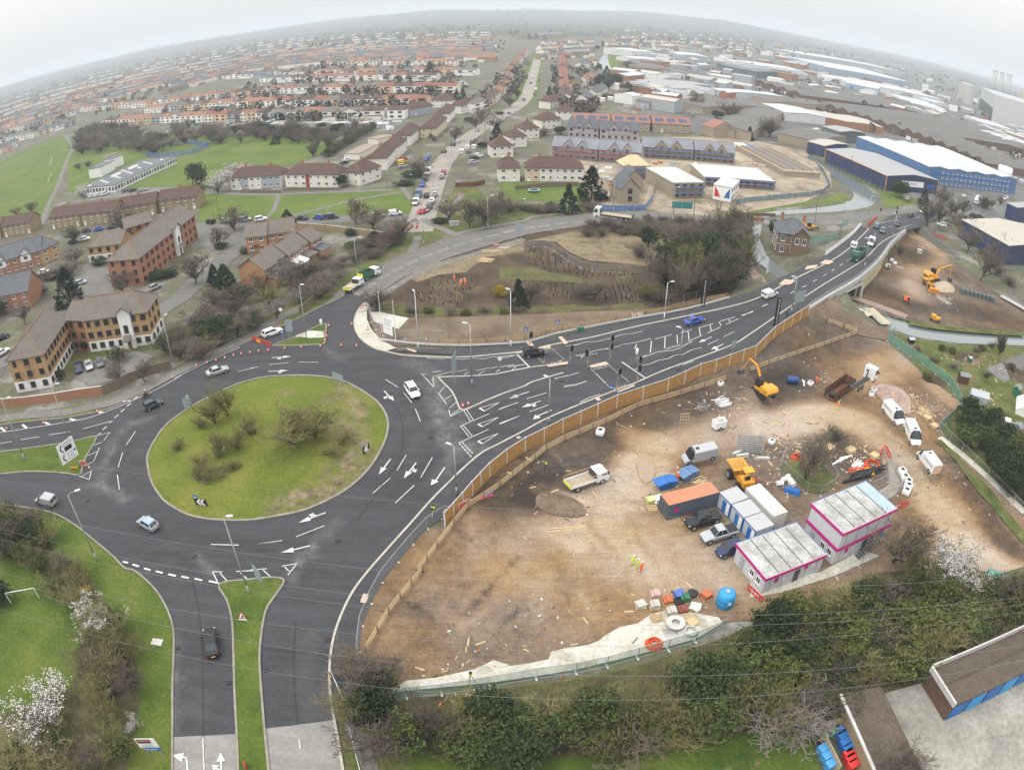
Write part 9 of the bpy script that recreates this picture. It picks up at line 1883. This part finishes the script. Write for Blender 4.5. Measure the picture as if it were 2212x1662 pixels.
def row(label,cr,s,n,roofs,group,flip=False,h=1.0,gap=0.0):
 P=[at(*q)for q in T(cr,s)]if isinstance(cr,str)else[at(*q)for q in cr]
 d=[0]
 for a,b in zip(P[:-1],P[1:]):d.append(d[-1]+math.dist(a,b))
 f=lambda u:next(((P[i][0]+(P[i+1][0]-P[i][0])*(u-d[i])/(d[i+1]-d[i]),P[i][1]+(P[i+1][1]-P[i][1])*(u-d[i])/(d[i+1]-d[i]))for i in range(len(P)-1)if u<=d[i+1]+1e-6),P[-1])
 blk=0;cur=R_orange
 for i in range(n):
  a,b=f(d[-1]*i/n),f(d[-1]*(i+1)/n)
  if flip:a,b=b,a
  L=math.dist(a,b);rz=heading(a,b);k=trd.choice((0,1,1,2,3));pos=i%6
  if pos==0:k=5 if flip else 4
  if pos==5:k=4 if flip else 5
  if trd.random()<.7:cur=trd.choice(roofs)
  sx_=L/6*(.72 if pos==5 and gap else.985)
  o=obj('terraced_house',TU[k][0],None,((a[0]+b[0])/2,(a[1]+b[1])/2,0),rz);o.scale=(sx_,1,h*trd.uniform(.97,1.05));slot(o,trd.choice(TW_));rf=obj('roof',TU[k][1],o);slot(rf,cur)
  tag(o,f'{ORD[i]} house from the left {label}','house',group)
  if flip:o['label']=f'{ORD[i]} house along {label}'
OR_=[R_orange,R_orange,R_brown,R_brown,R_redd,R_grey];MX=[R_orange,R_brown,R_grey,R_slate,R_orange,R_redd];GRY=[R_grey,R_slate,R_grey,R_brown,R_orange]
row('in the orange roofed terrace nearest the playing field',T('00','870 990 1400 965 2050 958')+T('10','0 953 850 952 1300 945'),None,24,OR_,'houses of the first terrace',gap=1)if 0 else None
def rowd(label,pts,n,roofs,group,**k):row(label,pts,'',n,roofs,group,**k)
rowd('in the orange roofed terrace nearest the playing field',T('00','870 992 1400 968 2050 958')+T('10','0 953 850 952 1300 945'),24,OR_,'houses of the first terrace',gap=1)
rowd('in the second orange roofed terrace',T('00','1200 890 2000 850')+T('10','0 850 700 845 1450 850'),28,OR_,'houses of the second terrace',gap=1)
rowd('in the third terrace with mixed roofs',T('00','640 880 1270 838 2212 748')+T('10','150 742 900 740 1690 742'),34,MX,'houses of the third terrace',gap=1)
rowd('in the fourth terrace with mixed roofs',T('00','1100 660 1700 630 2212 610')+T('10','100 655 800 640 1530 645'),26,MX,'houses of the fourth terrace',gap=1)
rowd('in the fifth terrace below the big conifer',T('10','-300 610 300 605 900 600 1850 605'),22,MX,'houses of the fifth terrace',gap=1)
rowd('in the sixth terrace beyond the big conifer',T('10','300 520 900 520 1700 525'),18,MX,'houses of the sixth terrace',gap=1)
rowd('in the seventh terrace far up the slope',T('10','-100 445 700 450 1500 455 1950 460'),22,GRY,'houses of the seventh terrace',gap=1)
row('the left side of the upper avenue counting from the far end',T('10','1760 905 1870 880 1960 815 2040 735 2110 650')+T('20','60 620 130 545 180 490 215 440'),'',24,OR_,'left terrace of upper avenue',True)
row('the right side of the upper avenue counting from the near end',T('20','500 400 508 470 515 560 520 650 528 760 545 850'),'',22,[R_redd,R_orange,R_redd,R_brown],'right terrace of upper avenue',True)
for i,s in enumerate(('-50 1240 30 1215 140 1150','0 1130 300 1085 620 985','-20 1065 300 1000 620 905','0 1005 500 885 900 850','0 965 400 880 640 835','200 900 700 830 1050 790')):
 rowd(f'in the {ORD[i]} white walled row at left counting upward',T('00',s),(5,9,10,10,9,10)[i],GRY,f'white walled row {ORD[i]} at left',gap=1)
GAR={}
def garage(label,p,rz,L,W_,m):
 if not GAR:t=MB();t.box(0,0,0,1,1,2.3);t.box(0,-.505,.1,.6,.01,1.9,mi=1);GAR['w']=t.mesh('garage',[W_cream,GREYP]);t=MB();t.box(0,0,2.32,1.06,1.06,.22);GAR['r']=t.mesh('roof',[S_grey])
 o=obj('garage',GAR['w'],None,(p[0],p[1],0),rz);o.scale=(L,W_,1);slot(o,m);tag(o,label,'garage','garages');slot(obj('roof',GAR['r'],o),trd.choice((S_grey,S_white,S_tan,R_slate)))
for i,(x,y)in enumerate(T('10','210 1015 300 1012 390 1010 480 1010 560 1008 650 1008 740 1010 830 1012 920 1012 1080 1020')+T('00','1400 1045 1480 1030 1580 1035 1710 1030 1790 1025 1900 1020 2000 1010')):garage(f'{ORD[i]} flat garage of those behind the first terrace',at(x,y),.05,trd.uniform(5,9),6,trd.choice((W_white,W_cream,W_grey)))
for s,lb in(('960 1150 1090 1120','long flat roofed garage block, upper'),('770 1280 930 1200','long flat roofed garage block, lower')):
 a,b=P2('10',s);r,L,W_,sg=shed3('garage_block',lb,'garage',(a,b,(b[0]+6,b[1]+4)),2.6,0,W_cream,plain('pink_felt',(.26,.2,.17),.9))
GSM=MB();GSM.walls(0,0,3,2.4,0,2,2.6);GSM.gable(0,0,3,2.4,2,2.7,0,.1,1);GSM=GSM.mesh('garden_shed',[TIMD,S_grey])
for i in range(120):
 v=trd.choice(((560,266,620,6),(620,236,560,5),(720,212,560,6),(760,186,500,6),(800,166,420,5)));x=v[0]+trd.uniform(-.5,.5)*v[2];p=at(x,v[1]+trd.uniform(-1,1)*v[3]+(20 if x<400 else 0));o=obj('garden_shed',GSM,None,(p[0],p[1],0),trd.uniform(0,3));o.scale=(trd.uniform(.8,1.9),)*2+(1,);slot(o,trd.choice((TIMD,W_white,W_cream,TIM,GREYP,GREENP)));tag(o,'small garden shed in the back gardens between the orange roofed terraces','shed','garden sheds')
HSG=random.Random(8)
for i,(x,y)in enumerate(T('20','1260 1330 1300 1320 1400 1330 1450 1325 1540 1350 1580 1345 1640 1345 1690 1370 1370 1410 1350 1480 2040 1290 2060 1340 2090 1400 2120 1350 2150 1300 2020 1240 1990 1230 720 1390 780 1370 830 1390 880 1360 860 1440 900 1500')):p=at(x,y);o=bx('material_stack',HSG.choice((WHITE,BRK,TIM,GREYP,STN,PNK)),None,0,0,0,HSG.uniform(1.2,3.4),HSG.uniform(1,2),HSG.uniform(.6,1.6),HSG.uniform(0,3),0,.92,.9);o.location=(p[0],p[1],.05);tag(o,f'{ORD[i]} stack of wrapped building materials on the housing site','material stack','stacks on the housing site')
for x,y,m,lb in((1925,1205,WHITE,'white'),(1965,1210,WHITE,'cream'),(2015,1215,BLUE,'blue')):p=at(*T('20',f'{x} {y}')[0]);o=bx('storage_container',m,None,0,0,0,2.4,6,2.6,.2);o.location=(p[0],p[1],0);tag(o,f'{lb} storage container beside tan gable house on housing site','container')
DS=MB();dg_=np.random.RandomState(4);taken=[(o.location.x,o.location.y,max(o.dimensions[:2])if 0 else 26)for o in bpy.data.objects if o.name.startswith(('industrial_shed','ridged_workshop','power'))]
for poly,n,s0,s1 in(('1345 240 1345 120 1480 98 1720 98 1900 135 2230 250 2230 330 2100 300 1900 235 1700 205 1500 240',230,10,34),('1345 240 1345 120 1480 98 1720 98 1900 135 2230 250 2230 420 2050 350 1850 270 1700 225 1500 250',420,2.2,7)):
 P=np.array(D(poly));k=0
 while k<n:
  q=dg_.uniform(P.min(0),P.max(0))
  if poly_dist([q],P)[0]>0:continue
  p=at(*q);k+=1
  if any(math.hypot(p[0]-a,p[1]-b)<c+(s1>8)*8 for a,b,c in taken):continue
  L,W_=dg_.uniform(s0,s1),dg_.uniform(s0,s1)*.6;h=dg_.uniform(4,8)if s1>8 else dg_.uniform(1.4,2.8);rz=-.75+.06*dg_.normal()+(PI/2 if dg_.rand()<.4 else 0)
  if s1>8:DS.walls(p[0],p[1],L,W_,0,h,h+1.4,rz,dg_.randint(3));DS.gable(p[0],p[1],L,W_,h,h+1.5,rz,.2,3+dg_.randint(4))
  else:DS.box(p[0],p[1],0,L,min(W_,2.6),h,rz,dg_.randint(7))
o=DS.build('distant_sheds',[B_red,GREYP,W_white,S_asb,S_white,S_tan,S_grey]);tag(o,'mass of small units, trailers and yard clutter across the far industrial estate','industrial units',kind='stuff')
FH=MB();fr_=random.Random(3)
def far_row(pts,n,jit=3):
 P=[at(*q)for q in pts]
 for i in range(n):
  u=(i+fr_.uniform(-.2,.2))/n*(len(P)-1);k=max(0,min(len(P)-2,int(u)));f=u-k;x=P[k][0]+(P[k+1][0]-P[k][0])*f+fr_.uniform(-jit,jit);y=P[k][1]+(P[k+1][1]-P[k][1])*f+fr_.uniform(-jit,jit);rz=heading(P[k],P[k+1]);L=fr_.uniform(13,34)
  FH.walls(x,y,L,8,0,5.2,7.8,rz,fr_.choice((0,0,1)));FH.gable(x,y,L,8,5.2,8,rz,.2,fr_.choice((2,2,3,4,4,4)));FH.box(x+fr_.uniform(-9,9),y-fr_.uniform(8,14),0,fr_.uniform(3,7),4,2.6,rz,fr_.choice((0,0,1,3)))
for k in range(11):
 v=132-k*6.0;far_row([(380-k*4+0*v,v+62-k*1.5),(540,v+22),(700,v+6),(900,v),(1080,v+1)],36 if k<7 else 30)
for k in range(9):far_row([(-20,296-k*10),(110,252-k*9.5),(240,214-k*8),(400,172-k*6)],24)
for k in range(4):far_row([(1180,128-k*10),(1290,122-k*10)],8)
for k in range(6):far_row([(1330,108-k*8),(1480,112-k*8),(1640,118-k*9)],14)
for k in range(3):far_row([(1260,225-k*38),(1275,215-k*36),(1292,205-k*35)],6,4)
o=FH.build('distant_houses',[W_cream,B_brown,R_orange,R_grey,R_slate]);tag(o,'mass of small houses with orange and grey roofs across the far valley','houses',kind='stuff')
def far_wood(name,label,spots,lo,hi,hh,mats):
 V,F,M_=[],[],[];g=np.random.RandomState(7)
 for(x,y,n_)in spots:
  h=g.uniform(*hh);w_=h*g.uniform(.7,1.1);m_=g.randint(len(mats))
  k=n_;d=g.normal(size=(k,3));d/=np.linalg.norm(d,axis=1)[:,None];c=np.array([x,y,h*.55])+d*np.array([w_*.5,w_*.5,h*.45])*g.uniform(.6,1,(k,1));u=g.normal(size=(k,3));v=np.cross(u,g.normal(size=(k,3)))
  u*=(h*.17/np.linalg.norm(u,axis=1))[:,None];v*=(h*.14/np.linalg.norm(v,axis=1))[:,None];b=len(V);q=np.stack([c-u,c+v,c+u,c-v],1).reshape(-1,3);V+=q.tolist();F+=[(b+4*i,b+4*i+1,b+4*i+2,b+4*i+3)for i in range(k)];M_+=[m_]*k
 me_=bpy.data.meshes.new(name);me_.from_pydata(V,[],F);[me_.materials.append(m)for m in mats];me_.polygons.foreach_set('material_index',M_);me_.update()
 return tag(obj(name,me_),label,'woodland',kind='stuff')
g=np.random.RandomState(9);sp_=[]
def scatter(poly,n,k):
 P=np.array(D(poly));lo,hi=P.min(0),P.max(0)
 while n>0:
  q=g.uniform(lo,hi)
  if poly_dist([q],P)[0]<0:p=at(*q);sp_.append((p[0],p[1],k));n-=1
scatter('0 215 160 168 420 110 620 70 900 62 1100 62 1090 118 900 128 700 134 540 152 400 195 160 260 0 320',860,20)
scatter('540 270 900 255 1000 200 1040 140 900 130 700 135 500 200 330 240',420,24)
scatter('1180 150 1290 150 1290 260 1230 265 1200 200',90,24)
scatter('1060 235 1130 200 1150 130 1120 130 1060 190 1000 240',40,24)
scatter('1290 90 1700 60 1850 95 2212 190 2212 250 2100 225 1900 150 1700 100 1500 95 1380 110 1300 120',420,22)
scatter('1380 250 1600 200 1900 300 2212 420 2212 300 1900 160 1500 120 1390 130',130,24)
far_wood('distant_trees','scattered bare and dark trees through the far town and valley',sp_,0,0,(4,8.5),[TW['brown'],TW['grey'],LF['dark'],TW['red'],LF['con']])
sp_=[]
for k in range(2600):
 a=g.uniform(-1.0,1.0);d=2400*(g.uniform(.62,3.4))if a>-.35 else 2400*g.uniform(.9,3.4)
 sp_.append((d*math.sin(a),d*math.cos(a),12))
sp_=[(x,y,k)for x,y,k in sp_ if math.sin(x*.004+y*.0013)+math.sin(y*.0051-x*.0017)>-.35]
o=far_wood('distant_woodland','belt of misty bare woodland along the horizon',sp_,0,0,(11,19),[TW['brown'],LF['dark'],TW['grey'],TW['brown']])
v=np.array([q.co[:]for q in o.data.vertices]);v[:,2]+=hills(v[:,0],v[:,1]);v[:,:2]=v[:,:2];o.data.vertices.foreach_set('co',v.ravel());o.data.update()
def pylon(label,p,h):
 r=thing('pylon',label,'pylon',p,.4,'lattice pylons');t=MB();w=lambda z:4*(1-z/h)**1.2+.5
 zs=[h*i/7 for i in range(8)]
 for z0,z1 in zip(zs[:-1],zs[1:]):
  c=[(sx_,sy)for sx_,sy in((-1,-1),(1,-1),(1,1),(-1,1))]
  for i,(a,b)in enumerate(c):a2,b2=c[(i+1)%4];t.tube((a*w(z0),b*w(z0),z0),(a*w(z1),b*w(z1),z1),.22,3);t.tube((a*w(z0),b*w(z0),z0),(a2*w(z1),b2*w(z1),z1),.14,3)
 t.build('tower',GALV,r);
 for z,l in((h*.62,8),(h*.76,7),(h*.9,5.5)):t=MB();t.tube((-l,0,z),(l,0,z),.25,3);t.tube((-l,0,z),(0,0,z+2.5),.15,3);t.tube((l,0,z),(0,0,z+2.5),.15,3);t.build('cross_arm',GALV,r)
for cr,x,y,h,lb in(('20',938,205,50,'tallest lattice pylon left of white sheds'),('20',325,225,40,'lattice pylon above end of avenue'),('10',1555,150,48,'faint lattice pylon in mist left of avenue'),('10',1018,215,36,'faint lattice pylon above tree line'),('30',380,345,50,'lattice pylon over pale warehouses'),('30',812,480,26,'small lattice pylon behind distribution warehouse'),('30',1368,560,48,'lattice pylon on wooded slope at right')):
 pylon(lb,at(*T(cr,f'{x} {y}')[0])+(0,),h)
p=at(*T('20','300 320')[0]);r,L,W_,sg=shed3('apartment_block','pale stone apartment block closing the avenue','apartment block',[at(*q)for q in T('20','160 320 345 325 420 300')],11,0,B_tan,S_dark);face_windows(r,L,W_,10,3,'front',F_dark,2.5,1.6,9,storey=3.4)
# haze
mb=MB();mb.box(0,6500,-6,30000,17500,141)
hz=tag(mb.build('haze',[]),'pale grey haze over the whole valley','haze',kind='stuff')
m=bpy.data.materials.new('haze_air');m.use_nodes=True;t=m.node_tree;t.nodes.clear()
v=t.nodes.new('ShaderNodeVolumePrincipled');v.inputs['Color'].default_value=(.88,.945,1,1);v.inputs['Density'].default_value=0.000225
o_=t.nodes.new('ShaderNodeOutputMaterial');t.links.new(v.outputs[0],o_.inputs['Volume'])
hz.data.materials.append(m)
